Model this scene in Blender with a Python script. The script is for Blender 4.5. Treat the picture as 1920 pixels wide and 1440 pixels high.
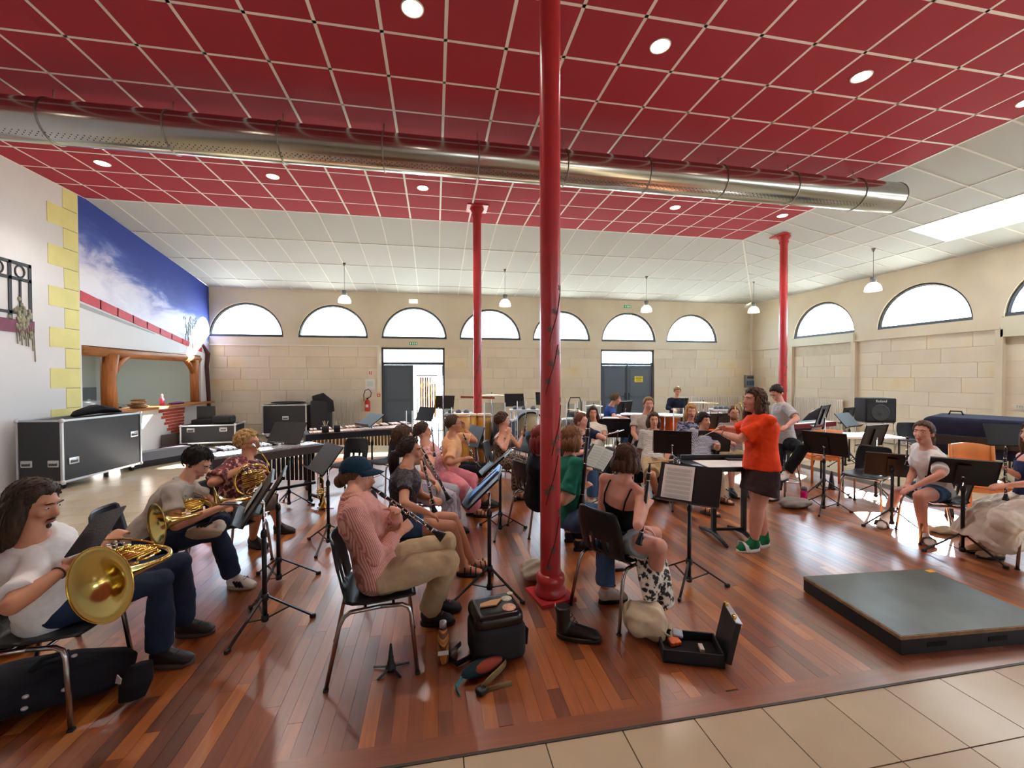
import bpy, bmesh, math, random
from math import sin, cos, pi, radians as R
from mathutils import Vector as V, Matrix as MX
for o in list(bpy.data.objects): bpy.data.objects.remove(o)
SC = bpy.context.scene; COL = SC.collection
random.seed(7)
# ---------------------------------------------------------------- camera
F, YAW, PITCH, ROLL, H = 786.6, .18142, .01686, -.00261, 1.68
cam = bpy.data.cameras.new('camera'); co = bpy.data.objects.new('camera', cam); COL.objects.link(co)
cam.sensor_width = 36; cam.lens = 36*F/1920; cam.clip_start = .05; cam.clip_end = 200
co.matrix_world = MX.Translation((0,0,H)) @ MX.Rotation(-YAW,4,'Z') @ MX.Rotation(pi/2-PITCH,4,'X') @ MX.Rotation(ROLL,4,'Z')
SC.camera = co
# ---------------------------------------------------------------- light
W = bpy.data.worlds.new('sky'); SC.world = W; W.use_nodes = True
bg = W.node_tree.nodes['Background']; bg.inputs[0].default_value = (.62,.82,1,1); bg.inputs[1].default_value = 17
sun = bpy.data.lights.new('sun','SUN'); sun.energy = 55; sun.angle = R(.6); sun.color = (1,.96,.9)
so = bpy.data.objects.new('sun', sun); COL.objects.link(so)
SUN_D = V((-3.3,-2.3,-1.9)).normalized()
so.rotation_euler = SUN_D.to_track_quat('-Z','Y').to_euler()
SC.view_settings.view_transform = 'Standard'; SC.view_settings.look = 'None'
SC.view_settings.gamma = 1; SC.view_settings.use_curve_mapping = False
SC.view_settings.exposure = .42
SC.cycles.max_bounces = 8; SC.cycles.diffuse_bounces = 5; SC.cycles.glossy_bounces = 4
SC.cycles.transparent_max_bounces = 12; SC.cycles.sample_clamp_indirect = 6
# ---------------------------------------------------------------- pixel helpers (1920x1440 frame)
_c,_s,_cp,_sp,_cr,_sr = cos(YAW),sin(YAW),cos(PITCH),sin(PITCH),cos(ROLL),sin(ROLL)
def ray(x,y):
    a=(x-960)/F; b=(y-720)/F
    a,b = a*_cr+b*_sr, -a*_sr+b*_cr
    d=_cp-b*_sp; z=-b*_cp-_sp
    return V((a*_c+d*_s, -a*_s+d*_c, z))
CAM = V((0,0,H))
def P(x,y,z=0): r=ray(x,y); return CAM+r*((z-H)/r.z)        # point of that height
def PX(x,y,X): r=ray(x,y); return CAM+r*(X/r.x)             # point on a plane X = const
def PY(x,y,Y): r=ray(x,y); return CAM+r*(Y/r.y)             # point on a plane Y = const
def PD(x,y,d): return CAM+ray(x,y)*d                        # point at forward distance d
def pj(p):
    X,Y,Z=p[0],p[1],p[2]-H
    r=X*_c-Y*_s; d=X*_s+Y*_c; dd=d*_cp-Z*_sp; u=Z*_cp+d*_sp
    a,b=r/dd,-u/dd; a,b=a*_cr-b*_sr,a*_sr+b*_cr
    return 960+F*a,720+F*b
# ---------------------------------------------------------------- materials
MATS={}
def srgb(c):
    if isinstance(c,str):
        c=c.lstrip('#'); c=[int(c[i:i+2],16)/255 for i in (0,2,4)]
    return tuple((x/12.92 if x<=.04045 else ((x+.055)/1.055)**2.4) for x in c)+(1,)
class NT:
    def __init__(s,name):
        s.m=bpy.data.materials.new(name); s.m.use_nodes=True; s.t=s.m.node_tree; s.n=s.t.nodes; s.l=s.t.links
        s.b=s.n['Principled BSDF']
    def add(s,ty,**k):
        n=s.n.new(ty)
        for a,v in k.items():
            if a.startswith('i_'):
                key=a[2:]; key=int(key) if key.isdigit() else key.replace('_',' ')
                n.inputs[key].default_value=v
            else: setattr(n,a,v)
        return n
    def ln(s,a,ao,b,bi): s.l.new(a.outputs[ao],b.inputs[bi])
    def coord(s,scale=(1,1,1),rot=(0,0,0),out='Object'):
        tc=s.add('ShaderNodeTexCoord'); mp=s.add('ShaderNodeMapping'); mp.inputs['Scale'].default_value=scale; mp.inputs['Rotation'].default_value=rot
        s.ln(tc,out,mp,0); return mp
    def ramp(s,stops,interp='LINEAR'):
        r=s.add('ShaderNodeValToRGB'); cr=r.color_ramp; cr.interpolation=interp
        while len(cr.elements)<len(stops): cr.elements.new(.5)
        for e,(p,c) in zip(cr.elements,stops): e.position=p; e.color=srgb(c)
        return r
    def bump(s,src,out,strength=.2,dist=.01):
        b=s.add('ShaderNodeBump'); b.inputs['Strength'].default_value=strength; b.inputs['Distance'].default_value=dist
        s.ln(src,out,b,'Height'); s.ln(b,0,s.b,'Normal')
def mat(name,col='#888888',rough=.5,metal=0,spec=.5,var=0,vscale=8,bump=0,bscale=60,coat=0,emit=0,alpha=1,trans=0,ior=1.45,island=0,stretch=(1,1,1),bdist=.01):
    if name in MATS: return MATS[name]
    t=NT(name); b=t.b; c=srgb(col)
    b.inputs['Base Color'].default_value=c; b.inputs['Roughness'].default_value=rough; b.inputs['Metallic'].default_value=metal
    b.inputs['Specular IOR Level'].default_value=spec; b.inputs['Coat Weight'].default_value=coat
    b.inputs['Transmission Weight'].default_value=trans; b.inputs['IOR'].default_value=ior
    if emit: b.inputs['Emission Color'].default_value=c; b.inputs['Emission Strength'].default_value=emit
    if alpha<1: b.inputs['Alpha'].default_value=alpha
    if var or island:
        mp=t.coord(stretch); nz=t.add('ShaderNodeTexNoise'); nz.inputs['Scale'].default_value=vscale; nz.inputs['Detail'].default_value=4; t.ln(mp,0,nz,0)
        fac=nz
        hs=t.add('ShaderNodeHueSaturation'); hs.inputs['Color'].default_value=c
        mr=t.add('ShaderNodeMapRange'); mr.inputs[1].default_value=.3; mr.inputs[2].default_value=.7; mr.inputs[3].default_value=1-var; mr.inputs[4].default_value=1+var
        t.ln(nz,0,mr,0)
        if island:
            oi=t.add('ShaderNodeObjectInfo'); m2=t.add('ShaderNodeMapRange'); m2.inputs[3].default_value=1-island; m2.inputs[4].default_value=1+island
            t.ln(oi,'Random',m2,0); mu=t.add('ShaderNodeMath',operation='MULTIPLY'); t.ln(mr,0,mu,0); t.ln(m2,0,mu,1); t.ln(mu,0,hs,'Value')
        else: t.ln(mr,0,hs,'Value')
        t.ln(hs,0,b,'Base Color')
    if bump:
        mp=t.coord(stretch); nz=t.add('ShaderNodeTexNoise'); nz.inputs['Scale'].default_value=bscale; nz.inputs['Detail'].default_value=3; t.ln(mp,0,nz,0); t.bump(nz,0,bump,bdist)
    MATS[name]=t.m; return t.m
def pat_mat(name,kind,cols,scale=10,rot=(0,0,0),rough=.8,width=.5,stretch=(1,1,1)):
    """printed cloth: stripes, floral, plaid"""
    if name in MATS: return MATS[name]
    t=NT(name); t.b.inputs['Roughness'].default_value=rough; mp=t.coord(tuple(s*scale for s in stretch),rot)
    if kind=='stripes':
        w=t.add('ShaderNodeTexWave'); w.inputs['Scale'].default_value=1; w.inputs['Distortion'].default_value=.12; t.ln(mp,0,w,0)
        r=t.ramp([(0,cols[0]),(width,cols[1])],'CONSTANT'); t.ln(w,1,r,0); t.ln(r,0,t.b,0)
    elif kind=='floral':
        v=t.add('ShaderNodeTexVoronoi'); v.inputs['Scale'].default_value=1; t.ln(mp,0,v,0)
        n=t.add('ShaderNodeTexNoise'); n.inputs['Scale'].default_value=1.7; n.inputs['Detail'].default_value=2; t.ln(mp,0,n,0)
        ma=t.add('ShaderNodeMath',operation='ADD'); t.ln(v,0,ma,0); t.ln(n,0,ma,1)
        k=len(cols); r=t.ramp([(i/k,c) for i,c in enumerate(cols)],'CONSTANT'); mr=t.add('ShaderNodeMapRange'); mr.inputs[1].default_value=.55; mr.inputs[2].default_value=1.3; t.ln(ma,0,mr,0); t.ln(mr,0,r,0); t.ln(r,0,t.b,0)
    elif kind=='plaid':
        a=t.add('ShaderNodeTexWave'); t.ln(mp,0,a,0); a.inputs['Scale'].default_value=1
        b=t.add('ShaderNodeTexWave'); b.bands_direction='Z'; t.ln(mp,0,b,0); b.inputs['Scale'].default_value=1
        ma=t.add('ShaderNodeMath',operation='ADD'); t.ln(a,1,ma,0); t.ln(b,1,ma,1); mb=t.add('ShaderNodeMath',operation='MULTIPLY'); mb.inputs[1].default_value=.5; t.ln(ma,0,mb,0)
        r=t.ramp([(0,cols[0]),(.4,cols[1]),(.72,cols[2])],'CONSTANT'); t.ln(mb,0,r,0); t.ln(r,0,t.b,0)
    cb=t.coord((1,1,1)); nb=t.add('ShaderNodeTexNoise'); nb.inputs['Scale'].default_value=9; nb.inputs['Detail'].default_value=3; nb.inputs['Distortion'].default_value=1.2; t.ln(cb,0,nb,0); t.bump(nb,0,.5,.03)
    MATS[name]=t.m; return t.m
# ---------------------------------------------------------------- mesh builder
class MB:
    def __init__(s): s.v=[]; s.f=[]; s.sm=[]
    def add(s,vs,fs,smooth=False):
        o=len(s.v); s.v+= [tuple(v) for v in vs]; s.f+=[tuple(i+o for i in f) for f in fs]; s.sm+=[smooth]*len(fs); return s
    def box(s,c,d,m=None):
        x,y,z=c; a,b,e=d[0]/2,d[1]/2,d[2]/2
        vs=[V((x+i*a,y+j*b,z+k*e)) for k in(-1,1) for j in(-1,1) for i in(-1,1)]
        if m is not None: vs=[m@v for v in vs]
        return s.add(vs,[(0,2,3,1),(4,5,7,6),(0,1,5,4),(2,6,7,3),(0,4,6,2),(1,3,7,5)])
    def bb(s,x0,x1,y0,y1,z0,z1,m=None): return s.box(((x0+x1)/2,(y0+y1)/2,(z0+z1)/2),(x1-x0,y1-y0,z1-z0),m)
    def rbox(s,c,d,r,seg=3,axis=2,m=None):
        """box with rounded vertical edges and softened rims"""
        i=[k for k in range(3) if k!=axis]; a,b=d[i[0]]/2,d[i[1]]/2; h=d[axis]/2; r=min(r,a*.98,b*.98,h*.98)
        prof=[(-h,r*.6),(-h+r*.3,r*.15),(-h+r*.6,0),(h-r*.6,0),(h-r*.3,r*.15),(h,r*.6)]
        rings=[]
        for z,ins in prof:
            ring=[]
            for (sx,sy,a0) in((1,1,0),(-1,1,pi/2),(-1,-1,pi),(1,-1,1.5*pi)):
                for k in range(seg+1):
                    t=a0+k/seg*pi/2; p=[0,0,0]
                    p[i[0]]=sx*(a-r)+cos(t)*(r-ins*.98); p[i[1]]=sy*(b-r)+sin(t)*(r-ins*.98); p[axis]=z
                    v=V(p)+V(c); ring.append(m@v if m is not None else v)
            rings.append(ring)
        return s.rings(rings,True)
    def rings(s,rings,smooth=True,caps=True,close=False):
        n=len(rings[0]); vs=[v for r in rings for v in r]; fs=[]
        for k in range(len(rings)-1):
            for j in range(n):
                j2=(j+1)%n; fs.append((k*n+j,k*n+j2,(k+1)*n+j2,(k+1)*n+j))
        if close:
            k=len(rings)-1
            for j in range(n): j2=(j+1)%n; fs.append((k*n+j,k*n+j2,j2,j))
        elif caps:
            fs.append(tuple(range(n-1,-1,-1))); fs.append(tuple(range((len(rings)-1)*n,len(rings)*n)))
        return s.add(vs,fs,smooth)
    def tube(s,pts,r,n=8,up=None,flat=1,smooth=True,caps=True,close=False):
        """tube through points; r one radius or list; flat squeezes along the second axis"""
        pts=[V(p) for p in pts]; m=len(pts); rs=[r]*m if not isinstance(r,(list,tuple)) else list(r)
        rings=[]; prev=None
        for k,p in enumerate(pts):
            if close: t=pts[(k+1)%m]-pts[k-1]
            else: t=(pts[min(k+1,m-1)]-pts[max(k-1,0)])
            if t.length<1e-9: t=V((0,0,1))
            t.normalize()
            if prev is None:
                u=V(up) if up is not None else (V((0,0,1)) if abs(t.z)<.9 else V((1,0,0)))
                a=(u-t*u.dot(t)); a=a.normalized() if a.length>1e-6 else t.orthogonal().normalized()
            else:
                a=(prev-t*prev.dot(t)); a=a.normalized() if a.length>1e-6 else t.orthogonal().normalized()
            prev=a; b=t.cross(a); q=rs[k]
            ra,rb=(q if isinstance(q,(list,tuple)) else (q,q*flat))
            rings.append([p+a*(ra*cos(2*pi*j/n))+b*(rb*sin(2*pi*j/n)) for j in range(n)])
        return s.rings(rings,smooth,caps,close)
    def bar(s,a,b,w,h=None,up=(0,0,1)):
        a,b=V(a),V(b); h=h or w; t=(b-a).normalized(); u=V(up)
        if abs(t.dot(u))>.98: u=V((1,0,0))
        x=t.cross(u).normalized()*(w/2); y=x.cross(t).normalized()*(h/2)
        return s.rings([[p-x-y,p+x-y,p+x+y,p-x+y] for p in(a,b)],False)
    def lathe(s,prof,n=20,m=None,smooth=True):
        """prof list of (r,z)"""
        rings=[[V((r*cos(2*pi*j/n),r*sin(2*pi*j/n),z)) for j in range(n)] for r,z in prof]
        if m is not None: rings=[[m@v for v in r] for r in rings]
        return s.rings(rings,smooth)
    def ell(s,c,r,m=None,n=14,k=9,f=None):
        """ellipsoid; f(dir)->scale"""
        c=V(c); rings=[]
        for i in range(k+1):
            th=pi*(.02+.96*i/k); ring=[]
            for j in range(n):
                ph=2*pi*j/n; d=V((sin(th)*cos(ph),sin(th)*sin(ph),-cos(th))); q=f(d) if f else 1
                v=V((c.x+d.x*r[0]*q,c.y+d.y*r[1]*q,c.z+d.z*r[2]*q)); ring.append(m@v if m is not None else v)
            rings.append(ring)
        return s.rings(rings,True)
    def prism(s,poly,n,d):
        """polygon of 3D points extruded by vector n*d"""
        a=[V(p) for p in poly]; b=[p+V(n)*d for p in a]; k=len(a)
        return s.add(a+b,[tuple(range(k-1,-1,-1)),tuple(range(k,2*k))]+[(i,(i+1)%k,(i+1)%k+k,i+k) for i in range(k)])
    def mesh(s,name):
        me=bpy.data.meshes.new(name); me.from_pydata(s.v,[],s.f)
        me.polygons.foreach_set('use_smooth',s.sm); me.update(); return me
    def build(s,name,m,parent=None,loc=None,rot=None):
        return obj(name,s.mesh(name),m,parent,loc,rot)
def obj(name,me,m,parent=None,loc=None,rot=None):
    if m is not None and not me.materials: me.materials.append(m)
    o=bpy.data.objects.new(name,me); COL.objects.link(o)
    if parent is not None: o.parent=parent
    if loc is not None: o.location=loc
    if rot is not None: o.rotation_euler=rot
    return o
def tag(o,label=None,cat=None,group=None,kind=None):
    if label: o['label']=label
    if cat: o['category']=cat
    if group: o['group']=group
    if kind: o['kind']=kind
    return o
def thing(name,label,cat,loc=(0,0,0),rz=0,group=None,rot=None):
    o=bpy.data.objects.new(name,None); COL.objects.link(o); o.location=loc; o.rotation_euler=rot or (0,0,rz); o.empty_display_size=.1
    return tag(o,label,cat,group)
def struct(name,mb,m,label=None,parent=None):
    o=mb.build(name,m,parent)
    if parent is None: o['kind']='structure'
    if label: o['label']=label
    return o
def semp(name,label,loc=(0,0,0),rz=0):
    o=thing(name,label,None,loc,rz); o['kind']='structure'; return o
def copy_tree(o,loc=None,rz=None,label=None,parent=None):
    c=o.copy(); COL.objects.link(c); c.parent=parent
    if loc is not None: c.location=loc
    if rz is not None: c.rotation_euler=(0,0,rz)
    if label: c['label']=label
    for ch in CH.get(o,[]) or [x for x in bpy.data.objects if x.parent==o]: copy_tree(ch,parent=c)
    return c
CH={}
def kids(o): CH[o]=[x for x in bpy.data.objects if x.parent==o]; [kids(x) for x in CH[o]]; return o
# ================================================================ the hall
XL,XR,YB,YF=-6.28,11.17,13.25,-8.0
ZC,ZW=4.97,4.25            # flat red ceiling, wall head
RX,RY=7.32,9.0             # right and back edge of the red field
GX,GY=-.48,4.20            # a node of the 60 cm ceiling grid
SILL,WR=2.86,.98           # arch springing and radius
def rslope(x): return ZC-(x-RX)*(ZC-ZW)/(XR-RX)
def bslope(y): return ZC-(y-RY)*(ZC-ZW)/(YB-RY)
def stone_mat():
    t=NT('limestone'); t.b.inputs['Roughness'].default_value=.9; t.b.inputs['Specular IOR Level'].default_value=.15
    mp=t.coord((1,1,1)); n=t.add('ShaderNodeTexNoise'); n.inputs['Scale'].default_value=1.6; n.inputs['Detail'].default_value=6; t.ln(mp,0,n,0)
    oi=t.add('ShaderNodeObjectInfo'); ad=t.add('ShaderNodeMath',operation='MULTIPLY_ADD'); ad.inputs[1].default_value=.36; t.ln(oi,'Random',ad,0)
    sc=t.add('ShaderNodeMath',operation='MULTIPLY'); sc.inputs[1].default_value=.7; t.ln(n,0,sc,0); t.ln(sc,0,ad,2)
    r=t.ramp([(.2,'#cdc1ab'),(.42,'#d7cab3'),(.6,'#dbd0ba'),(.74,'#dccdac'),(.84,'#dac294')]); t.ln(ad,0,r,0); t.ln(r,0,t.b,0)
    n2=t.add('ShaderNodeTexNoise'); n2.inputs['Scale'].default_value=35; n2.inputs['Detail'].default_value=5; t.ln(mp,0,n2,0); t.bump(n2,0,.35,.01)
    return t.m
STONE=stone_mat()
def upper_mat():
    t=NT('limestone_upper'); t.b.inputs['Roughness'].default_value=.9; t.b.inputs['Specular IOR Level'].default_value=.15
    mp=t.coord(); n=t.add('ShaderNodeTexNoise'); n.inputs['Scale'].default_value=.8; n.inputs['Detail'].default_value=7; t.ln(mp,0,n,0)
    r=t.ramp([(.3,'#cabda6'),(.48,'#d5c8b0'),(.62,'#d9ceb8'),(.75,'#dacbaa')]); t.ln(n,0,r,0); t.ln(r,0,t.b,0)
    n2=t.add('ShaderNodeTexNoise'); n2.inputs['Scale'].default_value=40; n2.inputs['Detail'].default_value=4; t.ln(mp,0,n2,0); t.bump(n2,0,.3,.01)
    return t.m
UP=upper_mat()
MORTAR=mat('mortar','#cabda4',.95,var=.08)
PLASTER=mat('white_plaster','#d9d7d6',.8,var=.03,vscale=1.2)
FRAME=mat('charcoal_frame','#3f4348',.45)
def glass_mat():
    t=NT('window_glass'); t.n.remove(t.b); out=t.n['Material Output']
    tr=t.add('ShaderNodeBsdfTransparent'); gl=t.add('ShaderNodeBsdfGlossy'); gl.inputs['Roughness'].default_value=.02
    mx=t.add('ShaderNodeMixShader'); mx.inputs[0].default_value=.04; t.ln(tr,0,mx,1); t.ln(gl,0,mx,2); t.ln(mx,0,out,0); return t.m
GLASS=glass_mat()
def plexi_mat():
    t=NT('clear_acrylic'); t.n.remove(t.b); out=t.n['Material Output']
    tr=t.add('ShaderNodeBsdfTransparent'); tr.inputs[0].default_value=(.86,.91,.93,1); gl=t.add('ShaderNodeBsdfGlossy'); gl.inputs['Roughness'].default_value=.08
    mx=t.add('ShaderNodeMixShader'); mx.inputs[0].default_value=.12; t.ln(tr,0,mx,1); t.ln(gl,0,mx,2); t.ln(mx,0,out,0); return t.m
PLEXI=plexi_mat()
ARC=24
def arch_band(mb,T,wins,u0,u1,z0,z1f,th):
    """wall band with semicircular openings; T(u,w,z)->world, w depth from the face; wins centres"""
    pts=[]; u=u0
    cuts=[]
    for c in wins:
        for k in range(ARC+1):
            a=pi-pi*k/ARC; cuts.append((c+WR*cos(a),z0+max(0,WR*sin(a)),c))
    edge=[(u0,z0)]+[(p,q) for p,q,_ in cuts]+[(u1,z0)]
    for w in (0,th):
        for (a,za),(b,zb) in zip(edge,edge[1:]):
            if b-a<1e-4: continue
            f=[T(a,w,za),T(b,w,zb),T(b,w,z1f(b)),T(a,w,z1f(a))]
            mb.add(f if w==0 else f[::-1],[(0,1,2,3)])
    for (a,za),(b,zb) in zip(edge,edge[1:]):
        if abs(a-b)<1e-6 and za==zb: continue
        mb.add([T(a,0,za),T(a,th,za),T(b,th,zb),T(b,0,zb)],[(0,1,2,3)])
def arch_window(n,T,c,label,lock=False):
    e=semp('window_%d'%n,label)
    m=MB(); w0=.06
    for r0,w,dp in((WR-.035,.07,.07),):
        path=[T(c+r0*cos(pi-pi*k/ARC),w0,SILL+r0*sin(pi*k/ARC)) for k in range(ARC+1)]
        nrm=T(c,1,SILL)-T(c,0,SILL)
        m.tube(path,.035,4,up=nrm,smooth=False)
    m.build('window_frame',FRAME,e)
    s=MB(); a,b=T(c-WR,w0,SILL+.035),T(c+WR,w0,SILL+.035); s.bar(a,b,.07,.07); s.build('window_sill_bar',FRAME,e)
    g=MB(); poly=[T(c+(WR-.04)*cos(pi-pi*k/ARC),w0+.0,SILL+.04+(WR-.06)*sin(pi*k/ARC)) for k in range(ARC+1)]; g.prism(poly,nrm,.006); g.build('pane',GLASS,e)
    # daylight portal in the opening
    return e
# ---- back wall
DOORS=[(-1.6,.3),(5.45,7.38)]; DT=2.59
BW=[-5.32+2.355*k for k in range(7)]
def TB(u,w,z): return V((u,YB+w,z))
mb=MB(); arch_band(mb,TB,BW,XL-.3,XR+.3,SILL,lambda u:ZW+.12,.16)
wb=struct('wall_back',mb,UP,'pale limestone back wall with seven arched windows')
m=MB()
segs=[]; u=XL
for a,b in DOORS: segs.append((u,a)); u=b
segs.append((u,XR))
for a,b in segs: m.bb(a-(.3 if a==XL else 0),b+(.3 if b==XR else 0),YB+.012,YB+.16,0,DT+.01)
m.bb(XL-.3,XR+.3,YB+.012,YB+.16,DT,SILL)
m.build('wall_core',MORTAR,wb)
def course(parent,T,segs,z0,zs,lo=.55,hi=1.15,name='stone_block'):
    for z,h in zs:
        for a,b in segs:
            u=a; first=True
            while u<b-.01:
                w=random.uniform(lo,hi)*(random.uniform(.4,.9) if first else 1); first=False
                if b-u-w<.35: w=b-u
                g=.002; pr=random.uniform(0,.003); bl=MB()
                x0,x1,y0,y1=u+g,u+w-g,z+g,z+h-g; c=.004
                o=[T(x0,.02,y0),T(x1,.02,y0),T(x1,.02,y1),T(x0,.02,y1)]; q=[T(x0,c-pr,y0),T(x1,c-pr,y0),T(x1,c-pr,y1),T(x0,c-pr,y1)]
                i=[T(x0+c,-pr,y0+c),T(x1-c,-pr,y0+c),T(x1-c,-pr,y1-c),T(x0+c,-pr,y1-c)]
                bl.rings([o,q,i],False); bl.build(name,STONE,parent); u+=w
ZS=[(k*.3275,.3275) for k in range(8)]
course(wb,TB,[(XL,DOORS[0][0]),(DOORS[0][1],DOORS[1][0]),(DOORS[1][1],XR)],0,ZS[1:])
# string course with a thin moulding, cable trunking
m=MB(); m.bb(XL,XR,YB-.02,YB+.1,DT+.03,SILL-.002); m.bb(XL,XR,YB-.035,YB+.1,DT+.02,DT+.05); m.build('string_course',UP,wb)
for k,c in enumerate(BW): arch_window(k+1,TB,c,['leftmost arched window beside the painted mural','second arched window from the mural','arched window above the open door','arched window behind the slim red pillar','arched window half hidden by the thick red pillar','arched window above the closed double door','last arched window on the back wall before the corner'][k])
# ---- right wall
def TR(u,w,z): return V((XR+w,u,z))   # u along Y, face at X=XR
RW=[10.49,7.95,5.5,3.0,.5,-2.0,-4.5]
mb=MB()
def TRm(u,w,z): return V((XR+w,-u,z))
arch_band(mb,TRm,[-y for y in RW],-YB-.3,-YF+.3,SILL,lambda u:ZW+.12,.16)
wr=struct('wall_right',mb,UP,'pale limestone right wall with arched windows')
m=MB(); m.bb(XR+.012,XR+.16,YF-.3,YB+.3,0,SILL); m.build('wall_core',MORTAR,wr)
def TRb(u,w,z): return V((XR+w,-u,z))
course(wr,TRb,[(-YB,-11.52),(-9.48,-6.5)],0,ZS[1:],.7,1.3)
def TRr(u,w,z): return V((XR+w+.0,-u,z))
course(wr,TRr,[(-11.5,-9.5),(-6.48,-4.3)],0,ZS[1:-1],.7,1.3)
m=MB(); m.bb(XR-.07,XR+.1,9.48,6.5,DT+.02,DT+.05); m.bb(XR-.02,XR+.1,6.5,9.48,DT+.05,SILL); m.bb(XR-.02,XR+.1,11.52,YB,DT+.03,SILL); m.bb(XR-.05,XR+.1,11.52,YB,DT,DT+.03); m.build('string_course',UP,wr)
m=MB(); m.bb(XR-.09,XR+.1,9.48,11.52,2.6,SILL-.03); m.build('lintel_panel',mat('cream_panel','#cfc9ae',.5),wr)
m=MB(); m.bb(XR-.09,XR+.1,4.3,6.48,2.45,SILL-.03); m.build('lintel_panel',MATS['cream_panel'],wr)
for y in(9.48,6.5): 
    m=MB(); m.bb(XR-.09,XR+.02,y-.06,y+.06,0,2.6); m.build('pilaster_edge',UP,wr)
m=MB(); m.bb(XR-.09,XR+.02,11.44,11.56,0,2.6); m.build('pilaster_edge',UP,wr)
for k,y in enumerate(RW): arch_window(8+k,TRm,-y,['first arched window on the right wall after the corner','arched window behind the hanging lamp on the right wall','arched window at the right edge','arched window further along the right wall','right wall window out of sight','right wall window near the rear','last right wall window'][k])
# ---- left wall with the serving hatch
OY0,OY1,OZ0,OZ1=8.87,12.78,1.0,2.28
mb=MB()
mb.bb(XL-.25,XL,YF,OY0,0,5.1); mb.bb(XL-.25,XL,OY1,YB,0,5.1)
mb.bb(XL-.25,XL,OY0,OY1,OZ1,5.1); mb.bb(XL-.25,XL,OY0,OY1,0,OZ0)
wl=struct('wall_left',mb,PLASTER,'white painted left wall with mural and serving hatch')
# painted sky of the mural: a thin painted panel on the wall
def sky_paint():
    t=NT('mural_sky'); t.b.inputs['Roughness'].default_value=.7
    mp=t.coord((1,.55,1.3),(R(-24),0,0)); n=t.add('ShaderNodeTexNoise'); n.inputs['Scale'].default_value=1.5; n.inputs['Detail'].default_value=9; n.inputs['Roughness'].default_value=.62; n.inputs['Distortion'].default_value=.5; t.ln(mp,0,n,0)
    tc=t.add('ShaderNodeTexCoord'); sx=t.add('ShaderNodeSeparateXYZ'); t.ln(tc,'Object',sx,0)
    a=t.add('ShaderNodeMath',operation='MULTIPLY_ADD'); a.inputs[1].default_value=.34; a.inputs[2].default_value=-6.78+.0; t.ln(sx,'Y',a,0)   # diagonal from top left to bottom right
    b=t.add('ShaderNodeMath',operation='ADD'); t.ln(a,0,b,0); t.ln(sx,'Z',b,1)
    c=t.add('ShaderNodeMath',operation='MULTIPLY'); c.inputs[1].default_value=.55; t.ln(b,0,c,0)
    d=t.add('ShaderNodeMath',operation='MULTIPLY_ADD'); d.inputs[1].default_value=-1.15; d.inputs[2].default_value=.86; t.ln(n,0,d,0)
    e=t.add('ShaderNodeMath',operation='ADD'); t.ln(c,0,e,0); t.ln(d,0,e,1)
    r=t.ramp([(.1,'#e9e7ee'),(.3,'#d6d3e4'),(.42,'#b4b4d6'),(.52,'#6f7cba'),(.62,'#3f53a4'),(.85,'#24388e')]); t.ln(e,0,r,0); t.ln(r,0,t.b,0); return t.m
m=MB()
top=lambda y: min(ZC, bslope(y))-.005
ys=[OY0-.02,9.0,YB-.005]; poly=[(XL+.004,y,top(y)) for y in ys]
low=[(YB-.005,2.28),(12.84,2.4),(8.85,3.12)]
poly+= [(XL+.004,y,z) for y,z in low]
m.prism(poly,(-1,0,0),.003); m.build('painted_sky',sky_paint(),wl)
# painted roof edge: red tiles under the sky
RT=mat('painted_red_tile','#c0262c',.6,var=.15,vscale=6); UND=mat('painted_grey_eave','#a9a7a4',.7)
n=9
for k in range(n):
    t0,t1=k/n,(k+1)/n; y0,y1=8.86+3.95*t0,8.86+3.95*t1; z0,z1=3.1-.68*t0,3.1-.68*t1; h=.2-.008*k
    m=MB(); m.prism([(XL+.012,y0,z0-.03),(XL+.012,y1+.03,z1-.035),(XL+.012,y1+.03,z1+h-.06),(XL+.012,y0,z0+h-.04)],(-1,0,0),.01); m.build('painted_tile',RT,wl)
m=MB(); m.prism([(XL+.008,8.86,3.03),(XL+.008,10.9,2.69),(XL+.008,10.9,2.67),(XL+.008,8.86,2.95)],(-1,0,0),.006); m.build('painted_eave',UND,wl)
# painted corner stones
YEL=mat('painted_yellow_stone','#dcd38c',.75,var=.06,vscale=3); LINE=mat('painted_joint','#8d8a7d',.8)
zz=4.95; k=0
while zz>1.0:
    h=.345; w=.3 if k%2==0 else .6
    m=MB(); m.bb(XL-.001,XL+.006,OY0-.04-w,OY0-.04,zz-h+.012,zz); m.build('painted_quoin',YEL,wl)
    m=MB(); m.bb(XL-.001,XL+.004,OY0-.04-min(w,.3),OY0-.04,zz-h,zz-h+.011); m.build('painted_joint_line',LINE,wl)
    zz-=h; k+=1
# painted balcony at the left edge
IRON=mat('painted_iron','#3b3f42',.7)
bal=thing('painted_balcony','painted iron balcony with trailing plant on the white wall','mural',(XL,7.0,2.5)); 
def bp(y,z,dx=.008): return V((dx,y-7.0,z-2.5))
def pbar(name,a,b,w=.045): m=MB(); m.bar(bp(*a),bp(*b),.012,w) if abs(a[0]-b[0])>abs(a[1]-b[1]) else m.bb(.002,.014,min(a[0],b[0])-7-w/2,max(a[0],b[0])-7+w/2,min(a[1],b[1])-2.5,max(a[1],b[1])-2.5); m.build(name,IRON,bal)
pbar('top_rail',(6.4,3.44),(7.92,3.44),.05); pbar('mid_rail',(6.4,3.2),(7.92,3.2),.05); pbar('bottom_rail',(6.4,2.68),(7.92,2.68),.045)
for y in(7.9,7.58,6.9,6.6): pbar('post',(y,2.56),(y,3.46),.05)
for y in(7.74,7.4,7.2): pbar('baluster',(y,2.6),(y,3.2),.03)
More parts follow.
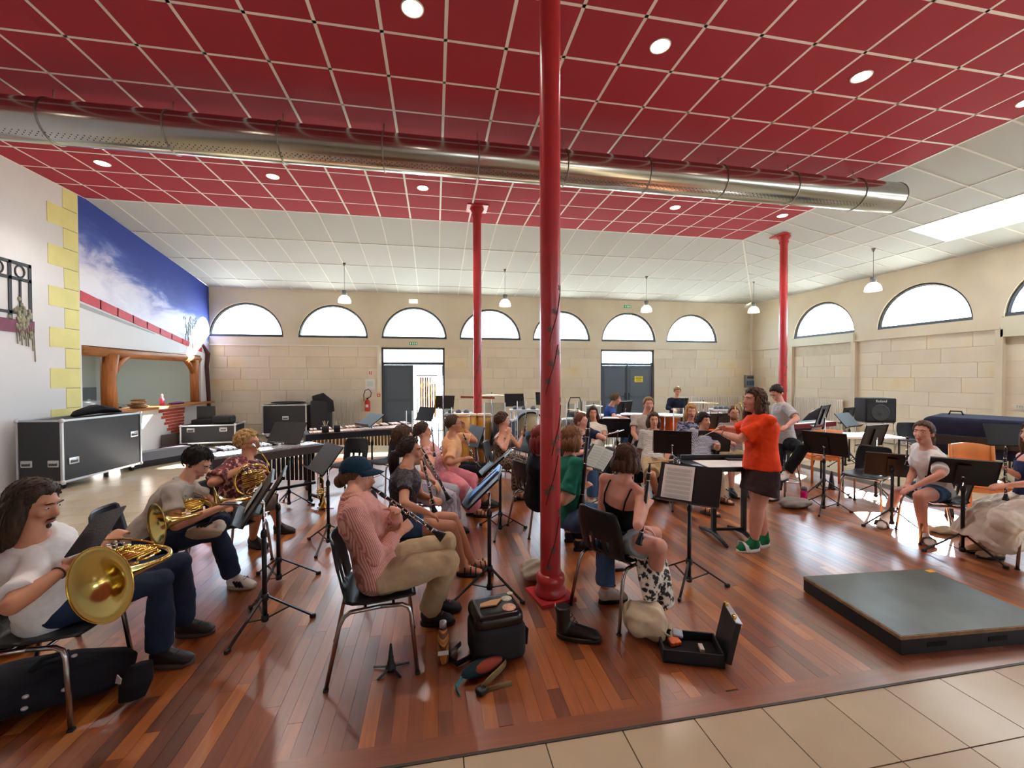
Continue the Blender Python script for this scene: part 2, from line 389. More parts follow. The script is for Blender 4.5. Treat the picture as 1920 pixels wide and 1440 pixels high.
for y in(7.74,7.41,7.24):
    m=MB(); m.tube([bp(y+.075*cos(t*pi/8),3.32+.09*sin(t*pi/8)) for t in range(16)],.014,4,close=True); m.build('ring',IRON,bal)
m=MB(); m.bb(.001,.012,-.8,.96,-.12,.08); m.build('ledge',mat('painted_plum','#7d4a5c',.8,var=.1),bal)
PLANTM=mat('painted_plant','#8e8b72',.9,var=.35,vscale=18)
m=MB(); random.seed(3)
for k in range(60):
    y=7.78+random.gauss(0,.06); z=2.62+random.gauss(0,.12); m.ell(bp(y,z,.014),(.008,.03,.035),n=6,k=3)
for k in range(9):
    y=7.66+.035*k; L=random.uniform(.12,.4)+(.25 if k>6 else 0); m.bar(bp(y,2.5,.012),bp(y+.02,2.5-L,.012),.008,.012,up=(1,0,0))
m.build('trailing_plant',PLANTM,bal)
SK=mat('painted_ochre','#d99a3c',.8,var=.2,vscale=5)
m=MB(); m.prism([bp(7.2,2.6),bp(7.36,2.6),bp(7.4,3.15),bp(7.16,3.15)],(-1,0,0),.006); m.prism([bp(7.1,3.25),bp(7.36,3.25),bp(7.42,3.55),bp(7.3,3.75),bp(7.1,3.75)],(-1,0,0),.006); m.build('painted_figure',SK,bal)
m=MB(); m.ell(bp(7.27,3.86),(.006,.12,.14)); m.build('painted_head',mat('painted_skin','#d9a06a',.8),bal)
# hatch: timber lintel, posts, braces, ledge, painted bricks
TIM=mat('honey_timber','#a5642f',.55,var=.3,vscale=5,stretch=(6,6,.6),bump=.3,bscale=20); TIMH=mat('honey_timber_beam','#9c6434',.55,var=.3,vscale=5,stretch=(6,.6,6),bump=.3,bscale=20)
m=MB(); m.tube([(XL-.06,OY0+.02,OZ1-.09),(XL-.06,10.2,OZ1-.1),(XL-.06,11.6,OZ1-.085),(XL-.06,OY1,OZ1-.095)],[(.1,.1),(.095,.1),(.1,.1),(.09,.1)],8,up=(0,0,1)); b=m.build('hatch_beam',TIMH,wl)
m=MB(); m.tube([(XL-.04,9.58,OZ0),(XL-.05,9.56,1.6),(XL-.04,9.6,2.15)],[.13,.115,.14],10); m.build('hatch_post',TIM,wl)
m=MB(); m.tube([(XL-.07,12.62,OZ0),(XL-.07,12.6,1.6),(XL-.07,12.6,2.15)],[.1,.095,.11],10); m.build('hatch_post',TIM,wl)
m=MB(); m.tube([(XL-.05,9.68,1.72),(XL-.05,9.82,1.95),(XL-.05,10.12,2.17)],[.05,.06,.07],8); m.build('hatch_brace',TIM,wl)
m=MB(); m.tube([(XL-.07,12.55,1.8),(XL-.07,12.4,2.0),(XL-.07,12.2,2.17)],[.05,.06,.07],8); m.build('hatch_brace',TIM,wl)
m=MB(); m.bb(XL-.35,XL+.22,OY0-.05,OY1+.25,OZ0-.02,OZ0+.03); m.build('hatch_ledge',TIMH,wl)
BRK=mat('painted_brick','#b8482f',.85,var=.2,vscale=9,island=.15)
random.seed(5)
for r in range(9):
    z=.93-.075*r; y0=10.98+.05*r+(.1 if r%2 else 0); y1=12.02-.01*r if r<6 else 12.05
    y=y0
    while y<y1:
        w=min(.22,y1-y)
        if w>.05: m=MB(); m.bb(XL-.001,XL+.006,y,y+w-.012,z-.062,z); m.build('painted_brick',BRK,wl)
        y+=.22
# dark trunk painted / fixed in the corner
m=MB(); m.tube([(XL+.03,13.12,0),(XL+.03,13.1,1.2),(XL+.03,13.02,2.0),(XL+.03,13.08,2.35),(XL+.03,12.86,2.6)],[.06,.05,.06,.07,.02],7); m.build('painted_trunk',mat('painted_trunk','#4a2a2c',.8,var=.2),wl)
TWIG=mat('painted_twig','#8f9a86',.8)
random.seed(11); m=MB()
for k in range(9):
    y=12.1+.11*k; z=2.5; pts=[(XL+.008,y,z)]
    for q in range(4): y+=random.uniform(-.08,.06); z+=random.uniform(.12,.22); pts.append((XL+.008,y,z))
    m.tube(pts,[.009,.007,.005,.004,.002],4)
    for p in pts[2:]:
        for q in range(4): m.ell((XL+.008,p[1]+random.gauss(0,.04),p[2]+random.gauss(0,.04)),(.003,.018,.022),n=5,k=3)
m.build('painted_shrub',TWIG,wl)
# kitchen seen through the hatch
KW=mat('kitchen_wall','#b9bdb2',.8)
mb=MB(); mb.bb(-9.3,-9.1,8,13.6,0,3.2); mb.bb(-9.1,XL-.25,13.3,13.5,0,3.2); mb.bb(-9.1,XL-.25,8.0,8.15,0,3.2); mb.bb(-9.1,XL-.25,8,13.4,2.95,3.1); mb.bb(-9.1,XL-.25,8,13.4,-.1,0)
wk=struct('wall_kitchen',mb,KW,'grey kitchen walls behind the serving hatch')
SPL=mat('kitchen_tile','#6b7075',.3,island=.08)
for k in range(15): m=MB(); m.bb(-9.1,-9.085,8.2+.34*k,8.2+.34*k+.335,1.1,1.43); m.build('tile',SPL,wk)
for k in range(15): m=MB(); m.bb(-9.1,-9.085,8.2+.34*k,8.2+.34*k+.335,.76,1.095); m.build('tile',SPL,wk)
kl=bpy.data.lights.new('kitchen_light','AREA'); kl.energy=35; kl.size=1.2; klo=bpy.data.objects.new('kitchen_light',kl); COL.objects.link(klo); klo.location=(-7.8,10.8,2.9)
# rear wall behind the camera (closes the room; arched windows invented to let in fill light)
mb=MB()
def TF(u,w,z): return V((-u,YF-w,z))
FW=[-6.6,-1.8]
arch_band(mb,TF,FW,-XR-.3,-XL+.3,SILL,lambda u:5.1,.16); mb.bb(XL-.3,XR+.3,YF-.16,YF,0,SILL)
wf=struct('wall_front',mb,UP,'stone wall behind the photographer')
for k,c in enumerate(FW): arch_window(20+k,TF,c,'invented arched window letting in fill light behind the photographer')
# ---- ceiling
RED=mat('red_ceiling_tile','#a02736',.85,bump=.15,bscale=150,island=.03); WT=mat('white_ceiling_tile','#bcc0c0',.85,bump=.12,bscale=150,island=.015)
GRID=mat('ceiling_grid_white','#eee8e4',.5)
mb=MB(); mb.bb(XL-.3,XR+.3,YF-.3,RY,ZC+.05,ZC+.12); mb.bb(XL-.3,XR+.3,RY,YB+.3,ZC+.05,ZC+.12)
ce=struct('ceiling',mb,mat('ceiling_void','#6b6560',.9),'suspended ceiling with red tiled field and white sloping border')
cell=.6; tw=MB(); tw.box((0,0,0),(cell-.034,cell-.034,.014)); tme=tw.mesh('ceiling_tile'); 
g=MB(); rest=MB()
i0=int(math.floor((XL-GX)/cell)); i1=13; j1=8
LIGHTS=[(-.18+2.4*k,3.89) for k in range(-2,4)]+[(-.19+2.4*k,7.5) for k in range(-2,4)]
for i in range(i0,i1):
    for j in range(-20,j1):
        x0,x1=GX+cell*i,GX+cell*(i+1); y0,y1=GY+cell*j,GY+cell*(j+1)
        if y0<YF: continue
        if x0<XL: 
            (MB().bb(XL,x1-.017,y0+.017,y1-.017,ZC-.004,ZC+.01)).build('red_tile',RED,ce) if j>=-2 else rest.bb(XL,x1-.017,y0+.017,y1-.017,ZC-.004,ZC+.01)
            continue
        if j>=-2 : obj('red_tile',tme,RED,ce,((x0+x1)/2,(y0+y1)/2,ZC+.003))
        else: rest.box(((x0+x1)/2,(y0+y1)/2,ZC+.003),(cell-.034,cell-.034,.014))
o=rest.build('red_tile_field',RED,ce); o['kind']='stuff'
bars=MB()
for i in range(i0+1,i1+1): bars.bb(GX+cell*i-.017,GX+cell*i+.017,YF,RY,ZC-.002,ZC+.03)
for j in range(-19,j1+1):
    y=GY+cell*j
    if y>YF: bars.bb(XL,RX,y-.017,y+.017,ZC-.002,ZC+.03)
bars.bb(XL,XL+.012,YF,RY,ZC-.012,ZC+.03)
bars.build('ceiling_grid',GRID,ce)
# white slopes: back (tiles .6 x 1.2) and right
def slope_tile(poly,name='white_tile'): m=MB(); q=[V(p) for p in poly]; n=(q[1]-q[0]).cross(q[2]-q[0]).normalized(); n=n if n.z>0 else -n; m.prism(q,n,.014); m.build(name,WT,ce)
sb=MB()
def bpnt(x,y): return V((x,y,bslope(y)))
def rpnt(x,y): return V((x,y,rslope(x)))
def hipx(y): return RX+(y-RY)*(XR-RX)/(YB-RY)
def hipy(x): return RY+(x-RX)*(YB-RY)/(XR-RX)
rows=[RY,10.2,11.4,12.6,YB]; gp=.011
for a,b in zip(rows,rows[1:]):
    for i in range(i0,19):
        x0,x1=max(XL,GX+cell*i),GX+cell*(i+1)
        # clip to the hip line x<=hipx(y)
        pl=[]
        A,B=a+gp,b-gp; L,Rr=x0+gp,x1-gp
        if hipx(B)<L: continue
        pts=[(L,A),(Rr,A),(Rr,B),(L,B)]
        out=[]
        for k in range(4):
            p,q=pts[k],pts[(k+1)%4]; fp,fq=hipx(p[1])-gp-p[0],hipx(q[1])-gp-q[0]
            if fp>=0: out.append(p)
            if fp*fq<0: t=fp/(fp-fq); out.append((p[0]+t*(q[0]-p[0]),p[1]+t*(q[1]-p[1])))
        if len(out)>=3: slope_tile([bpnt(*p) for p in out])
SKY=(9.3,10.27,2.05,6.86)
colsx=[RX,8.52,9.3+.0,10.27,XR]
for a,b in zip(colsx,colsx[1:]):
    for j in range(-20,16):
        y0,y1=GY+cell*j,GY+cell*(j+1)
        if y0<YF: continue
        A,B=a+gp,b-gp; L,Rr=y0+gp,y1-gp
        if abs(a-SKY[0])<.01 and y1>SKY[2] and y0<SKY[3]: 
            if y1>SKY[3]+.05: L=SKY[3]+gp
            else: continue
        pts=[(A,L),(B,L),(B,Rr),(A,Rr)]; out=[]
        for k in range(4):
            p,q=pts[k],pts[(k+1)%4]; fp,fq=hipy(p[0])-gp-p[1],hipy(q[0])-gp-q[1]
            if fp>=0: out.append(p)
            if fp*fq<0: t=fp/(fp-fq); out.append((p[0]+t*(q[0]-p[0]),p[1]+t*(q[1]-p[1])))
        if len(out)<3: continue
        if j>=-2: slope_tile([rpnt(*p) for p in out])
        else: q=[rpnt(*p) for p in out]; sb.prism(q,(0,0,1),.014)
o=sb.build('white_tile_field',WT,ce); o['kind']='stuff'
bars=MB()
for i in range(i0+1,20):
    x=GX+cell*i; yb=YB
    ya=RY if x<=RX else hipy(x)
    if ya<YB: bars.bar(bpnt(x,ya),bpnt(x,YB),.022,.02)
for y in rows[1:-1]: bars.bar(bpnt(XL,y),bpnt(hipx(y),y),.022,.02)
for x in colsx[1:-1]: bars.bar(rpnt(x,YF),rpnt(x,min(YB,hipy(x))),.022,.02)
for j in range(-19,16):
    y=GY+cell*j
    if y<YF: continue
    xa=RX if y<=RY else hipx(y)
    if SKY[2]<y<SKY[3]: bars.bar(rpnt(xa,y),rpnt(SKY[0],y),.022,.02); bars.bar(rpnt(SKY[1],y),rpnt(XR,y),.022,.02)
    else: bars.bar(rpnt(xa,y),rpnt(XR,y),.022,.02)
bars.bar(V((RX,RY,ZC)),V((XR,YB,ZW)),.04,.025); bars.bar(V((RX,YF,ZC)),V((RX,RY,ZC)),.04,.02); bars.bar(V((XL,RY,ZC)),V((RX,RY,ZC)),.04,.02)
bars.build('ceiling_grid',mat('sloped_grid','#dad8d2',.5),ce)
# skylight: glazed panel, its daylight put in as emission of the pane
sk=semp('window_40','glazed skylight panel in the white sloping ceiling')
m=MB(); m.prism([rpnt(SKY[0]+.02,SKY[2]),rpnt(SKY[1]-.02,SKY[2]),rpnt(SKY[1]-.02,SKY[3]-.02),rpnt(SKY[0]+.02,SKY[3]-.02)],(0,0,1),.01)
m.build('pane',mat('skylight_glow','#f4f7fa',.5,emit=5),sk)
# pillars
PR=mat('red_pillar_paint','#b83638',.28,spec=.6,var=.08,vscale=12,bump=.05,bscale=80)
LEAF=mat('pillar_leaf_paint','#6b5550',.7); STEMM=mat('pillar_stem_paint','#3d1d1c',.7)
def pillar(label,x,y,z1,r0,r1,seed,leaves=True,base=True):
    e=thing('pillar',label,'pillar',(x,y,0),group='red cast iron pillars'); 
    m=MB(); m.lathe([(r0,.08),(r0,.2),(r0*.98,1.5),(r1,z1-.25),(r1*1.05,z1-.2),(r1*1.3,z1-.16),(r1*1.1,z1-.12),(r1*1.7,z1-.04),(r1*1.7,z1-.02)],24); m.build('shaft',PR,e)
    m=MB(); m.box((0,0,z1-.012),(r1*5,r1*5,.024)); m.build('head_plate',PR,e)
    if base:
        m=MB(); m.lathe([(r0*1.5,.03),(r0*1.55,.05),(r0*1.4,.08),(r0*1.25,.1),(r0*1.4,.13),(r0*1.35,.17),(r0*.99,.19)],24); m.build('base_ring',PR,e)
        m=MB(); m.box((0,0,.014),(r0*3.7,r0*3.7,.028)); m.build('base_plate',PR,e,None,(0,0,R(12)))
    random.seed(seed)
    if leaves:
        rr=lambda z: r0+(r1-r0)*max(0,(z-.2))/z1+.0015
        def cp(a,z,o=0): return V((cos(a)*(rr(z)+o),sin(a)*(rr(z)+o),z))
        for s in range(5):
            z0=.28+.42*s+random.uniform(-.04,.04); a0=-1.9+random.uniform(-.25,.25)-(.5 if s%2 else 0)
            pts=[cp(a0+.16*k,z0+.045*k+.01*sin(k)) for k in range(9)]; m=MB(); m.tube(pts,.003,4); m.build('painted_stem',STEMM,e)
            for q in (1,4,8):
                ca,cz=a0+.16*q+random.uniform(-.12,.12),z0+.045*q+random.choice((-.05,.05)); m=MB(); vs=[cp(ca,cz,.001)]
                n=10
                for t in range(n):
                    rad=.035 if t%2==0 else .014; vs.append(cp(ca+rad*cos(2*pi*t/n)/r0,cz+rad*sin(2*pi*t/n),.0005))
                m.add(vs,[(0,1+t,1+(t+1)%n) for t in range(n)]); m.build('painted_leaf',LEAF,e)
    return e
pillar('thick red pillar with painted leaves in the foreground',.86,3.08,ZC,.078,.078,4)
pillar('slim red pillar in front of the fourth arched window',.82,8.2,ZC,.085,.08,9)
pillar('slim red pillar at the right beside the standing man in striped tee',7.85,8.35,rslope(7.85)+.02,.085,.08,2)
# duct
DUCT=mat('galvanised_duct','#b9bbb6',.2,metal=1,bump=.02,bscale=6); DCL=mat('duct_clamp','#8a8a84',.35,metal=1)
e=thing('ventilation_duct','long shiny galvanised ventilation duct under the red ceiling','duct',(0,5.7,4.6))
DR=.235
m=MB(); m.tube([(-6.25,0,0),(7.42,0,0)],DR,40,caps=False); m.tube([(7.42,0,0),(-6.25,0,0)],DR-.004,40,caps=False); m.build('duct_tube',DUCT,e)
m=MB(); m.tube([(7.42,DR*cos(t*pi/20),DR*sin(t*pi/20)) for t in range(40)],.008,6,close=True); m.build('end_rim',DCL,e)
m=MB(); m.tube([(7.3,0,0),(7.31,0,0)],DR-.006,32); m.build('end_cap',DUCT,e)
x=-5.47
while x<7.3:
    m=MB(); m.tube([(x,(DR+.004)*cos(t*pi/16),(DR+.004)*sin(t*pi/16)) for t in range(32)],.009,6,close=True); m.bb(x-.02,x+.02,-.012,.012,DR,DR+.03); m.tube([(x,0,DR+.02),(x,0,.37)],.005,6); m.build('clamp',DCL,e); x+=1.21
HOLE=mat('duct_hole','#2a2a28',.9); m=MB()
for row,a in enumerate((-2.0,-2.1,-2.2)):
    for k in range(210):
        x=-6.1+.062*k+.03*row; c=V((x,cos(a)*(DR+.0012),sin(a)*(DR+.0012))); t=V((1,0,0)); n=V((0,-sin(a),cos(a)))
        m.add([c+t*.006*cos(q*pi/3)+n*.006*sin(q*pi/3) for q in range(6)],[tuple(range(6))])
o=m.build('perforation',HOLE,e); o['kind']='stuff'
# recessed downlights
EM=mat('lamp_disc','#fff1dc',.5,emit=22); RIM=mat('lamp_rim','#e9e4dc',.4)
POS=['','']
lab={(0,3.89):'round downlight at the top of the photo left of the thick pillar',(1,3.89):'round downlight right of the thick pillar',(2,3.89):'round downlight third along the front row',(3,3.89):'round downlight at the right edge of the red field',(-2,7.5):'leftmost downlight beyond the duct near the mural',(-1,7.5):'second downlight beyond the duct from the mural',(0,7.5):'third downlight beyond the duct from the mural',(2,7.5):'downlight under the duct left of the corner of the red field',(3,7.5):'rightmost downlight beyond the duct'}
for k,(x,y) in enumerate(LIGHTS):
    kk=round((x+.18)/2.4); 
    if (kk,y)==(1,7.5): continue
    e=thing('downlight',lab.get((kk,y),'round downlight left of the view near the mural wall' if kk==-2 else 'round downlight second from the left in the front row'),'ceiling light',(x,y,ZC-.004),group='recessed downlights')
    m=MB(); m.lathe([(.088,.0),(.088,-.006),(.1,-.008),(.104,.0)],24); m.build('rim',RIM,e)
    m=MB(); m.lathe([(.001,-.004),(.087,-.004),(.087,0),(.001,0)],24); m.build('lens',EM,e)
    l=bpy.data.lights.new('downlight_lamp','SPOT'); l.energy=120; l.spot_size=R(120); l.spot_blend=.6; l.color=(1,.92,.82); l.shadow_soft_size=.08
    lo=bpy.data.objects.new('downlight_lamp',l); COL.objects.link(lo); lo.parent=e; lo.location=(0,0,-.03)
# pendant lamps
GLOW=mat('pendant_glass','#fff3df',.4,emit=3.2); GREYM=mat('pendant_grey','#77797a',.4)
def pendant(px,py,ptop,label,X=None,Y=None):
    p=PY(px,py,Y) if Y else PX(px,py,X); zt=bslope(p.y) if Y else rslope(p.x)
    e=thing('pendant_lamp',label,'lamp',p,group='glass pendant lamps')
    m=MB(); m.lathe([(.012,.0),(.05,.01),(.085,.03),(.125,.08),(.15,.14),(.158,.2),(.152,.2),(.14,.13),(.08,.04),(.01,.015)][::-1] and [(.158,-.1),(.15,-.03),(.12,.03),(.085,.065),(.06,.08),(.055,.075),(.11,.02),(.14,-.04),(.15,-.1)],24); m.build('shade',GLOW,e)
    m=MB(); m.lathe([(.06,.075),(.06,.2),(.05,.21),(.0101,.21)],16); m.build('lamp_housing',GREYM,e)
    m=MB(); m.tube([(0,0,.2),(0,0,zt-p.z-.04)],.005,6); m.build('cable',GREYM,e)
    m=MB(); m.lathe([(.012,zt-p.z-.08),(.04,zt-p.z-.0)],12); m.build('ceiling_cup',GREYM,e)
    l=bpy.data.lights.new('pendant_bulb','POINT'); l.energy=14; l.color=(1,.85,.66); l.shadow_soft_size=.06; lo=bpy.data.objects.new('pendant_bulb',l); COL.objects.link(lo); lo.parent=e; lo.location=(0,0,-.02)
pendant(646,560,0,'leftmost white pendant lamp hanging before the back wall',Y=11.3)
pendant(947,567,0,'white pendant lamp beside the slim pillar',Y=11.25)
pendant(1212,578,0,'white pendant lamp above the closed double door',Y=11.3)
pendant(1413,580,0,'white pendant lamp in the far corner',Y=11.28)
pendant(1637,537,0,'big white pendant lamp in front of the right wall',X=9.66)
# ---- floor
TILE=mat('beige_floor_tile','#b6a488',.2,spec=.5,var=.05,vscale=3,island=.04); GROUT=mat('floor_grout','#4d463c',.9)
PXL,PXR,PYF,PYB=-2.75,6.6,1.85,9.2
mb=MB(); mb.bb(XL-.3,XR+.3,YF-.3,YB+.3,-.12,-.004); fl=struct('floor',mb,GROUT,'tiled hall floor with an inset wooden parquet')
tp=.376; tme=MB().box((0,0,0),(tp-.006,tp-.006,.012)).mesh('floor_tile'); cnt=0; far=MB()
nx0=int((XL-.49)/tp)-1; nx1=int((XR-.49)/tp)+1
cand=[]
for i in range(nx0,nx1+1):
    for j in range(-26,32):
        x,y=.49+tp*(i+.5),1.84-tp*.5+tp*j if j<=0 else 1.85+tp*(j-.5)
        if not(XL<x<XR and YF<y<YB): continue
        if x-tp/2<PXR-.01 and x+tp/2>PXL+.01 and y+tp/2>PYF+.01 and y-tp/2<PYB-.01: continue
        px,py=pj((x,y,0)) if (x*_s+y*_c)>.4 else (-9e9,0)
        vis=-80<px<2000 and py<1560
        cand.append((not vis,x*x+y*y,x,y))
cand.sort()
for k,(nv,d,x,y) in enumerate(cand):
    if k<290 and not nv: obj('floor_tile',tme,TILE,fl,(x,y,-.006))
    else: far.box((x,y,-.006),(tp-.006,tp-.006,.012))
# margins around the parquet where whole tiles do not fit
far.bb(PXL-tp*.9,PXL-.004,PYF,PYB,-.0125,-.0005)
o=far.build('floor_tile_field',TILE,fl); o['kind']='stuff'
def wood_mat(nm,along=1):
    t=NT(nm); t.b.inputs['Roughness'].default_value=.3; t.b.inputs['Specular IOR Level'].default_value=.5; t.b.inputs['Coat Weight'].default_value=1; t.b.inputs['Coat IOR'].default_value=1.75; t.b.inputs['Coat Roughness'].default_value=.3
    mp=t.coord((14,1.1,14) if along else (1.1,14,14)); n=t.add('ShaderNodeTexNoise'); n.inputs['Scale'].default_value=2.2; n.inputs['Detail'].default_value=7; n.inputs['Roughness'].default_value=.65; n.inputs['Distortion'].default_value=.8; t.ln(mp,0,n,0)
    at=t.add('ShaderNodeAttribute'); at.attribute_name='tone'; at.attribute_type='GEOMETRY'
    oi=t.add('ShaderNodeObjectInfo'); 
    a=t.add('ShaderNodeMath',operation='MULTIPLY_ADD'); a.inputs[1].default_value=.55; t.ln(n,0,a,0)
    b=t.add('ShaderNodeMath',operation='MULTIPLY'); b.inputs[1].default_value=.5; t.ln(at,'Fac',b,0); t.ln(b,0,a,2)
    r=t.ramp([(.2,'#4a220c'),(.36,'#743812'),(.52,'#8c4818'),(.66,'#a35a20'),(.82,'#bf7c3a')]); t.ln(a,0,r,0); t.ln(r,0,t.b,0)
    t.bump(n,0,.06,.004)
    return t.m
WOOD=wood_mat('parquet_wood')
def tone(me,vals):
    a=me.attributes.new('tone','FLOAT','FACE'); a.data.foreach_set('value',vals)
random.seed(21); pw=.072; planks=[]; x=PXL+.02; 
while x<PXR-.02:
    y=PYF+.11-random.uniform(0,.8)
    while y<PYB-.11:
        L=random.uniform(.55,1.3); a,b=max(y,PYF+.11),min(y+L,PYB-.11)
        if b-a>.03: planks.append((x,min(x+pw,PXR-.02),a,b,min(1,max(0,random.gauss(.45,.27)))))
        y+=L
    x+=pw
def near(p):
    cx,cy=(p[0]+p[1])/2,(p[2]+p[3])/2; px,py=pj((cx,cy,0)); return 0 if (-30<px<1950 and py<1470) else 1
planks.sort(key=lambda p:(near(p),(p[0]+p[1])**2/4+((p[2]+p[3])/2)**2))
pk=MB(); tv=[]
for k,(x0,x1,y0,y1,tn) in enumerate(planks):
    dz=random.uniform(-.0006,.0004)
    if k<300:
        m=MB(); m.bb(x0+.0006,x1-.0006,y0+.0006,y1-.0006,-.02,dz); me=m.mesh('plank'); tone(me,[tn]*6); obj('plank',me,WOOD,fl)
    else: pk.bb(x0+.0006,x1-.0006,y0+.0006,y1-.0006,-.02,dz); tv+=[tn]*6
me=pk.mesh('plank_field'); tone(me,tv); o=obj('plank_field',me,WOOD,fl); o['kind']='stuff'
WOODX=wood_mat('parquet_border',0)
for nm,(x0,x1,y0,y1) in {'border_front':(PXL,PXR,PYF,PYF+.11),'border_back':(PXL,PXR,PYB-.11,PYB)}.items():
    m=MB(); m.bb(x0,x1,y0,y1,-.02,.003); me=m.mesh(nm); tone(me,[.28]*6); obj('parquet_border',me,WOODX,fl)
m=MB(); m.bb(PXL,PXR,PYF-.014,PYF,-.02,.004); m.build('edge_strip',mat('edge_strip','#3a3129',.5),fl)
m=MB(); m.bb(PXL-.0,PXL+.02,PYF,PYB,-.02,.003); m.bb(PXR-.02,PXR,PYF,PYB,-.02,.003); me=m.mesh('parquet_side'); tone(me,[.3]*12); obj('parquet_border',me,WOOD,fl)
# ---- doors
DG=mat('anthracite_door','#4a545e',.45); 
def door(n,a,b,label,openr):
    e=semp('door_%d'%n,label); mid=(a+b)/2; y=YB+.1
    m=MB(); m.bb(a,a+.06,y-.06,y+.06,0,DT); m.bb(b-.06,b,y-.06,y+.06,0,DT); m.bb(a,b,y-.06,y+.06,DT-.06,DT); m.bb(a,b,y-.06,y+.06,2.06,2.14); m.build('door_frame',FRAME,e)
    m=MB(); m.bb(a+.06,b-.06,y-.005,y+.005,2.14,DT-.06); m.build('transom_pane',GLASS,e)
    def leaf(x0,x1,hinge,ang,handle):
        w=x1-x0; sgn=1 if hinge==x0 else -1
        l=thing('leaf',None,None); l.parent=e; l.location=(hinge,y,0); l.rotation_euler=(0,0,ang)
        q=MB(); q.bb(0 if sgn>0 else -w,w if sgn>0 else 0,-.025,.025,.01,2.055); q.build('leaf_board',DG,l)
        f=MB()
        for z0,z1 in((.12,.92),(1.02,1.96)):
            for s in(-.028,.028): f.bb((.1 if sgn>0 else -w+.1),(w-.1 if sgn>0 else -.1),s-.006,s+.006,z0,z1)
        f.build('leaf_panel',mat('anthracite_panel','#525c66',.45),l)
        if handle:
            h=MB(); hx=sgn*(w-.06); h.bb(hx-.02,hx+.02,-.04,-.025,.9,1.12); h.tube([(hx,-.04,1.02),(hx,-.07,1.02),(hx-sgn*.11,-.07,1.02)],.009,6); h.build('door_handle',mat('black_metal','#17181a',.4),l)
    leaf(a+.06,mid-.01 if not openr else mid-.01,a+.06,0,not openr)
    leaf(mid+.01,b-.06,b-.06,0 if not openr else R(-96),True)
    if not openr: m=MB(); m.bb(mid-.03,mid+.03,y-.05,y-.026,0,2.06); m.build('meeting_stile',FRAME,e)
    return e
door(1,*DOORS[0],'dark double door with its right leaf open to daylight',True)
d2=door(2,*DOORS[1],'closed dark double door with yellow notice',False)
# outside ground
mb=MB(); mb.bb(-60,60,YB+.5,80,-.3,-.05); mb.bb(XR+.5,80,-60,80,-.3,-.06); mb.bb(-60,80,-60,YF-.5,-.3,-.07); struct('ground',mb,mat('pale_gravel','#c9c2b2',.9),'pale gravel yard outside')
# ================================================================ music stands
BLK=mat('black_enamel','#121214',.42); BLKM=mat('matt_black','#18181b',.75); CHR=mat('chrome_tube','#c9c9c9',.18,metal=1); GREYD=mat('grey_desk','#5d666c',.5)
PAPER=mat('sheet_paper','#dcd9d2',.85); PAPERG=mat('green_sheet_paper','#b9c3bb',.85)
def stand_meshes():
    d={}
    m=MB(); w,h=.49,.33
    m.bb(-w/2,w/2,-.002,.002,-h/2,h/2); m.bb(-w/2,w/2,0,.014,h/2-.004,h/2); m.bb(-w/2,-w/2+.004,0,.012,-h/2,h/2); m.bb(w/2-.004,w/2,0,.012,-h/2,h/2); d['desk']=m.mesh('desk')
    m=MB(); m.bb(-w/2,w/2,-.055,.0,-h/2-.003,-h/2+.002); m.bb(-w/2,w/2,-.057,-.053,-h/2-.003,-h/2+.012); d['ledge']=m.mesh('ledge')
    m=MB(); m.bb(-.045,.045,.002,.022,-.14,.1); d['back_channel']=m.mesh('back_channel')
    m=MB(); m.lathe([(.016,0),(.018,.006),(.012,.014),(.016,.02)],12,MX.Translation((0,.03,-.03))@MX.Rotation(-pi/2,4,'X')); d['knob']=m.mesh('knob')
    m=MB(); m.tube([(0,0,.04),(0,0,.62)],.0155,12); m.lathe([(.02,.6),(.021,.63),(.015,.65)],12); d['lower_tube']=m.mesh('lower_tube')
    m=MB(); m.tube([(0,0,0),(0,0,1)],.0095,10); d['upper_tube']=m.mesh('upper_tube')
    m=MB(); m.lathe([(.022,.03),(.026,.05),(.022,.07)],12); d['hub']=m.mesh('hub'); m=MB(); m.lathe([(.024,.17),(.028,.19),(.024,.215)],12); d['collar']=m.mesh('collar')
    m=MB(); m.bar((.02,0,.195),(.29,0,.018),.016,.011); m.rbox((.295,0,.012),(.04,.024,.024),.008); d['leg']=m.mesh('leg')
    m=MB(); m.bar((.02,0,.05),(.155,0,.106),.012,.007); d['brace']=m.mesh('brace')
    return d
SM=stand_meshes()
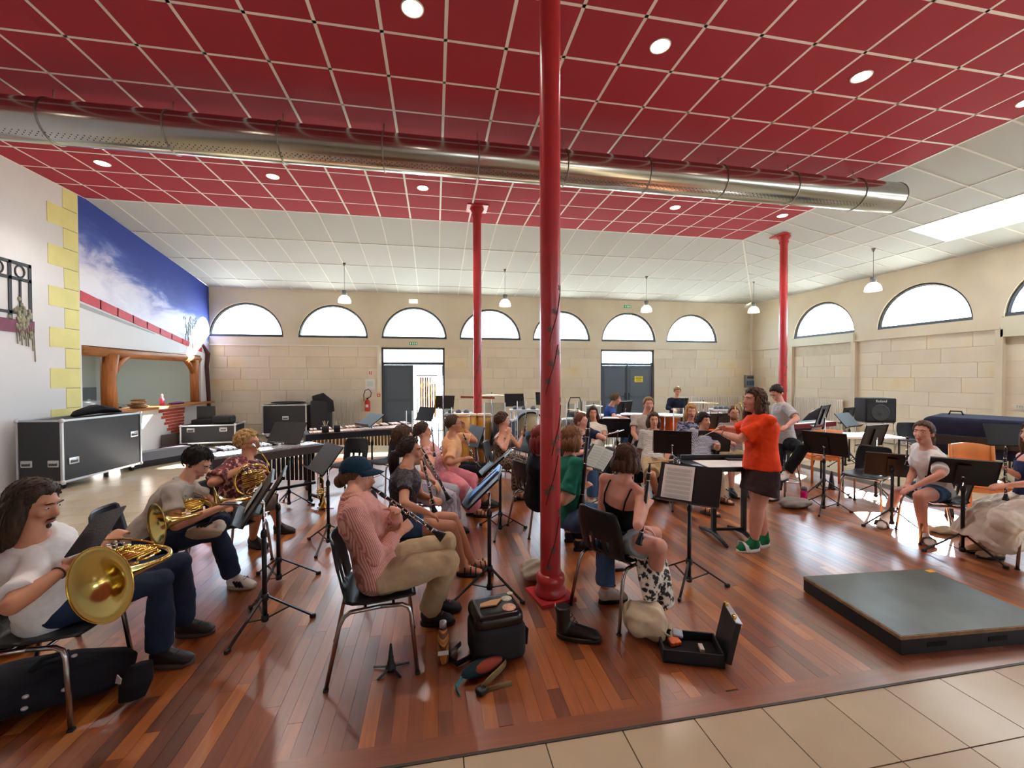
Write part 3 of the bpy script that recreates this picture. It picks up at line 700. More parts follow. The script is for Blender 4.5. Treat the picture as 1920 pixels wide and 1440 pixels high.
def stand(base,desk,face,tilt,label,col=None,tri=0,sheet=None,sc=.95,two=False):
    """base, desk: pixels of foot and desk centre; face: bearing the desk faces; tilt back from vertical"""
    b=P(*base) if len(base)==2 else V(base); d=(b.x*_s+b.y*_c); z=max(.6,PD(desk[0],desk[1],d/_cp).z) if len(desk)==2 else desk[0]
    e=thing('music_stand',label,'music stand',b,R(face)+pi/2,'music stands'); m=col or BLK
    obj('lower_tube',SM['lower_tube'],BLK,e); obj('hub',SM['hub'],BLK,e); obj('collar',SM['collar'],BLK,e)
    u=obj('upper_tube',SM['upper_tube'],CHR if col is None else BLK,e,(0,0,.55)); u.scale=(1,1,max(.05,z-.6))
    for k in range(3):
        a=R(tri)+k*2*pi/3; obj('leg',SM['leg'],BLK,e,None,(0,0,a)); obj('brace',SM['brace'],BLK,e,None,(0,0,a))
    dk=obj('desk',SM['desk'],m,e,(0,-.03,z),(-R(tilt),0,0)); dk.scale=(sc,1,sc)
    obj('ledge',SM['ledge'],m,dk); obj('back_channel',SM['back_channel'],BLK,dk); obj('knob',SM['knob'],CHR,dk)
    if sheet:
        for k,(cx,w,h,mt,an,dz) in enumerate(sheet):
            s=thing('sheet_music','%s music sheet on %s'%(['left','right'][k] if len(sheet)>1 else 'single',label.replace('black music stand','stand').replace('music stand','stand').replace(' with two pale green sheets',' near the thick pillar').replace(' carrying a blue book','').replace(' with loose pages','').replace(' with a white score','').replace('tall ','').replace('dark ','')),'sheet music',None or (0,0,0))
            q=MB(); n=6
            for i in range(n):
                x0,x1=-w/2+w*i/n,-w/2+w*(i+1)/n
                f=lambda x:-.006-.02*(abs(x)/w)**2
                q.add([(x0,f(x0),-h/2),(x1,f(x1),-h/2),(x1,f(x1),h/2),(x0,f(x0),h/2)],[(0,1,2,3)],True)
            so_=q.build('page',mt,s); ln=MB()
            for r in range(7):
                for t in range(5): ln.bb(-w*.42,w*.42,-.012,-.0115,h*.4-r*h*.12-t*.005,h*.4-r*h*.12-t*.005+.0009)
            ln.build('staves',mat('ink','#6a6560',.8),s)
            s.matrix_world=MX.Translation(b)@MX.Rotation(R(face)+pi/2,4,'Z')@MX.Translation((0,-.03,z))@MX.Rotation(-R(tilt),4,'X')@MX.Translation((cx,-.002,dz))@MX.Rotation(an,4,'Y')
    return e
PB=[(0,.21,.297,PAPER,0,0)]
stand((497,1172),(503,930),198,32,'tall black music stand in front of the man with the tablet',tri=200,sheet=[(-.12,.2,.29,PAPERG,0,-.1)])
stand((523,1093),(527,915),195,30,'black music stand in front of the boy in the grey polo',tri=95)
stand((616,1022),(612,858),212,38,'black music stand with tilted desk above the trumpet',tri=200)
stand((542,950),(540,812),250,30,'black music stand in front of the vibraphone',tri=20)
stand((698,902),(697,787),215,55,'black music stand with flat desk before the marimba',tri=40)
stand((834,846),(835,754),250,18,'black music stand beside the tubular bells',tri=10)
stand((800,858),(806,776),225,25,'music stand between the acrylic screens below the tubular bells',tri=10)
stand((964,838),(965,750),270,14,'upright black music stand behind the woman in floral jumpsuit',tri=10)
stand((1022,838),(1022,747),270,14,'black music stand half hidden behind the thick red pillar',tri=10)
stand((893,915),(893,817),200,20,'black music stand in front of the slim pillar beside the peach tee',tri=10)
stand((992,930),(993,828),200,25,'black music stand before the woman in floral jumpsuit',tri=50)
stand((938,997),(925,866),160,48,'dark music stand with brown folder left of the pillar',tri=0,sheet=[(-.05,.22,.3,PAPER,0,0)])
st11=stand((918,1112),(917,912),168,45,'grey music stand carrying a blue book in front of the cap wearer',GREYD,tri=60)
stand((1292,1097),(1293,907),182+42,28,'grey music stand with a white score right of the woman in black top',GREYD,tri=30,sheet=[(-.08,.235,.3,PAPER,0,-.01)])
stand((1125,968),(1143,858),195,35,'black music stand with two pale green sheets',tri=80,sheet=[(-.06,.22,.3,PAPERG,0,-.0),(.13,.2,.29,PAPERG,.1,-.02)])
stand((1260,947),(1258,830),60,10,'black music stand with loose pages in front of the flautist in striped tee',tri=90,sheet=[(-.13,.21,.29,PAPER,.05,.0),(.14,.21,.29,PAPER,-.05,0)])
stand((1158,902),(1157,803),75,10,'black music stand left of the flautist in striped tee',tri=30)
stand((1340,930),(1343,828),80,12,'wide black music stand in front of the dark haired player in plaid',tri=30)
stand((1300,890),(1301,799),85,12,'black music stand in front of the curly blonde saxophonist',tri=30)
stand((1108,890),(1105,802),80,15,'small black music stand before the woman in white tee',tri=30)
stand((1172,838),(1172,764),110,14,'black music stand of the boy in blue by the dark door',tri=30)
stand((1276,822),(1276,757),95,12,'black music stand of the boy in the dark hoodie',tri=30)
stand((1350,875),(1348,790),90,16,'black music stand beside the bearded trombonist',tri=30)
stand((1544,958),(1548,832),25,20,'black music stand in front of the wooden chair',tri=100)
stand((1545,925),(1534,779),120,15,'black music stand beside the red keyboard',tri=90)
stand((1585,876),(1585,787),285,40,'music stand with brown backed folder by the keyboard',mat('brown_desk','#4a3f35',.5),tri=30)
stand((1592,868),(1588,779),110,10,'black music stand below the amplifier',tri=60)
stand((1642,936),(1645,817),100,15,'wide black music stand in front of the ponytailed girl',tri=60)
stand((1672,988),(1672,873),45,28,'black music stand at the knee of the ponytailed girl',tri=30)
stand((1804,1040),(1808,886),45,32,'black music stand between the girl and the person in white dress',tri=20)
stand((1884,925),(1885,815),240,20,'brown backed music stand behind the person in white dress',MATS['brown_desk'],tri=20)
# blue book on the grey stand
e=thing('music_book','blue covered music book standing on the grey stand','book'); m=MB(); m.bb(-.23,.02,-.02,-.006,-.155,.155); m.build('cover',mat('blue_book','#4f8fd6',.4,var=.25,vscale=5),e)
m=MB(); m.bb(-.225,.015,-.006,-.002,-.15,.15); m.build('pages',PAPER,e)
m=MB(); m.tube([(-.2,-.022,-.1),(-.16,-.022,-.04),(-.12,-.022,.02),(-.09,-.022,.09),(-.06,-.022,.14)],.004,4); m.tube([(-.12,-.022,.02),(-.14,-.022,.07)],.003,4); m.build('drawn_branch',mat('book_ink','#1d2a4a',.6),e)
b=st11.location; zz=[c for c in bpy.data.objects if c.parent==st11 and c.name.startswith('desk')][0].location.z
e.matrix_world=MX.Translation(b)@MX.Rotation(R(168)+pi/2,4,'Z')@MX.Translation((0,-.03,zz))@MX.Rotation(-R(45),4,'X')
# ================================================================ chairs
SHELL=mat('black_chair_shell','#15171a',.38,spec=.5,bump=.04,bscale=200); SHELLG=mat('grey_chair_shell','#4d565e',.4,spec=.5,bump=.04,bscale=200)
LEGM=mat('chrome_leg','#a9a6a2',.25,metal=1)
def shell_mesh(slots=True):
    prof=[(.23,.425),(.21,.437),(.15,.44),(.05,.434),(-.05,.43),(-.13,.434),(-.18,.452),(-.205,.49),(-.218,.54),(-.225,.58),(-.24,.64),(-.255,.72),(-.268,.79),(-.272,.81)]
    wid=[.17,.2,.215,.218,.215,.21,.205,.2,.2,.203,.208,.2,.18,.15]
    nx=12; vs=[]; fs=[]
    for k,((y,z),w) in enumerate(zip(prof,wid)):
        for i in range(nx+1):
            t=-1+2*i/nx; cv=.035*t*t if k>6 else .016*t*t
            vs.append((w*t,y+(cv if k>6 else 0),z+(cv if k<=6 else 0)))
    for k in range(len(prof)-1):
        for i in range(nx):
            if slots and k in(7,8) and i in(3,5,6,8) : continue
            a=k*(nx+1)+i; fs.append((a,a+1,a+nx+2,a+nx+1))
    me=bpy.data.meshes.new('shell'); me.from_pydata(vs,[],fs); me.polygons.foreach_set('use_smooth',[True]*len(fs)); me.update(); return me
SHM=shell_mesh(); SHP=shell_mesh(False)
def leg_mesh(sx,front):
    m=MB()
    m.tube([(sx*.235,.235,.008),(sx*.21,.2,.36),(sx*.205,.185,.395),(sx*.2,.15,.412),(sx*.195,.03,.415)] if front else [(sx*.235,-.27,.008),(sx*.21,-.2,.34),(sx*.205,-.175,.39),(sx*.2,-.14,.41),(sx*.195,.03,.415)],.0125,10); return m.mesh('leg')
LM={(sx,f):leg_mesh(sx,f) for sx in(-1,1) for f in(0,1)}
m=MB(); m.tube([(-.195,.1,.408),(.195,.1,.408)],.009,8); CBM=m.mesh('cross_bar')
m=MB(); m.rbox((0,0,.006),(.03,.03,.014),.008); FOOTM=m.mesh('foot_cap')
def chair(loc,face,label,shell=None,solid=False,sc=.95,tall=1):
    e=thing('chair',label,'chair',(loc[0],loc[1],0),R(face)-pi/2,'black plastic shell chairs'); e.scale=(sc,sc,sc*tall)
    o=obj('shell',SHP if solid else SHM,shell or SHELL,e); md=o.modifiers.new('thick','SOLIDIFY'); md.thickness=.009; 
    for k,me in LM.items():
        l=obj('leg',me,LEGM,e); obj('foot_cap',FOOTM,BLKM,l,(k[0]*.235,.235 if k[1] else -.27,0))
    obj('cross_bar',CBM,LEGM,e); obj('cross_bar',CBM,LEGM,e,(0,-.16,0)); return e
chair(P(655,925),250,'empty chair right of the trumpet beyond the cap wearer'); chair(P(727,917),225,'empty black chair in front of the marimba',)
chair(P(1008,990),20,'black chair beside the thick red pillar behind the reader in dark clothes'); 
chair(P(921,884),300,'grey empty chair behind the slim pillar',SHELLG); chair(P(990,862),270,'dark chair behind the woman in floral jumpsuit')
chair(P(1625,952),200,'empty black chair with slotted back left of the ponytailed girl'); chair(P(1716,870),250,'round topped dark chair near the right wall',solid=True)
# wooden chairs
WCH=mat('orange_beech','#c47a3e',.45,var=.15,vscale=5,stretch=(1,1,.3))
def wood_chair(loc,face,label):
    e=thing('wooden_chair',label,'chair',(loc[0],loc[1],0),R(face)-pi/2,'wooden chairs')
    m=MB(); m.rbox((0,0,.43),(.44,.44,.03),.05); m.build('seat',WCH,e)
    for sx in(-1,1):
        m=MB(); m.tube([(sx*.19,.19,0),(sx*.19,.19,.42)],.018,6); m.build('leg',WCH,e)
        m=MB(); m.tube([(sx*.19,-.21,0),(sx*.19,-.2,.42),(sx*.19,-.25,.84)],.018,6); m.build('leg',WCH,e)
        m=MB(); m.bar((sx*.19,-.2,.38),(sx*.19,.19,.38),.02,.05); m.build('rail',WCH,e)
    m=MB(); m.bar((-.19,.19,.38),(.19,.19,.38),.02,.05); m.bar((-.19,-.2,.38),(.19,-.2,.38),.02,.05); m.build('apron',WCH,e)
    q=MB(); pts=[(-.2+.04*i,-.24-.035*(1-((i-5)/5)**2),0) for i in range(11)]
    q.rings([[V((x,y-.008,.5)),V((x,y+.008,.5)),V((x,y-.012,.86-.03*((x)/.2)**2)),V((x,y-.03,.86-.03*(x/.2)**2))] for x,y,_ in pts],True); q.build('backrest',WCH,e)
wood_chair(P(1534,900),70,'orange wooden chair behind the music stand right of the conductor'); wood_chair(P(1842,975),235,'orange wooden chair behind the ponytailed girl')
# ================================================================ conductor's desk
e=thing('conductor_desk','black conductor desk on two legs with score spread on top','desk',P(1362,1005),R(-8)); 
m=MB(); m.bb(-.42,.42,-.28,.16,.755,.775); m.build('top',BLK,e)
m=MB(); m.bb(-.42,.42,.15,.17,.775,.83); m.build('front_board',BLK,e)
m=MB(); m.bb(-.42,.42,-.29,-.275,.745,.79); m.build('lip',BLK,e)
for sx in(-.16,.16):
    m=MB(); m.bb(sx-.02,sx+.02,-.06,-.02,.05,.755); m.build('leg',BLK,e)
    m=MB(); m.tube([(sx,-.3,.012),(sx,-.18,.035),(sx,-.04,.06),(sx,.12,.035),(sx,.25,.012)],[.014,.02,.026,.02,.014],8); m.build('foot',BLK,e)
m=MB(); m.bar((-.16,-.04,.09),(.16,-.04,.09),.025); m.build('cross_bar',BLK,e)
e2=thing('score','open white score lying on the conductor desk','sheet music',tuple(e.location+V((0,0,.777))),R(-8)); m=MB(); m.bb(-.32,.33,-.24,.1,0,.006); m.build('pages',PAPER,e2)
e3=thing('folder','slim black folder lying on the score','folder',tuple(e.location+V((.2,.04,.785))),R(-12)); m=MB(); m.bb(-.15,.17,-.02,.06,0,.014); m.build('cover',BLK,e3)
# ================================================================ podium
e=thing('podium','low black platform with worn grey top on the parquet','platform',(0,0,0)); 
def Q(px,py,z): p=P(px,py,z); return (p.x,p.y)
c0=Q(1690,1192,.115); c1=Q(1507,1079,.115)
cx0,cy0=2.76,2.03; PW,PDp=1.0,.0
top=[(2.72,2.05),(2.76,2.92),(4.05,2.98),(4.0,2.05)]
tl=P(1507,1081,.115); fr=P(1690,1194,.115); bk=P(1740,1066,.115); rt=fr+(bk-tl)
quad=[fr,tl,bk,rt]
e.location=(fr.x,fr.y,0); L=[V((p.x-fr.x,p.y-fr.y,0)) for p in quad]; cen=sum(L,V())/4
EDGE=mat('worn_ply_edge','#8a6a48',.8,var=.3,vscale=20); TOPM=mat('worn_grey_top','#55605f',.38,var=.25,vscale=3,bump=.1,bscale=12); SIDEM=mat('podium_black','#100e0d',.6,var=.3)
m=MB(); m.prism([p+V((0,0,.008)) for p in L],(0,0,1),.087); m.build('plinth',SIDEM,e)
m=MB(); m.prism([p*1.004-cen*.004+V((0,0,.095)) for p in L],(0,0,1),.02); m.build('plywood_board',EDGE,e)
m=MB(); m.prism([cen+(p-cen)*.985+V((0,0,.115)) for p in L],(0,0,1),.002); m.build('top_sheet',TOPM,e)
m=MB(); a=L[0]+(L[3]-L[0])*.42; n=(L[0]-L[1]).normalized()
for t in(.16,.55):
    a=L[0].lerp(L[3],t); b_=L[0].lerp(L[3],t+.12); m.bar(a+n*.001+V((0,0,.055)),b_+n*.001+V((0,0,.055)),.004,.028)
m.build('hand_slot',mat('slot_black','#040404',.9),e)
m=MB(); c=L[2]*.96+cen*.04; m.bb(c.x-.05,c.x+.02,c.y-.05,c.y-.01,.117,.119); m.build('tape_mark',mat('orange_tape','#d9a22c',.6),e)
m=MB(); m.prism([cen+(p-cen)*.99 for p in L],(0,0,1),.009); m.build('bottom_frame',SIDEM,e)
# ================================================================ flight cases
ALU=mat('aluminium_edge','#c9cdd2',.3,metal=.85); LAM=mat('case_laminate','#24252b',.5,bump=.06,bscale=90); STEEL=mat('case_steel','#d0d3d8',.3,metal=.8)
def flight_case(loc,rz,w,d,h,z0,label,handles,wheels=True,face='y'):
    e=thing('flight_case',label,'flight case',loc,rz,'black flight cases')
    m=MB(); m.bb(0,w,0,d,z0,z0+h); m.build('body',LAM,e)
    t=.03
    for a,b in [((0,0),(w,0)),((0,d),(w,d)),((0,0),(0,d)),((w,0),(w,d))]:
        for z in(z0,z0+h):
            m=MB(); m.bar((a[0],a[1],z),(b[0],b[1],z),t,t); m.build('edge_profile',ALU,e)
    for x in(0,w):
        for y in(0,d): m=MB(); m.bar((x,y,z0),(x,y,z0+h),t,t); m.build('edge_profile',ALU,e)
    for x in(0,w):
        for y in(0,d):
            for z in(z0,z0+h): m=MB(); m.ell((x,y,z),(.036,.036,.036),n=10,k=6); m.build('ball_corner',STEEL,e)
    for (sx,sz) in handles:
        x,z=sx*w,z0+sz*h; m=MB(); m.rbox((x,-.006,z),(.16,.016,.1),.02,axis=1); hd=m.build('handle_dish',STEEL,e)
        m=MB(); m.bb(x-.06,x+.06,-.017,-.012,z-.03,z+.012); m.build('handle_recess',mat('dish_dark','#3c3f44',.5),hd)
        m=MB(); m.tube([(x-.05,-.02,z+.012),(x+.05,-.02,z+.012)],.008,6); m.build('handle_grip',STEEL,hd)
    if wheels:
        for x in(.09,w-.09):
            for y in(.09,d-.09):
                m=MB(); m.lathe([(.05,-.016),(.05,.016)],16,MX.Translation((x,y,.05))@MX.Rotation(pi/2,4,'X')); wh=m.build('castor_wheel',BLKM,e); m=MB(); m.bb(x-.03,x+.03,y-.024,y+.024,.06,z0); m.build('castor_fork',STEEL,wh)
    return e
# the two big cases along the left wall: corner at pixel (118,918)
c=P(118,919); ang=R(83)
fcA=flight_case((c.x,c.y,0),ang,1.42,.62,.92,.12,'huge black flight case on castors at the left below the mural',[(.12,.32),(.9,.6)])
for yy in(.12,.5):
    z=.12+.92*.3; m=MB(); m.rbox((-.006,yy,z),(.016,.16,.1),.02,axis=0); hd=m.build('handle_dish',STEEL,fcA); m=MB(); m.bb(-.017,-.012,yy-.06,yy+.06,z-.03,z+.012); m.build('handle_recess',MATS['dish_dark'],hd); m=MB(); m.tube([(-.02,yy-.05,z+.012),(-.02,yy+.05,z+.012)],.008,6); m.build('handle_grip',STEEL,hd)
cb=P(498,822); flight_case((-4.62,12.45,0),0,1.1,.55,.78,.14,'upright black flight case before the radiator',[(.52,.55)],True)
cc=PX(372,815,-5.9); flight_case((-6.0,11.3,0),R(4),1.15,.62,.42,.1,'low silver edged flight case carrying gig bags in the back corner',[(.18,.75),(.78,.75)])
# ================================================================ instruments
EBONY=mat('ebony_black','#131316',.28,spec=.6); SILV=mat('silver_keys','#d9d9da',.16,metal=1); BRASS=mat('lacquered_brass','#d2b054',.16,metal=1); BRASSL=mat('pale_brass','#dcc677',.2,metal=1); CORK=mat('barrel_ivory','#d8c7a0',.5)
def align(p0,p1,spin=0):
    d=(V(p1)-V(p0)).normalized(); q=d.to_track_quat('Z','Y'); return MX.Translation(V(p0))@q.to_matrix().to_4x4()@MX.Rotation(spin,4,'Z')
def clarinet(bell,mouth,label,L=.66,spin=0,name='clarinet',body=None):
    e=thing(name,label,name.replace('_',' ')); e.matrix_world=align(bell,mouth,spin); k=L/.66; B=body or EBONY
    m=MB(); m.lathe([(.04*k,0),(.038*k,.006),(.024*k,.05*k),(.015*k,.1*k)],16); m.build('bell',B,e)
    m=MB(); m.lathe([(.0145*k,.1*k),(.0135*k,.33*k),(.013*k,.52*k)],12); m.build('joint',B,e)
    m=MB(); m.lathe([(.0165*k,.52*k),(.0175*k,.55*k),(.016*k,.58*k)],12); m.build('barrel',B,e)
    m=MB(); m.lathe([(.0125*k,.58*k),(.0115*k,.61*k),(.008*k,.64*k),(.0035*k,.66*k)],10); m.build('mouthpiece',B,e)
    for z in(.1,.325,.52,.58): m=MB(); m.lathe([(.0163*k,z*k-.004),(.0168*k,z*k),(.0163*k,z*k+.004)],12); m.build('ring',SILV,e)
    m=MB(); m.tube([(.017*k,0,.13*k),(.017*k,0,.5*k)],.0022*k,5); m.tube([(0,.017*k,.15*k),(0,.017*k,.48*k)],.0022*k,5)
    for i in range(11):
        z=(.13+.034*i)*k; a=(i%3)*.9-.4; m.lathe([(.0075*k,0),(.008*k,.003*k),(.005*k,.005*k)],8,MX.Translation((cos(a)*.0155*k,sin(a)*.0155*k,z))@MX.Rotation(pi/2,4,'Y') if False else MX.Rotation(a,4,'Z')@MX.Translation((.0155*k,0,z))@MX.Rotation(pi/2,4,'Y'))
    for z in(.16,.3,.42): m.bar((.0165*k,0,z*k),(.012*k,.018*k,(z+.02)*k),.003*k,.006*k)
    m.build('keywork',SILV,e); return e
def flute(a,b,label,mt=None):
    e=thing('flute',label,'flute'); e.matrix_world=align(a,b); L=(V(b)-V(a)).length; M_=mt or SILV
    m=MB(); m.tube([(0,0,0),(0,0,L)],.0095,10); m.build('tube',M_,e)
    m=MB(); m.rbox((0,.01,L-.12),(.012,.006,.03),.004); m.build('lip_plate',M_,e)
    m=MB()
    for i in range(12): m.lathe([(.008,.008),(.0085,.012),(.004,.014)],8,MX.Translation((0,0,.08+i*(L-.3)/12))@MX.Rotation(-pi/2,4,'X'))
    m.tube([(.008,.008,.06),(.008,.008,L-.22)],.002,5); m.build('keywork',M_,e); return e
def horn(M_,label,s=1):
    e=thing('french_horn',label,'french horn'); e.matrix_world=M_@MX.Scale(s,4)
    m=MB(); n=40; pts=[];rs=[]
    for i in range(n+1):
        t=i/n; a=R(-95)+t*R(330); rr=.135-.012*t; pts.append((rr*cos(a),rr*sin(a),.012*t)); rs.append(.0115-.004*t)
    m.tube(pts,rs,8); m.build('main_tube',BRASS,e)
    prof=[(0,.0115),(.06,.016),(.12,.025),(.17,.039),(.205,.06),(.23,.09),(.243,.12),(.25,.153)]
    B=MX.Translation((-.01,-.135,0))@MX.Rotation(-pi/2,4,'Y')
    m=MB(); m.rings([[B@V((r*cos(2*pi*j/32),r*sin(2*pi*j/32),z)) for j in range(32)] for z,r in prof]+[[B@V(((r-.002)*cos(2*pi*j/32),(r-.002)*sin(2*pi*j/32),z+.001)) for j in range(32)] for z,r in prof[::-1]],True,caps=False); m.build('bell',BRASSL,e)
    m=MB(); m.tube([B@V((.153*cos(2*pi*j/32),.153*sin(2*pi*j/32),.2505)) for j in range(32)],.003,6,close=True); m.build('bell_rim',BRASS,e)
    m=MB(); m.lathe([(.011,.0),(.0113,.002),(.0005,.002)],16,B@MX.Translation((0,0,.07))); m.build('bell_throat',mat('dark_throat','#1a1208',.8),e)
    for i in range(4):
        y=-.045+.03*i; m=MB(); m.tube([(-.075,y,.02),(.07,y+.012,.02),(.085,y+.02,.02),(.07,y+.028,.022),(-.07,y+.016,.022)],.0055,7); m.build('valve_slide',BRASS,e)
    for i in range(3):
        x=-.05+.035*i; m=MB(); m.lathe([(.016,0),(.016,.05),(.013,.055)],14,MX.Translation((x,.065,-.01))); m.build('rotary_valve',BRASSL,e)
        m=MB(); m.tube([(x,.08,.05),(x-.01,.12,.05)],.003,5); m.lathe([(.009,0),(.009,.004)],10,MX.Translation((x-.01,.122,.048))); m.build('valve_lever',SILV,e)
    m=MB(); m.tube([(.0,-.085,.02),(.05,-.08,.02),(.06,-.06,.02),(.04,-.055,.02),(-.04,-.065,.02),(-.06,-.085,.02),(-.04,-.1,.02),(.0,-.1,.02)],.006,7); m.build('tuning_slide',BRASS,e)
    m=MB(); m.tube([(.128,.04,.02),(.125,.11,.025),(.1,.18,.03),(.06,.25,.03)],[.006,.005,.0045,.004],7); m.build('lead_pipe',BRASS,e)
    m=MB(); d=(V((.06,.25,.03))-V((.1,.18,.03))).normalized(); p=V((.06,.25,.03)); m.tube([p,p+d*.035,p+d*.05],[.004,.009,.0095],10); m.build('mouthpiece',SILV,e); return e
def basis(o,x,zhint):
    x=V(x).normalized(); z=V(zhint); z=(z-x*z.dot(x)).normalized(); y=z.cross(x); M_=MX((x,y,z)).transposed().to_4x4(); M_.translation=V(o); return M_
CAMR=V((_c,-_s,0)); CAMF=V((_s,_c,0)); UPV=V((0,0,1))
# horn on the lap of the man with the tablet: bell faces the camera
def vv(px,py):
    v=ray(px,py).normalized(); return v,v.cross(UPV).normalized()
bc=PD(187,1097,1.7); v,vr=vv(187,1097); x=(v*.64+vr*.74+UPV*.16).normalized(); M1=basis(bc,x,UPV-v*.2+vr*-.1); M1.translation=bc+x*.26+M1.col[1].to_3d()*.135
horn(M1,'brass french horn with big open bell on the lap of the long haired man',1.0)
bc=PD(291,987,2.72); v,vr=vv(291,987); x=(vr*.93+v*.33+UPV*.1); M2=basis(bc,x,UPV*.9-CAMF*.4); M2.translation=bc+x.normalized()*.25+M2.col[1].to_3d()*.135
horn(M2,'french horn lying across the lap of the boy in grey polo',.92)
v,vr=vv(474,901); M3=basis(PD(474,901,3.42),vr*.97+UPV*.12+v*.15,-v+UPV*.1); horn(M3,'french horn held upright by the player in red floral shirt',1.0)
# trumpet on its peg stand, bell down
tp_=P(607,955); e=thing('trumpet','brass trumpet standing bell down on a peg stand','trumpet',tp_+V((0,0,.03)),R(60))
m=MB(); m.lathe([(.06,.0),(.058,.004),(.035,.03),(.02,.07),(.012,.12),(.0075,.2)],20); m.build('bell',BRASS,e)
m=MB(); m.tube([(0,0,.2),(0,0,.33),(.0,.012,.365),(0,.045,.385),(0,.08,.365),(0,.09,.33),(0,.09,.12),(0,.07,.09),(0,.05,.12),(0,.05,.3)],.0065,8); m.build('main_tube',BRASS,e)
for i in range(3): m=MB(); m.lathe([(.011,-.06),(.011,.06),(.006,.062),(.006,.085),(.011,.087)],12,MX.Translation((.0,.045,.17+.026*i))@MX.Rotation(pi/2,4,'Y')); m.build('valve',BRASSL,e)
m=MB(); m.tube([(0,.09,.33),(0,.09,.4)],.005,8); m.lathe([(.005,.39),(.011,.43),(.012,.44)],10,MX.Translation((0,.09,0))); m.build('mouthpiece',SILV,e)
e=thing('instrument_peg','black folding peg stand under the trumpet','instrument stand',tp_)
for k in range(5): a=k*2*pi/5; m=MB(); m.bar((0,0,.015),(cos(a)*.12,sin(a)*.12,.006),.008); m.build('leg',BLK,e)
m=MB(); m.lathe([(.018,0),(.016,.02),(.006,.06)],12); m.build('peg',BLK,e)
# clarinet peg in the foreground
pp=P(733,1255); e=thing('instrument_peg','empty black clarinet peg stand on the parquet in the foreground','instrument stand',pp)
m=MB(); m.lathe([(.03,.0),(.03,.02),(.022,.03),(.016,.06),(.007,.14),(.005,.15)],14); m.build('peg',BLK,e)
for k in range(5): a=.3+k*2*pi/5; m=MB(); m.bar((cos(a)*.02,sin(a)*.02,.016),(cos(a)*.105,sin(a)*.105,.006),.012,.006); m.build('leg',BLK,e)
for px,py,lb in((1780,968,'small black peg stand under the chair of the ponytailed girl'),(1559,917,'black cone peg stand on the sunlit floor')):
    e=thing('instrument_peg',lb,'instrument stand',P(px,py)); m=MB(); m.lathe([(.045,.0),(.04,.04),(.03,.12),(.016,.24),(.008,.27)],14); m.build('peg',BLK,e); 
    for k in range(4): a=.3+k*pi/2; m=MB(); m.bar((0,0,.012),(cos(a)*.1,sin(a)*.1,.006),.014,.008); m.build('leg',BLK,e)
# ================================================================ mallet instruments
def mallet(A,B,depth,zt,label,name,barm,rail,res,n,res_len,bw=.045,sharps=True):
    A,B=V(A),V(B); A.z=B.z=0; L=(B-A).length; ang=math.atan2(B.y-A.y,B.x-A.x)
    e=thing(name,label,name.replace('_',' '),A,ang)
    d0,d1=depth
    for i in range(n):                                            # natural bars, one part each
        x=.06+(L-.12)*(i+.5)/n; f=i/(n-1); h=d0+(d1-d0)*f; m=MB(); w=(L-.12)/n*.86; m.bb(x-w/2,x+w/2,.06,.06+h*.45,zt,zt+.018); m.build('bar',barm,e)
        if sharps and i%7 in(0,1,3,4,5) and i<n-1: m=MB(); m.bb(x+w*.5-w*.42,x+w*.5+w*.42,.08+h*.45,.08+h*.85,zt+.02,zt+.038); m.build('bar',barm,e)
        m=MB(); ln=res_len[0]+(res_len[1]-res_len[0])*f; m.lathe([(w*.46,zt-.05-ln),(w*.46,zt-.03)],10,MX.Translation((x,.06+h*.25,0))); m.build('resonator',res,e)
    m=MB(); m.bar((0,.02,zt-.045),(L,.02,zt-.045),.03,.09); m.build('front_rail',rail,e)
    m=MB(); m.bar((0,d0,zt-.045),(L,d1,zt-.045),.03,.09); m.build('back_rail',rail,e)
    for x,d in((.03,d0),(L-.03,d1)):
        m=MB(); m.bb(x-.03,x+.03,0,d,zt-.1,zt); m.build('end_block',rail,e)
        for y in(.08,d-.08): m=MB(); m.tube([(x,y,.07),(x,y,zt-.09)],.022,8); m.build('leg',BLKM,e); m=MB(); m.lathe([(.035,-.014),(.035,.014)],14,MX.Translation((x,y,.035))@MX.Rotation(pi/2,4,'X')); m.build('castor',BLKM,e)
        m=MB(); m.bar((x,.06,.12),(x,d-.06,.12),.03); m.build('foot_bar',BLKM,e)
    m=MB(); m.bar((.03,(d0)/2,.3),(L-.03,d1/2,.3),.03); m.build('stretcher',BLKM,e); return e
VB=mat('silver_bar','#e6e8ea',.25,metal=.7); VR=mat('vibraphone_rail','#3b302c',.5); VRES=mat('dark_resonator','#2b3036',.3,metal=.6)
a=P(398,866,.8); b=P(612,836,.8); mallet(a,b,(.78,.45),.82,'silver barred vibraphone with dark resonators behind the horn players','vibraphone',VB,VR,VRES,22,(.2,.42))
MBAR=mat('rosewood_bar','#c9a48e',.45,var=.2); MRES=mat('gold_resonator','#a98a4e',.3,metal=.8)
a=P(573,818,.82); b=P(800,803,.82); mallet(a,b,(.5,.85),.84,'long marimba with gold resonators in front of the open door','marimba',MBAR,BLKM,MRES,32,(.12,.3))
# cloth / mallets lying on the marimba
for k,(px,py,r) in enumerate(((610,802,.05),(632,801,.045))):
    q=P(px,py,.93); e=thing('mallet_pot','%s black mallet holder on the low end of the marimba'%['wide','round'][k],'holder',(q.x,q.y,.86)); m=MB(); m.lathe([(r,0),(r*1.05,.06),(r,.1),(r*.9,.1)],14); m.build('pot',BLKM,e)
    for t in range(3): m=MB(); m.tube([(0,0,.05),(.04*cos(t*2),.04*sin(t*2),.17)],.004,5); m.build('stick',CORK,e)
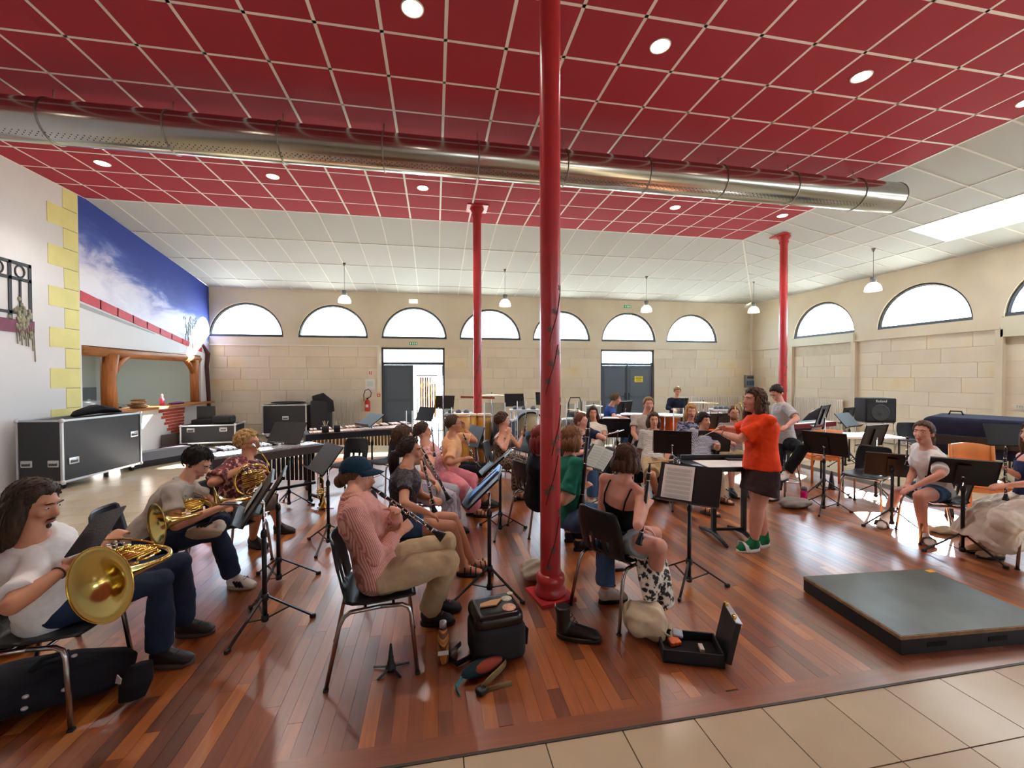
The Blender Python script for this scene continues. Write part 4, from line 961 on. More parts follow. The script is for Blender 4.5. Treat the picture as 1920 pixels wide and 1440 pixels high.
# ================================================================ back percussion
CYM=mat('cymbal_bronze','#d8c08a',.28,metal=.9); SKINM=mat('drum_head','#ece8df',.5); COPPER=mat('copper_bowl','#b85f2e',.3,metal=.85); STL=mat('drum_steel','#c4c8cc',.25,metal=.9); CONGA=mat('conga_wood','#c9913f',.35,var=.2,stretch=(5,5,.5)); NAVY=mat('drum_shell_blue','#38404e',.3)
def at(px,py,z,d): q=PD(px,py,d); return V((q.x,q.y,z))
def cymbal(px,py,d,label,r=.2,tilt=0):
    q=PD(px,py,d); e=thing('cymbal',label,'cymbal',(q.x,q.y,0)); z=q.z
    T=MX.Translation((0,0,z))@MX.Rotation(tilt,4,'Y')
    m=MB(); m.lathe([(.004,.025),(.025,.022),(.04,.008),(r*.6,0),(r,-.014),(r,-.017),(r*.6,-.004),(.04,.004)],28,T); m.build('plate',CYM,e)
    m=MB(); m.tube([(0,0,.3),(0,0,z+.04)],.01,8); m.build('pole',STL,e)
    for k in range(3): a=k*2*pi/3; m=MB(); m.bar((0,0,.34),(.26*cos(a),.26*sin(a),.01),.014); m.build('leg',STL,e)
    m=MB(); m.lathe([(.012,z+.025),(.012,z+.045)],8); m.build('wing_nut',BLK,e)
cymbal(922,740,8.9,'thin bright cymbal on a stand behind the slim pillar',.26); cymbal(1083,770,7.4,'tilted cymbal right of the thick pillar',.2,.2); cymbal(1113,760,8.6,'small cymbal above the white tee woman',.19); cymbal(1319,754,9.8,'large bright cymbal against the right of the back wall',.33,.02)
def drum(px,py,d,r,h,label,shell,z=None,legs=True,name='drum'):
    q=PD(px,py,d); zt=q.z if z is None else z; e=thing(name,label,'drum',(q.x,q.y,0))
    m=MB(); m.lathe([(r*.98,zt-h),(r,zt-h+.01),(r,zt-.01),(r*.98,zt)],28); m.build('shell',shell,e)
    m=MB(); m.lathe([(.001,zt+.004),(r*.97,zt+.004),(r*.97,zt),(.001,zt)],28); m.build('drum_head',SKINM,e)
    for zz in(zt-.012,zt-h+.012): m=MB(); m.tube([((r+.008)*cos(2*pi*j/28),(r+.008)*sin(2*pi*j/28),zz) for j in range(28)],.009,6,close=True); m.build('hoop',STL,e)
    for k in range(6): a=k*pi/3; m=MB(); m.tube([((r+.014)*cos(a),(r+.014)*sin(a),zt-h),((r+.014)*cos(a),(r+.014)*sin(a),zt)],.005,5); m.build('tension_rod',STL,e)
    if legs:
        for k in range(3): a=k*2*pi/3+.5; m=MB(); m.tube([(r*.6*cos(a),r*.6*sin(a),zt-h+.02),(r*1.2*cos(a),r*1.2*sin(a),.005)],.011,6); m.build('leg',STL,e)
    return e
def timpani(px,py,d,r,label):
    q=PD(px,py,d); zt=q.z; e=thing('timpani',label,'timpani',(q.x,q.y,0))
    m=MB(); m.lathe([(.05,zt-r*1.25),(r*.5,zt-r*1.15),(r*.8,zt-r*.85),(r*.95,zt-r*.45),(r,zt-.04),(r,zt)],28); m.build('bowl',COPPER,e)
    m=MB(); m.lathe([(.001,zt+.006),(r*.98,zt+.006),(r*.98,zt),(.001,zt)],28); m.build('drum_head',SKINM,e)
    m=MB(); m.tube([((r+.012)*cos(2*pi*j/28),(r+.012)*sin(2*pi*j/28),zt) for j in range(28)],.014,6,close=True); m.build('hoop',STL,e)
    for k in range(6): a=k*pi/3; m=MB(); m.tube([((r+.02)*cos(a),(r+.02)*sin(a),zt),((r+.02)*cos(a),(r+.02)*sin(a),zt-r*.7),(r*.5*cos(a),r*.5*sin(a),.12)],.011,6); m.build('strut',STL,e)
    m=MB(); m.lathe([(r*.7,.02),(r*.7,.07),(r*.4,.12),(.06,.14)],20); m.build('base',BLKM,e)
timpani(1246,778,8.2,.36,'copper kettledrum behind the flautist in striped tee'); timpani(1195,777,8.8,.33,'copper kettledrum in front of the dark double door'); timpani(1322,776,8.9,.38,'wide kettledrum behind the curly blonde saxophonist'); timpani(1140,779,9.2,.3,'smaller kettledrum near the boy in blue')
drum(945,787,7.6,.2,.5,'tall dark drum behind the floral jumpsuit woman',NAVY,legs=True); drum(1145,783,7.3,.13,.16,'small yellow bongo drum beside the white tee woman',CONGA); drum(1075,785,7.8,.22,.2,'silver snare drum right of the thick pillar',STL)
for k,(px,d) in enumerate(((866,7.4),(880,7.7),(908,7.75))):
    q=PD(px,776,d); e=thing('conga','%s yellow conga drum beside the slim red pillar'%['leftmost','middle','rightmost'][k],'drum',(q.x,q.y,0)); zt=q.z
    m=MB(); m.lathe([(.1,.02),(.13,.3),(.15,zt-.25),(.135,zt)],20); m.build('shell',CONGA,e); m=MB(); m.lathe([(.001,zt+.006),(.13,zt+.006),(.135,zt),(.001,zt)],20); m.build('drum_head',SKINM,e); m=MB(); m.tube([(.142*cos(2*pi*j/20),.142*sin(2*pi*j/20),zt-.03) for j in range(20)],.008,6,close=True); m.build('hoop',STL,e); m=MB(); m.lathe([(.11,.0),(.11,.025)],16); m.build('foot_ring',BLKM,e)
# bass drum with cream head facing the hall
q=PD(991,800,8.4); e=thing('bass_drum','bass drum with cream head behind the music stands','drum',(q.x,q.y,0)); T=MX.Translation((0,0,q.z))@MX.Rotation(pi/2,4,'X')
m=MB(); m.lathe([(.3,-.2),(.3,.2)],30,T); m.build('shell',BLK,e); m=MB(); m.lathe([(.001,.205),(.285,.205),(.285,.2),(.001,.2)],30,T); m.build('drum_head',mat('cream_head','#e2d3a6',.5),e)
m=MB(); m.tube([T@V((.305*cos(2*pi*j/30),.305*sin(2*pi*j/30),.2)) for j in range(30)],.014,6,close=True); m.build('hoop',BLK,e)
for s_ in(-1,1): m=MB(); m.tube([(s_*.25,0,q.z-.2),(s_*.34,-.1,.005)],.014,6); m.build('leg',STL,e)
# acrylic drum screens
def screen(px0,py0,px1,py1,d,label):
    a=PD(px0,py0,d); b=PD(px1,py1,d); e=thing('acrylic_screen',label,'screen',(a.x,a.y,0)); u=V((b.x-a.x,b.y-a.y,0)); w=u.length; e.rotation_euler=(0,0,math.atan2(u.y,u.x))
    m=MB(); m.bb(0,w,-.003,.003,max(.02,b.z-.45),a.z); m.build('panel',PLEXI,e)
    for x in(.0,w): m=MB(); m.tube([(x,0,0),(x,0,a.z)],.009,6); m.build('edge_post',mat('acrylic_edge','#cfd8dc',.2),e)
    m=MB(); m.bar((0,0,.012),(w,0,.012),.12,.02); m.build('foot',PLEXI,e)
screen(762,770,773,800,6.6,'narrow clear acrylic screen at the left by the marimba'); screen(822,764,847,800,7.2,'clear acrylic screen below the music stand by the bells'); screen(908,755,947,805,7.0,'large clear acrylic screen left of the floral jumpsuit woman'); screen(970,752,986,790,7.9,'clear acrylic panel under the upright music stand'); screen(1062,757,1078,785,7.6,'tinted acrylic panel just right of the thick pillar'); screen(1083,752,1094,780,8.2,'narrow acrylic panel under the folding trolley'); screen(1098,752,1126,790,8.4,'clear acrylic screen behind the white tee woman'); screen(1263,765,1281,798,7.4,'clear acrylic screen behind the curly blonde saxophonist')
# percussion table rails
for k,(px0,px1,py,d,lb) in enumerate(((832,882,776,7.5,'silver percussion table beside the slim pillar'),(955,1012,769,7.8,'silver percussion rack in front of the upright music stand'),(1345,1378,768,8.6,'small percussion table near the bearded trombonist'))):
    a=PD(px0,py,d); b=PD(px1,py,d); e=thing('percussion_table',lb,'table',(a.x,a.y,0)); u=V((b.x-a.x,b.y-a.y,0)); w=u.length; e.rotation_euler=(0,0,math.atan2(u.y,u.x))
    m=MB(); m.bb(0,w,0,.4,a.z-.03,a.z); m.build('top',mat('pale_table','#cdd2d5',.3),e)
    for x in(.03,w-.03):
        for y in(.03,.37): m=MB(); m.tube([(x,y,0),(x,y,a.z-.03)],.012,6); m.build('leg',STL,e)
    for t in range(3): m=MB(); m.lathe([(.05,a.z),(.055,a.z+.03),(.03,a.z+.06),(.0101,a.z+.065)],12,MX.Translation((w*(.2+.3*t),.2,0))); m.build('temple_block',mat('block_grey','#5c646c',.3),e)
# temple-block bar / wooden ratchet behind the slim pillar
q=PD(882,744,8.6); e=thing('chime_bar_rack','brown wooden percussion bar on a white stand behind the slim pillar','instrument',(q.x,q.y,0)); m=MB(); m.bar((-.2,0,q.z),(.5,0,q.z-.03),.03,.04); m.build('wooden_bar',mat('reddish_wood','#8a3a1e',.4),e); m=MB(); m.tube([(.1,0,.0),(.1,0,q.z)],.012,6); m.build('pole',STL,e); m=MB(); m.lathe([(.16,0),(.16,.015),(.02,.03)],16,MX.Translation((.1,0,0))); m.build('base',STL,e)
# tubular bells in front of the open door
q=at(803,740,0,9.3); e=thing('tubular_bells','golden tubular bells on a frame in the open doorway','tubular bells',(q.x,q.y,0),R(-8)); GB=mat('gold_bell','#c9a03c',.22,metal=1); zt=PD(803,703,9.3).z
for i in range(7): m=MB(); L_=1.05-.05*i; zz=zt-.05-(.14 if i>=5 else 0); m.tube([(-.17+.052*i,0 if i%2 else .05,zz-L_),(-.17+.052*i,0 if i%2 else .05,zz)],.019,10); m.build('bell_tube',GB,e)
m=MB(); m.bb(-.26,.2,-.02,.08,zt-.03,zt); m.build('top_bar',STL,e)
for x in(-.25,.32): m=MB(); m.tube([(x,.03,.03),(x,.03,zt-.02)],.012,6); m.build('post',STL,e)
m=MB(); m.bb(-.28,.35,-.2,.26,.02,.05); m.build('base',BLKM,e)
# ================================================================ people
SKINS={'fair':'#c98f73','mid':'#b97f60','tan':'#a86e50','pink':'#cf9580'}
def skinm(k):
    n='skin_'+k
    if n in MATS: return MATS[n]
    t=NT(n); t.b.inputs['Roughness'].default_value=.5; t.b.inputs['Specular IOR Level'].default_value=.35
    mp=t.coord((9,9,9)); nz=t.add('ShaderNodeTexNoise'); nz.inputs['Scale'].default_value=1.5; nz.inputs['Detail'].default_value=4; t.ln(mp,0,nz,0)
    c=SKINS[k]; hs=t.add('ShaderNodeHueSaturation'); hs.inputs['Color'].default_value=srgb(c); mr=t.add('ShaderNodeMapRange'); mr.inputs[1].default_value=.3; mr.inputs[2].default_value=.7; mr.inputs[3].default_value=.93; mr.inputs[4].default_value=1.07; t.ln(nz,0,mr,0); t.ln(mr,0,hs,'Value'); t.ln(hs,0,t.b,0)
    t.b.inputs['Subsurface Weight'].default_value=.08; t.b.inputs['Subsurface Radius'].default_value=(.02,.008,.005)
    MATS[n]=t.m; return t.m
def hairm(col):
    n='hair_'+col
    if n in MATS: return MATS[n]
    t=NT(n); t.b.inputs['Roughness'].default_value=.55; t.b.inputs['Specular IOR Level'].default_value=.22; mp=t.coord((1,1,.14)); nz=t.add('ShaderNodeTexNoise'); nz.inputs['Scale'].default_value=85; nz.inputs['Detail'].default_value=3; t.ln(mp,0,nz,0)
    hs=t.add('ShaderNodeHueSaturation'); hs.inputs['Color'].default_value=srgb(col); mr=t.add('ShaderNodeMapRange'); mr.inputs[1].default_value=.3; mr.inputs[2].default_value=.7; mr.inputs[3].default_value=.5; mr.inputs[4].default_value=1.5; t.ln(nz,0,mr,0); t.ln(mr,0,hs,'Value'); t.ln(hs,0,t.b,0); t.bump(nz,0,.6,.01)
    MATS[n]=t.m; return t.m
def cloth(n,col,var=.12): return mat('cloth_'+n,col,.85,spec=.2,var=var,vscale=7,bump=.5,bscale=9,bdist=.03)
FOLD=bpy.data.textures.new('fold_noise','CLOUDS'); FOLD.noise_scale=.085; FOLD.noise_depth=1
def folds(o,st=.022):
    d=o.modifiers.new('d','DISPLACE'); d.texture=FOLD; d.texture_coords='GLOBAL'; d.strength=st; d.mid_level=.52
    s=o.modifiers.new('s2','SMOOTH'); s.factor=.5; s.iterations=2; return o
def remesh(o,vox,it=5,fac=.5):
    m=o.modifiers.new('r','REMESH'); m.mode='VOXEL'; m.voxel_size=vox; m.use_smooth_shade=True
    s=o.modifiers.new('s','SMOOTH'); s.factor=fac; s.iterations=it; return o
def lift(prev,px,L,sg):
    """point on the ray of that pixel at bone length L from the joint before it"""
    r=ray(*px).normalized(); w=CAM-prev; b=w.dot(r); c=w.length_squared-L*L; D=b*b-c
    if D<=0:
        q=CAM+r*(-b); return q if (q-prev).length<L*1.25 else prev+(q-prev).normalized()*L*1.25
    return CAM+r*(-b+sg*math.sqrt(D))
def ik(a,b,L1,L2,hint):
    d=b-a; l=min(d.length,(L1+L2)*.999); d=d.normalized(); x=(L1*L1-L2*L2+l*l)/(2*l); h=math.sqrt(max(0,L1*L1-x*x)); n=hint-d*hint.dot(d); n=n.normalized() if n.length>1e-5 else d.orthogonal(); return a+d*x+n*h
TR0=[(-.115,.105,.085),(-.05,.158,.112),(.04,.15,.108),(.14,.132,.098),(.22,.132,.1),(.31,.15,.112),(.39,.158,.108),(.44,.135,.085),(.475,.085,.065),(.49,.074,.062),(.5,.06,.058)]
def hand(mb,w,d,nrm,s,curl,side):
    """palm and five fingers; d direction to fingertips, nrm back of the hand, side +1 thumb to the right of d"""
    d=d.normalized(); nrm=(nrm-d*nrm.dot(d)); nrm=nrm.normalized() if nrm.length>1e-4 else d.orthogonal().normalized(); t=d.cross(nrm)*side; s=s*1.0
    mb.tube([w-d*.015*s,w+d*.02*s,w+d*.06*s,w+d*.088*s],[(.017*s,.024*s),(.016*s,.034*s),(.015*s,.04*s),(.012*s,.036*s)],10,up=nrm)
    for k,(o,L) in enumerate(((.03,.072),(.01,.082),(-.01,.076),(-.029,.06))):
        p=w+d*.082*s+t*o*s; L*=s; a=curl*(.75+.1*k); q=[p-d*.02*s,p]
        for j in range(3):
            ang=a*(j+.6)*.62; q.append(q[-1]+(d*cos(ang)-nrm*sin(ang))*L*(.42,.32,.26)[j])
        mb.tube(q,[.0088*s,.0092*s,.0086*s,.0078*s,.006*s],7)
    p=w+d*.03*s+t*.03*s; q=[p-t*.012*s,p,p+(t*.75+d*.65-nrm*.25*curl)*.034*s,p+(t*.8+d*1.35-nrm*.6*curl)*.05*s]; mb.tube(q,[.012*s,.0115*s,.0105*s,.008*s],7)
def person(label,hip,face,neck,head,hz=.53,hyaw=None,hpitch=0,htilt=0,arms={},legs={},s=.93,skin='fair',hair=('short','#3a2a20'),top=None,bottom=None,shoes=None,vox=.009,fem=0,extra='',hd=None,pose='seated',glass=False,beard=None,chairlab=None,chairface=None,chairmat=None,twist=0,neckL=.48,shd=.055,bulk=1):
    hp=P(hip[0],hip[1],hz) if hd is None else V((PD(hip[0],hip[1],hd).x,PD(hip[0],hip[1],hd).y,hz))
    root=V((hp.x,hp.y,0)); e=thing('person',label,'person',root); f=V((cos(R(face)),sin(R(face)),0)); rt=V((f.y,-f.x,0))
    nk=lift(hp,neck[:2],neckL*s,neck[2]) if len(neck)==3 else V(neck[:3])
    u=(nk-hp).normalized(); ts=R(face+twist); ft=V((cos(ts),sin(ts),0)); r2=V((ft.y,-ft.x,0)); r2=(r2-u*r2.dot(u)).normalized(); fr=u.cross(r2)*1; fr=fr if fr.dot(ft)>0 else -fr
    hc=lift(nk,head[:2],.155*s,head[2]); S=s
    sh={'r':nk-u*shd*S+r2*.168*S*(1-.08*fem),'l':nk-u*shd*S-r2*.168*S*(1-.08*fem)}; hj={'r':hp+rt*.088*S-u*.03*S,'l':hp-rt*.088*S-u*.03*S}
    el={};wr={};hdv={};kn={};an={};ft_={}
    for k in 'rl':
        sd=1 if k=='r' else -1; A=arms.get(k)
        if A and 'w' in A:                                  # world target + elbow hint
            wr[k]=V(A['w']); el[k]=ik(sh[k],wr[k],.27*S,.24*S,V(A.get('h',-UPV*1+r2*sd*.6-fr*.2)))
        elif A:
            el[k]=lift(sh[k],A['e'][:2],.27*S,A['e'][2]); wr[k]=lift(el[k],A['wr'][:2],.24*S,A['wr'][2])
        else:
            wr[k]=hp+fr*.3*S+rt*sd*.1*S+V((0,0,.1*S)); el[k]=ik(sh[k],wr[k],.27*S,.24*S,-UPV+r2*sd*.5)
        fd=(wr[k]-el[k]).normalized()
        hdv[k]=(V(A['hd']).normalized() if A and 'hd' in A else fd,V(A['n']) if A and 'n' in A else (UPV+r2*sd*.3),(A or {}).get('curl',.7))
        G=legs.get(k)
        if pose=='seated' and not G: kn[k]=hj[k]+f*.4*S+rt*sd*.03; an[k]=V((kn[k].x,kn[k].y,.085))+f*.02
        elif pose=='standing' and not G: kn[k]=hj[k]+V((0,0,-.41*S))+f*.01; an[k]=V((kn[k].x,kn[k].y,.08))-f*.02
        else:
            if 'k' not in G: an[k]=P(G['a'][0],G['a'][1],.085); kn[k]=(hj[k]+an[k])/2+f*.03
            else: kn[k]=lift(hj[k],G['k'][:2],.41*S,G['k'][2]) if len(G['k'])==3 else V(G['k'])
            an[k]=(lift(kn[k],G['a'][:2],.41*S,G['a'][2]) if len(G['a'])==3 else P(G['a'][0],G['a'][1],.085)) if 'a' in G else V((kn[k].x,kn[k].y,.085))
        fa=R((G or {}).get('fa',face)); ft_[k]=V((cos(fa),sin(fa),(G or {}).get('fz',0))).normalized()
    lo=lambda p: V(p)-root
    # ---- body: one continuous skin
    b=MB(); side=r2
    def torso(mb,inf,a=None,z=None,wide=0):
        pts=[];rs=[]
        for (h,x,y) in TR0:
            if a is not None and not(a<=h<=z): continue
            if fem: x,y=x*(1.06 if h<.05 else .93 if h<.25 else .93),y*(1.08 if .25<h<.4 else 1)
            t=h/.5; c=hp.lerp(nk,max(0,min(1.1,(h+.0)/(.48)))) if h>0 else hp+u*h*S
            sd_=rt.lerp(r2,max(0,min(1,t))); pts.append(lo(c)); rs.append(((x+inf)*S,(y+inf)*S+wide*S))
        mb.tube(pts,rs,20,up=rt-u*rt.dot(u))
    torso(b,0)
    b.tube([lo(nk-u*.05*S),lo(nk+u*.01*S),lo(nk.lerp(hc,.55)),lo(hc)],[.068*S,.056*S,.052*S,.05*S],12)
    hy=R(hyaw if hyaw is not None else face); hf=V((cos(hy),sin(hy),0)); hr=V((hf.y,-hf.x,0)); HM=MX((hr,hf,UPV)).transposed().to_4x4()@MX.Rotation(R(hpitch),4,'X')@MX.Rotation(R(htilt),4,'Y'); HM.translation=lo(hc); HM=HM@MX.Scale(S*1.02,4)
    b.ell((0,-.012,.03),(.074,.093,.088),HM); b.ell((0,.022,-.045),(.056,.062,.072),HM,12,8); b.ell((0,.066,-.093),(.026,.022,.02),HM,8,6); b.ell((0,.03,-.01),(.064,.06,.06),HM,10,7)
    b.tube([HM@V(p) for p in((0,.082,.028),(0,.093,.005),(0,.108,-.022),(0,.09,-.034))],[.008*S,.011*S,.0155*S,.012*S],8); b.ell((0,.076,.038),(.05,.016,.012),HM,10,6); b.ell((0,.082,-.058),(.024,.014,.009),HM,8,5)
    for sx in(-1,1): b.ell((sx*.077,-.01,-.008),(.01,.021,.031),HM,8,6); b.ell((sx*.036,.066,-.02),(.022,.02,.018),HM,8,5)
    for k in 'rl':
        sd=1 if k=='r' else -1; am=(.9 if fem else 1)*bulk
        b.ell(lo(sh[k]),(.06*S*am,.06*S*am,.058*S*am),None,12,8); b.tube([lo(nk-u*.01*S),lo(nk.lerp(sh[k],.5)-u*.0*S),lo(sh[k])],[.045*S,.046*S,.05*S],10)
        b.tube([lo(sh[k]),lo(sh[k].lerp(el[k],.5)),lo(el[k])],[.052*S*am,.047*S*am,.04*S*am],12); b.tube([lo(el[k]),lo(el[k].lerp(wr[k],.3)),lo(wr[k])],[.04*S*am,.041*S*am,.026*S*am],12); b.ell(lo(el[k]),(.041*S*am,)*3,None,10,7)
        d,n,cu=hdv[k]; hand(b,lo(wr[k]),d,n,S*.98,cu,-sd)
        tf=(1.05 if fem else 1)*bulk
        b.tube([lo(hj[k]),lo(hj[k].lerp(kn[k],.45)),lo(kn[k])],[.086*S*tf,.074*S*tf,.056*S*bulk],14); b.ell(lo(kn[k]),(.056*S,)*3,None,12,8); b.tube([lo(kn[k]),lo(kn[k].lerp(an[k],.3)),lo(kn[k].lerp(an[k],.7)),lo(an[k])],[.054*S*bulk,.058*S*bulk,.044*S*bulk,.034*S],12)
        A0=lo(an[k]); F0=ft_[k]; dn=V((legs.get(k) or {}).get('dn',(0,0,-1))); dn=(dn-F0*dn.dot(F0)).normalized()
        b.tube([A0-F0*.035*S+dn*.03*S,A0+F0*.02*S+dn*.03*S,A0+F0*.09*S+dn*.048*S,A0+F0*.15*S+dn*.056*S,A0+F0*.175*S+dn*.058*S],[(.04*S,.03*S),(.044*S,.034*S),(.034*S,.04*S),(.022*S,.042*S),(.012*S,.03*S)],12,up=dn)
    remesh(b.build('body',skinm(skin),e),vox,4,.45)
    # ---- clothes
    if top:
        t=MB(); M_,sl=top['m'],top.get('sl',.55); inf=top.get('inf',.016); lo_,hi_=top.get('hem',-.05),top.get('neck',.492)
        torso(t,inf+(bulk-1)*.03,lo_,hi_)
        if sl>0:
            for k in 'rl':
                a=sh[k]; c=el[k]; fl_=top.get('flare',.012)
                if sl<=1: q=[a+(a-c)*.02,a.lerp(c,sl*.5),a.lerp(c,sl)]; rr=[.064,.062,.06+fl_]
                else: q=[a,a.lerp(c,.5),c,c.lerp(wr[k],(sl-1)*.5),c.lerp(wr[k],sl-1)]; rr=[.064,.064,.06,.056,.046]
                t.tube([lo(p) for p in q],[x*S for x in rr],14); t.ell(lo(a),(.07*S,.07*S,.066*S),None,12,8); t.tube([lo(nk.lerp(a,.22)-u*.012*S),lo(nk.lerp(a,.6)),lo(a)],[.05*S,.056*S,.062*S],10)
                if sl>1: t.ell(lo(c),(.06*S,)*3,None,10,7)
        folds(remesh(t.build(top.get('nm','shirt'),M_,e),max(.009,vox),3),.02 if sl else .006)
        if top.get('straps'):
            m=MB()
            for sd in(-1,1):
                m.tube([lo(nk-u*.17*S+r2*sd*.09*S+fr*.112*S),lo(nk-u*.09*S+r2*sd*.088*S+fr*.106*S),lo(nk-u*.02*S+r2*sd*.088*S+fr*.055*S),lo(nk+u*.0*S+r2*sd*.088*S),lo(nk-u*.02*S+r2*sd*.088*S-fr*.058*S),lo(nk-u*.09*S+r2*sd*.085*S-fr*.112*S),lo(nk-u*.18*S+r2*sd*.08*S-fr*.118*S)],.006*S,6)
            m.build('strap',M_,e)
        if top.get('collar'):
            m=MB(); m.tube([lo(nk+u*(.012 if cos(a)<.6 else -.02)*S+(r2*sin(a)*.068+fr*cos(a)*.068)*S) for a in [2*pi*i/16 for i in range(16)]],(.022*S),6,flat=.5,close=True); m.build('collar',M_,e)
    if bottom:
        t=MB(); M_,lg=bottom['m'],bottom.get('leg',1.9); wd=bottom.get('w',.012); torso(t,.014+(bulk-1)*.06,-.12,.1)
        for k in 'rl':
            a,c,d=hj[k],kn[k],an[k]
            if lg<=1: q=[a,a.lerp(c,lg*.5),a.lerp(c,lg)]; rr=[.1*bulk,(.092+wd*.5)*bulk,(.085+wd)*bulk]
            else: q=[a,a.lerp(c,.5),c,c.lerp(d,.5*(lg-1)),c.lerp(d,lg-1)]; rr=[.1,.088+wd,.068+wd,.064+wd,.055+wd*1.6]
            t.tube([lo(p) for p in q],[x*S for x in rr],14)
            if lg>1: t.ell(lo(c),((.06+wd)*S,)*3,None,12,8)
        folds(remesh(t.build(bottom.get('nm','trousers'),M_,e),max(.009,vox),3),.018)
        if bottom.get('belt'): m=MB(); c=hp.lerp(nk,.16); m.tube([lo(c+(rt*sin(a)*.16+f*cos(a)*.125)*S) for a in [2*pi*i/20 for i in range(20)]],.014*S,6,flat=.5,close=True); m.build('belt',BLK,e)
    if top and bottom and bottom.get('skirt'):
        t=MB(); kc=(kn['r']+kn['l'])/2; ac=V((kc.x,kc.y,.16)); t.tube([lo(hp),lo(hp.lerp(kc,.6)),lo(kc+V((0,0,.0))),lo(kc.lerp(ac,.5)+f*.04),lo(ac+f*.06)],[(.2,.13),(.22,.12),(.23,.13),(.27,.19),(.3,.24)],18,up=rt); folds(remesh(t.build('skirt',bottom['m'],e),.012,4),.05)
    if shoes:
        st,M_=shoes[0],shoes[1]
        for k in 'rl':
            A0=lo(an[k]); F0=ft_[k]; dn=V((legs.get(k) or {}).get('dn',(0,0,-1))); dn=(dn-F0*dn.dot(F0)).normalized(); sx=F0.cross(dn)
            if st=='none': continue
            if st in('shoe','boot','sock','slide'):
                if st!='slide' or len(shoes)>2:
                    t=MB(); i=.008; t.tube([A0-F0*.05*S+dn*.034*S,A0-F0*.03*S+dn*.03*S,A0+F0*.03*S+dn*.025*S,A0+F0*.09*S+dn*.044*S,A0+F0*.15*S+dn*.056*S,A0+F0*.188*S+dn*.06*S],[((.03+i)*S,.026*S),((.042+i)*S,.036*S),((.05+i)*S,.042*S),((.036+i)*S,.047*S),((.026+i)*S,.047*S),((.016)*S,.032*S)],14,up=dn)
                    h=.13 if st=='boot' else .1 if st in('sock','slide') else .02; t.tube([A0+dn*.02*S,A0-dn*h*S*.5,lo(an[k].lerp(kn[k],h/.41))],[.046*S,.042*S,.044*S],12)
                    mm=shoes[2] if st=='slide' else M_; remesh(t.build('sock' if st in('sock','slide') else 'shoe',mm,e),max(.008,vox),2)
                if st in('shoe','boot'):
                    m=MB(); n=16; ring=lambda z,g:[A0+F0*((.068+.125*cos(2*pi*j/n))*S*g)+sx*(.05*S*sin(2*pi*j/n)*(1.0 if cos(2*pi*j/n)>0 else .85)*g)+dn*z*S for j in range(n)]
                    m.rings([ring(.092,1),ring(.074,1.03),ring(.062,1.0)],True); m.build('sole',shoes[3] if len(shoes)>3 else MATS['matt_black'],e)
                    if len(shoes)>2 and shoes[2]:
                        for t_ in(.03,.055,.08): 
                            m=MB(); m.bar(A0+F0*t_*S+sx*(.049 if True else 0)*S+dn*.01*S,A0+F0*(t_+.035)*S+sx*.05*S+dn*.06*S,.01*S,.014*S,up=sx); m.build('side_stripe',shoes[2],e)
                            m=MB(); m.bar(A0+F0*t_*S-sx*.049*S+dn*.01*S,A0+F0*(t_+.035)*S-sx*.05*S+dn*.06*S,.01*S,.014*S,up=sx); m.build('side_stripe',shoes[2],e)
                    m=MB()
                    for t_ in(.04,.06,.08,.1): m.tube([A0+F0*t_*S+sx*.022*S-dn*(.012-.35*(t_-.04))*S*1,A0+F0*(t_+.008)*S-dn*(.02-.35*(t_-.04))*S,A0+F0*t_*S-sx*.022*S-dn*(.012-.35*(t_-.04))*S],.0035*S,5)
                    o=m.build('laces',mat('lace_grey','#8a857c',.8) if st=='shoe' else BLKM,e)
            if st in('slide','sandal'):
                m=MB(); n=16; ring=lambda z:[A0+F0*((.068+.13*cos(2*pi*j/n))*S)+sx*(.052*S*sin(2*pi*j/n))+dn*z*S for j in range(n)]
                m.rings([ring(.092),ring(.064)],True); m.build('sole',M_,e)
                if st=='slide': m=MB(); m.tube([A0+F0*.1*S+sx*.054*S+dn*.075*S,A0+F0*.105*S+sx*.04*S+dn*.02*S,A0+F0*.105*S-dn*-.004*S,A0+F0*.105*S-sx*.04*S+dn*.02*S,A0+F0*.1*S-sx*.054*S+dn*.075*S],[(.005*S,.04*S)]*5,8,up=dn); m.build('strap',M_,e)
                else:
                    for t_ in(.02,.075,.12): m=MB(); m.tube([A0+F0*t_*S+sx*.05*S+dn*.07*S,A0+F0*t_*S+sx*.03*S+dn*.01*S,A0+F0*t_*S+dn*(-.012+t_*.35)*S,A0+F0*t_*S-sx*.03*S+dn*.01*S,A0+F0*t_*S-sx*.05*S+dn*.07*S],.006*S,6); m.build('strap',M_,e)
    # ---- face
    eyem=mat('eye_white','#cfc4ba',.3); irm=mat('iris_dark','#2a1d15',.2); brm=hairm(hair[1]); lip=mat('lips','#a85c52',.5)
    for sx in(-1,1):
        m=MB(); m.ell((sx*.031,.0825,.012),(.0115,.006,.0036),HM,10,6); ey=m.build('eye',eyem,e); m=MB(); m.ell((sx*.031,.0872,.0122),(.0052,.0028,.0038),HM,8,5); m.build('iris',irm,ey)
        m=MB(); m.tube([HM@V((sx*.012,.095,.033)),HM@V((sx*.03,.097,.039)),HM@V((sx*.05,.085,.034))],[.003*S,.0042*S,.002*S],6); m.build('eyebrow',brm,e)
    m=MB(); m.tube([HM@V((-.025,.086,-.06)),HM@V((-.01,.0965,-.058)),HM@V((.01,.0965,-.058)),HM@V((.025,.086,-.06))],[.003*S,.0068*S,.0068*S,.003*S],6); m.build('mouth',lip,e)
    if beard:
        m=MB(); m.ell((0,.03,-.062),(.058,.06,.056),HM,14,9,lambda d:1.03 if (d.z<.25 and d.y>-.4) else .8); m.build('beard',hairm(beard),e)
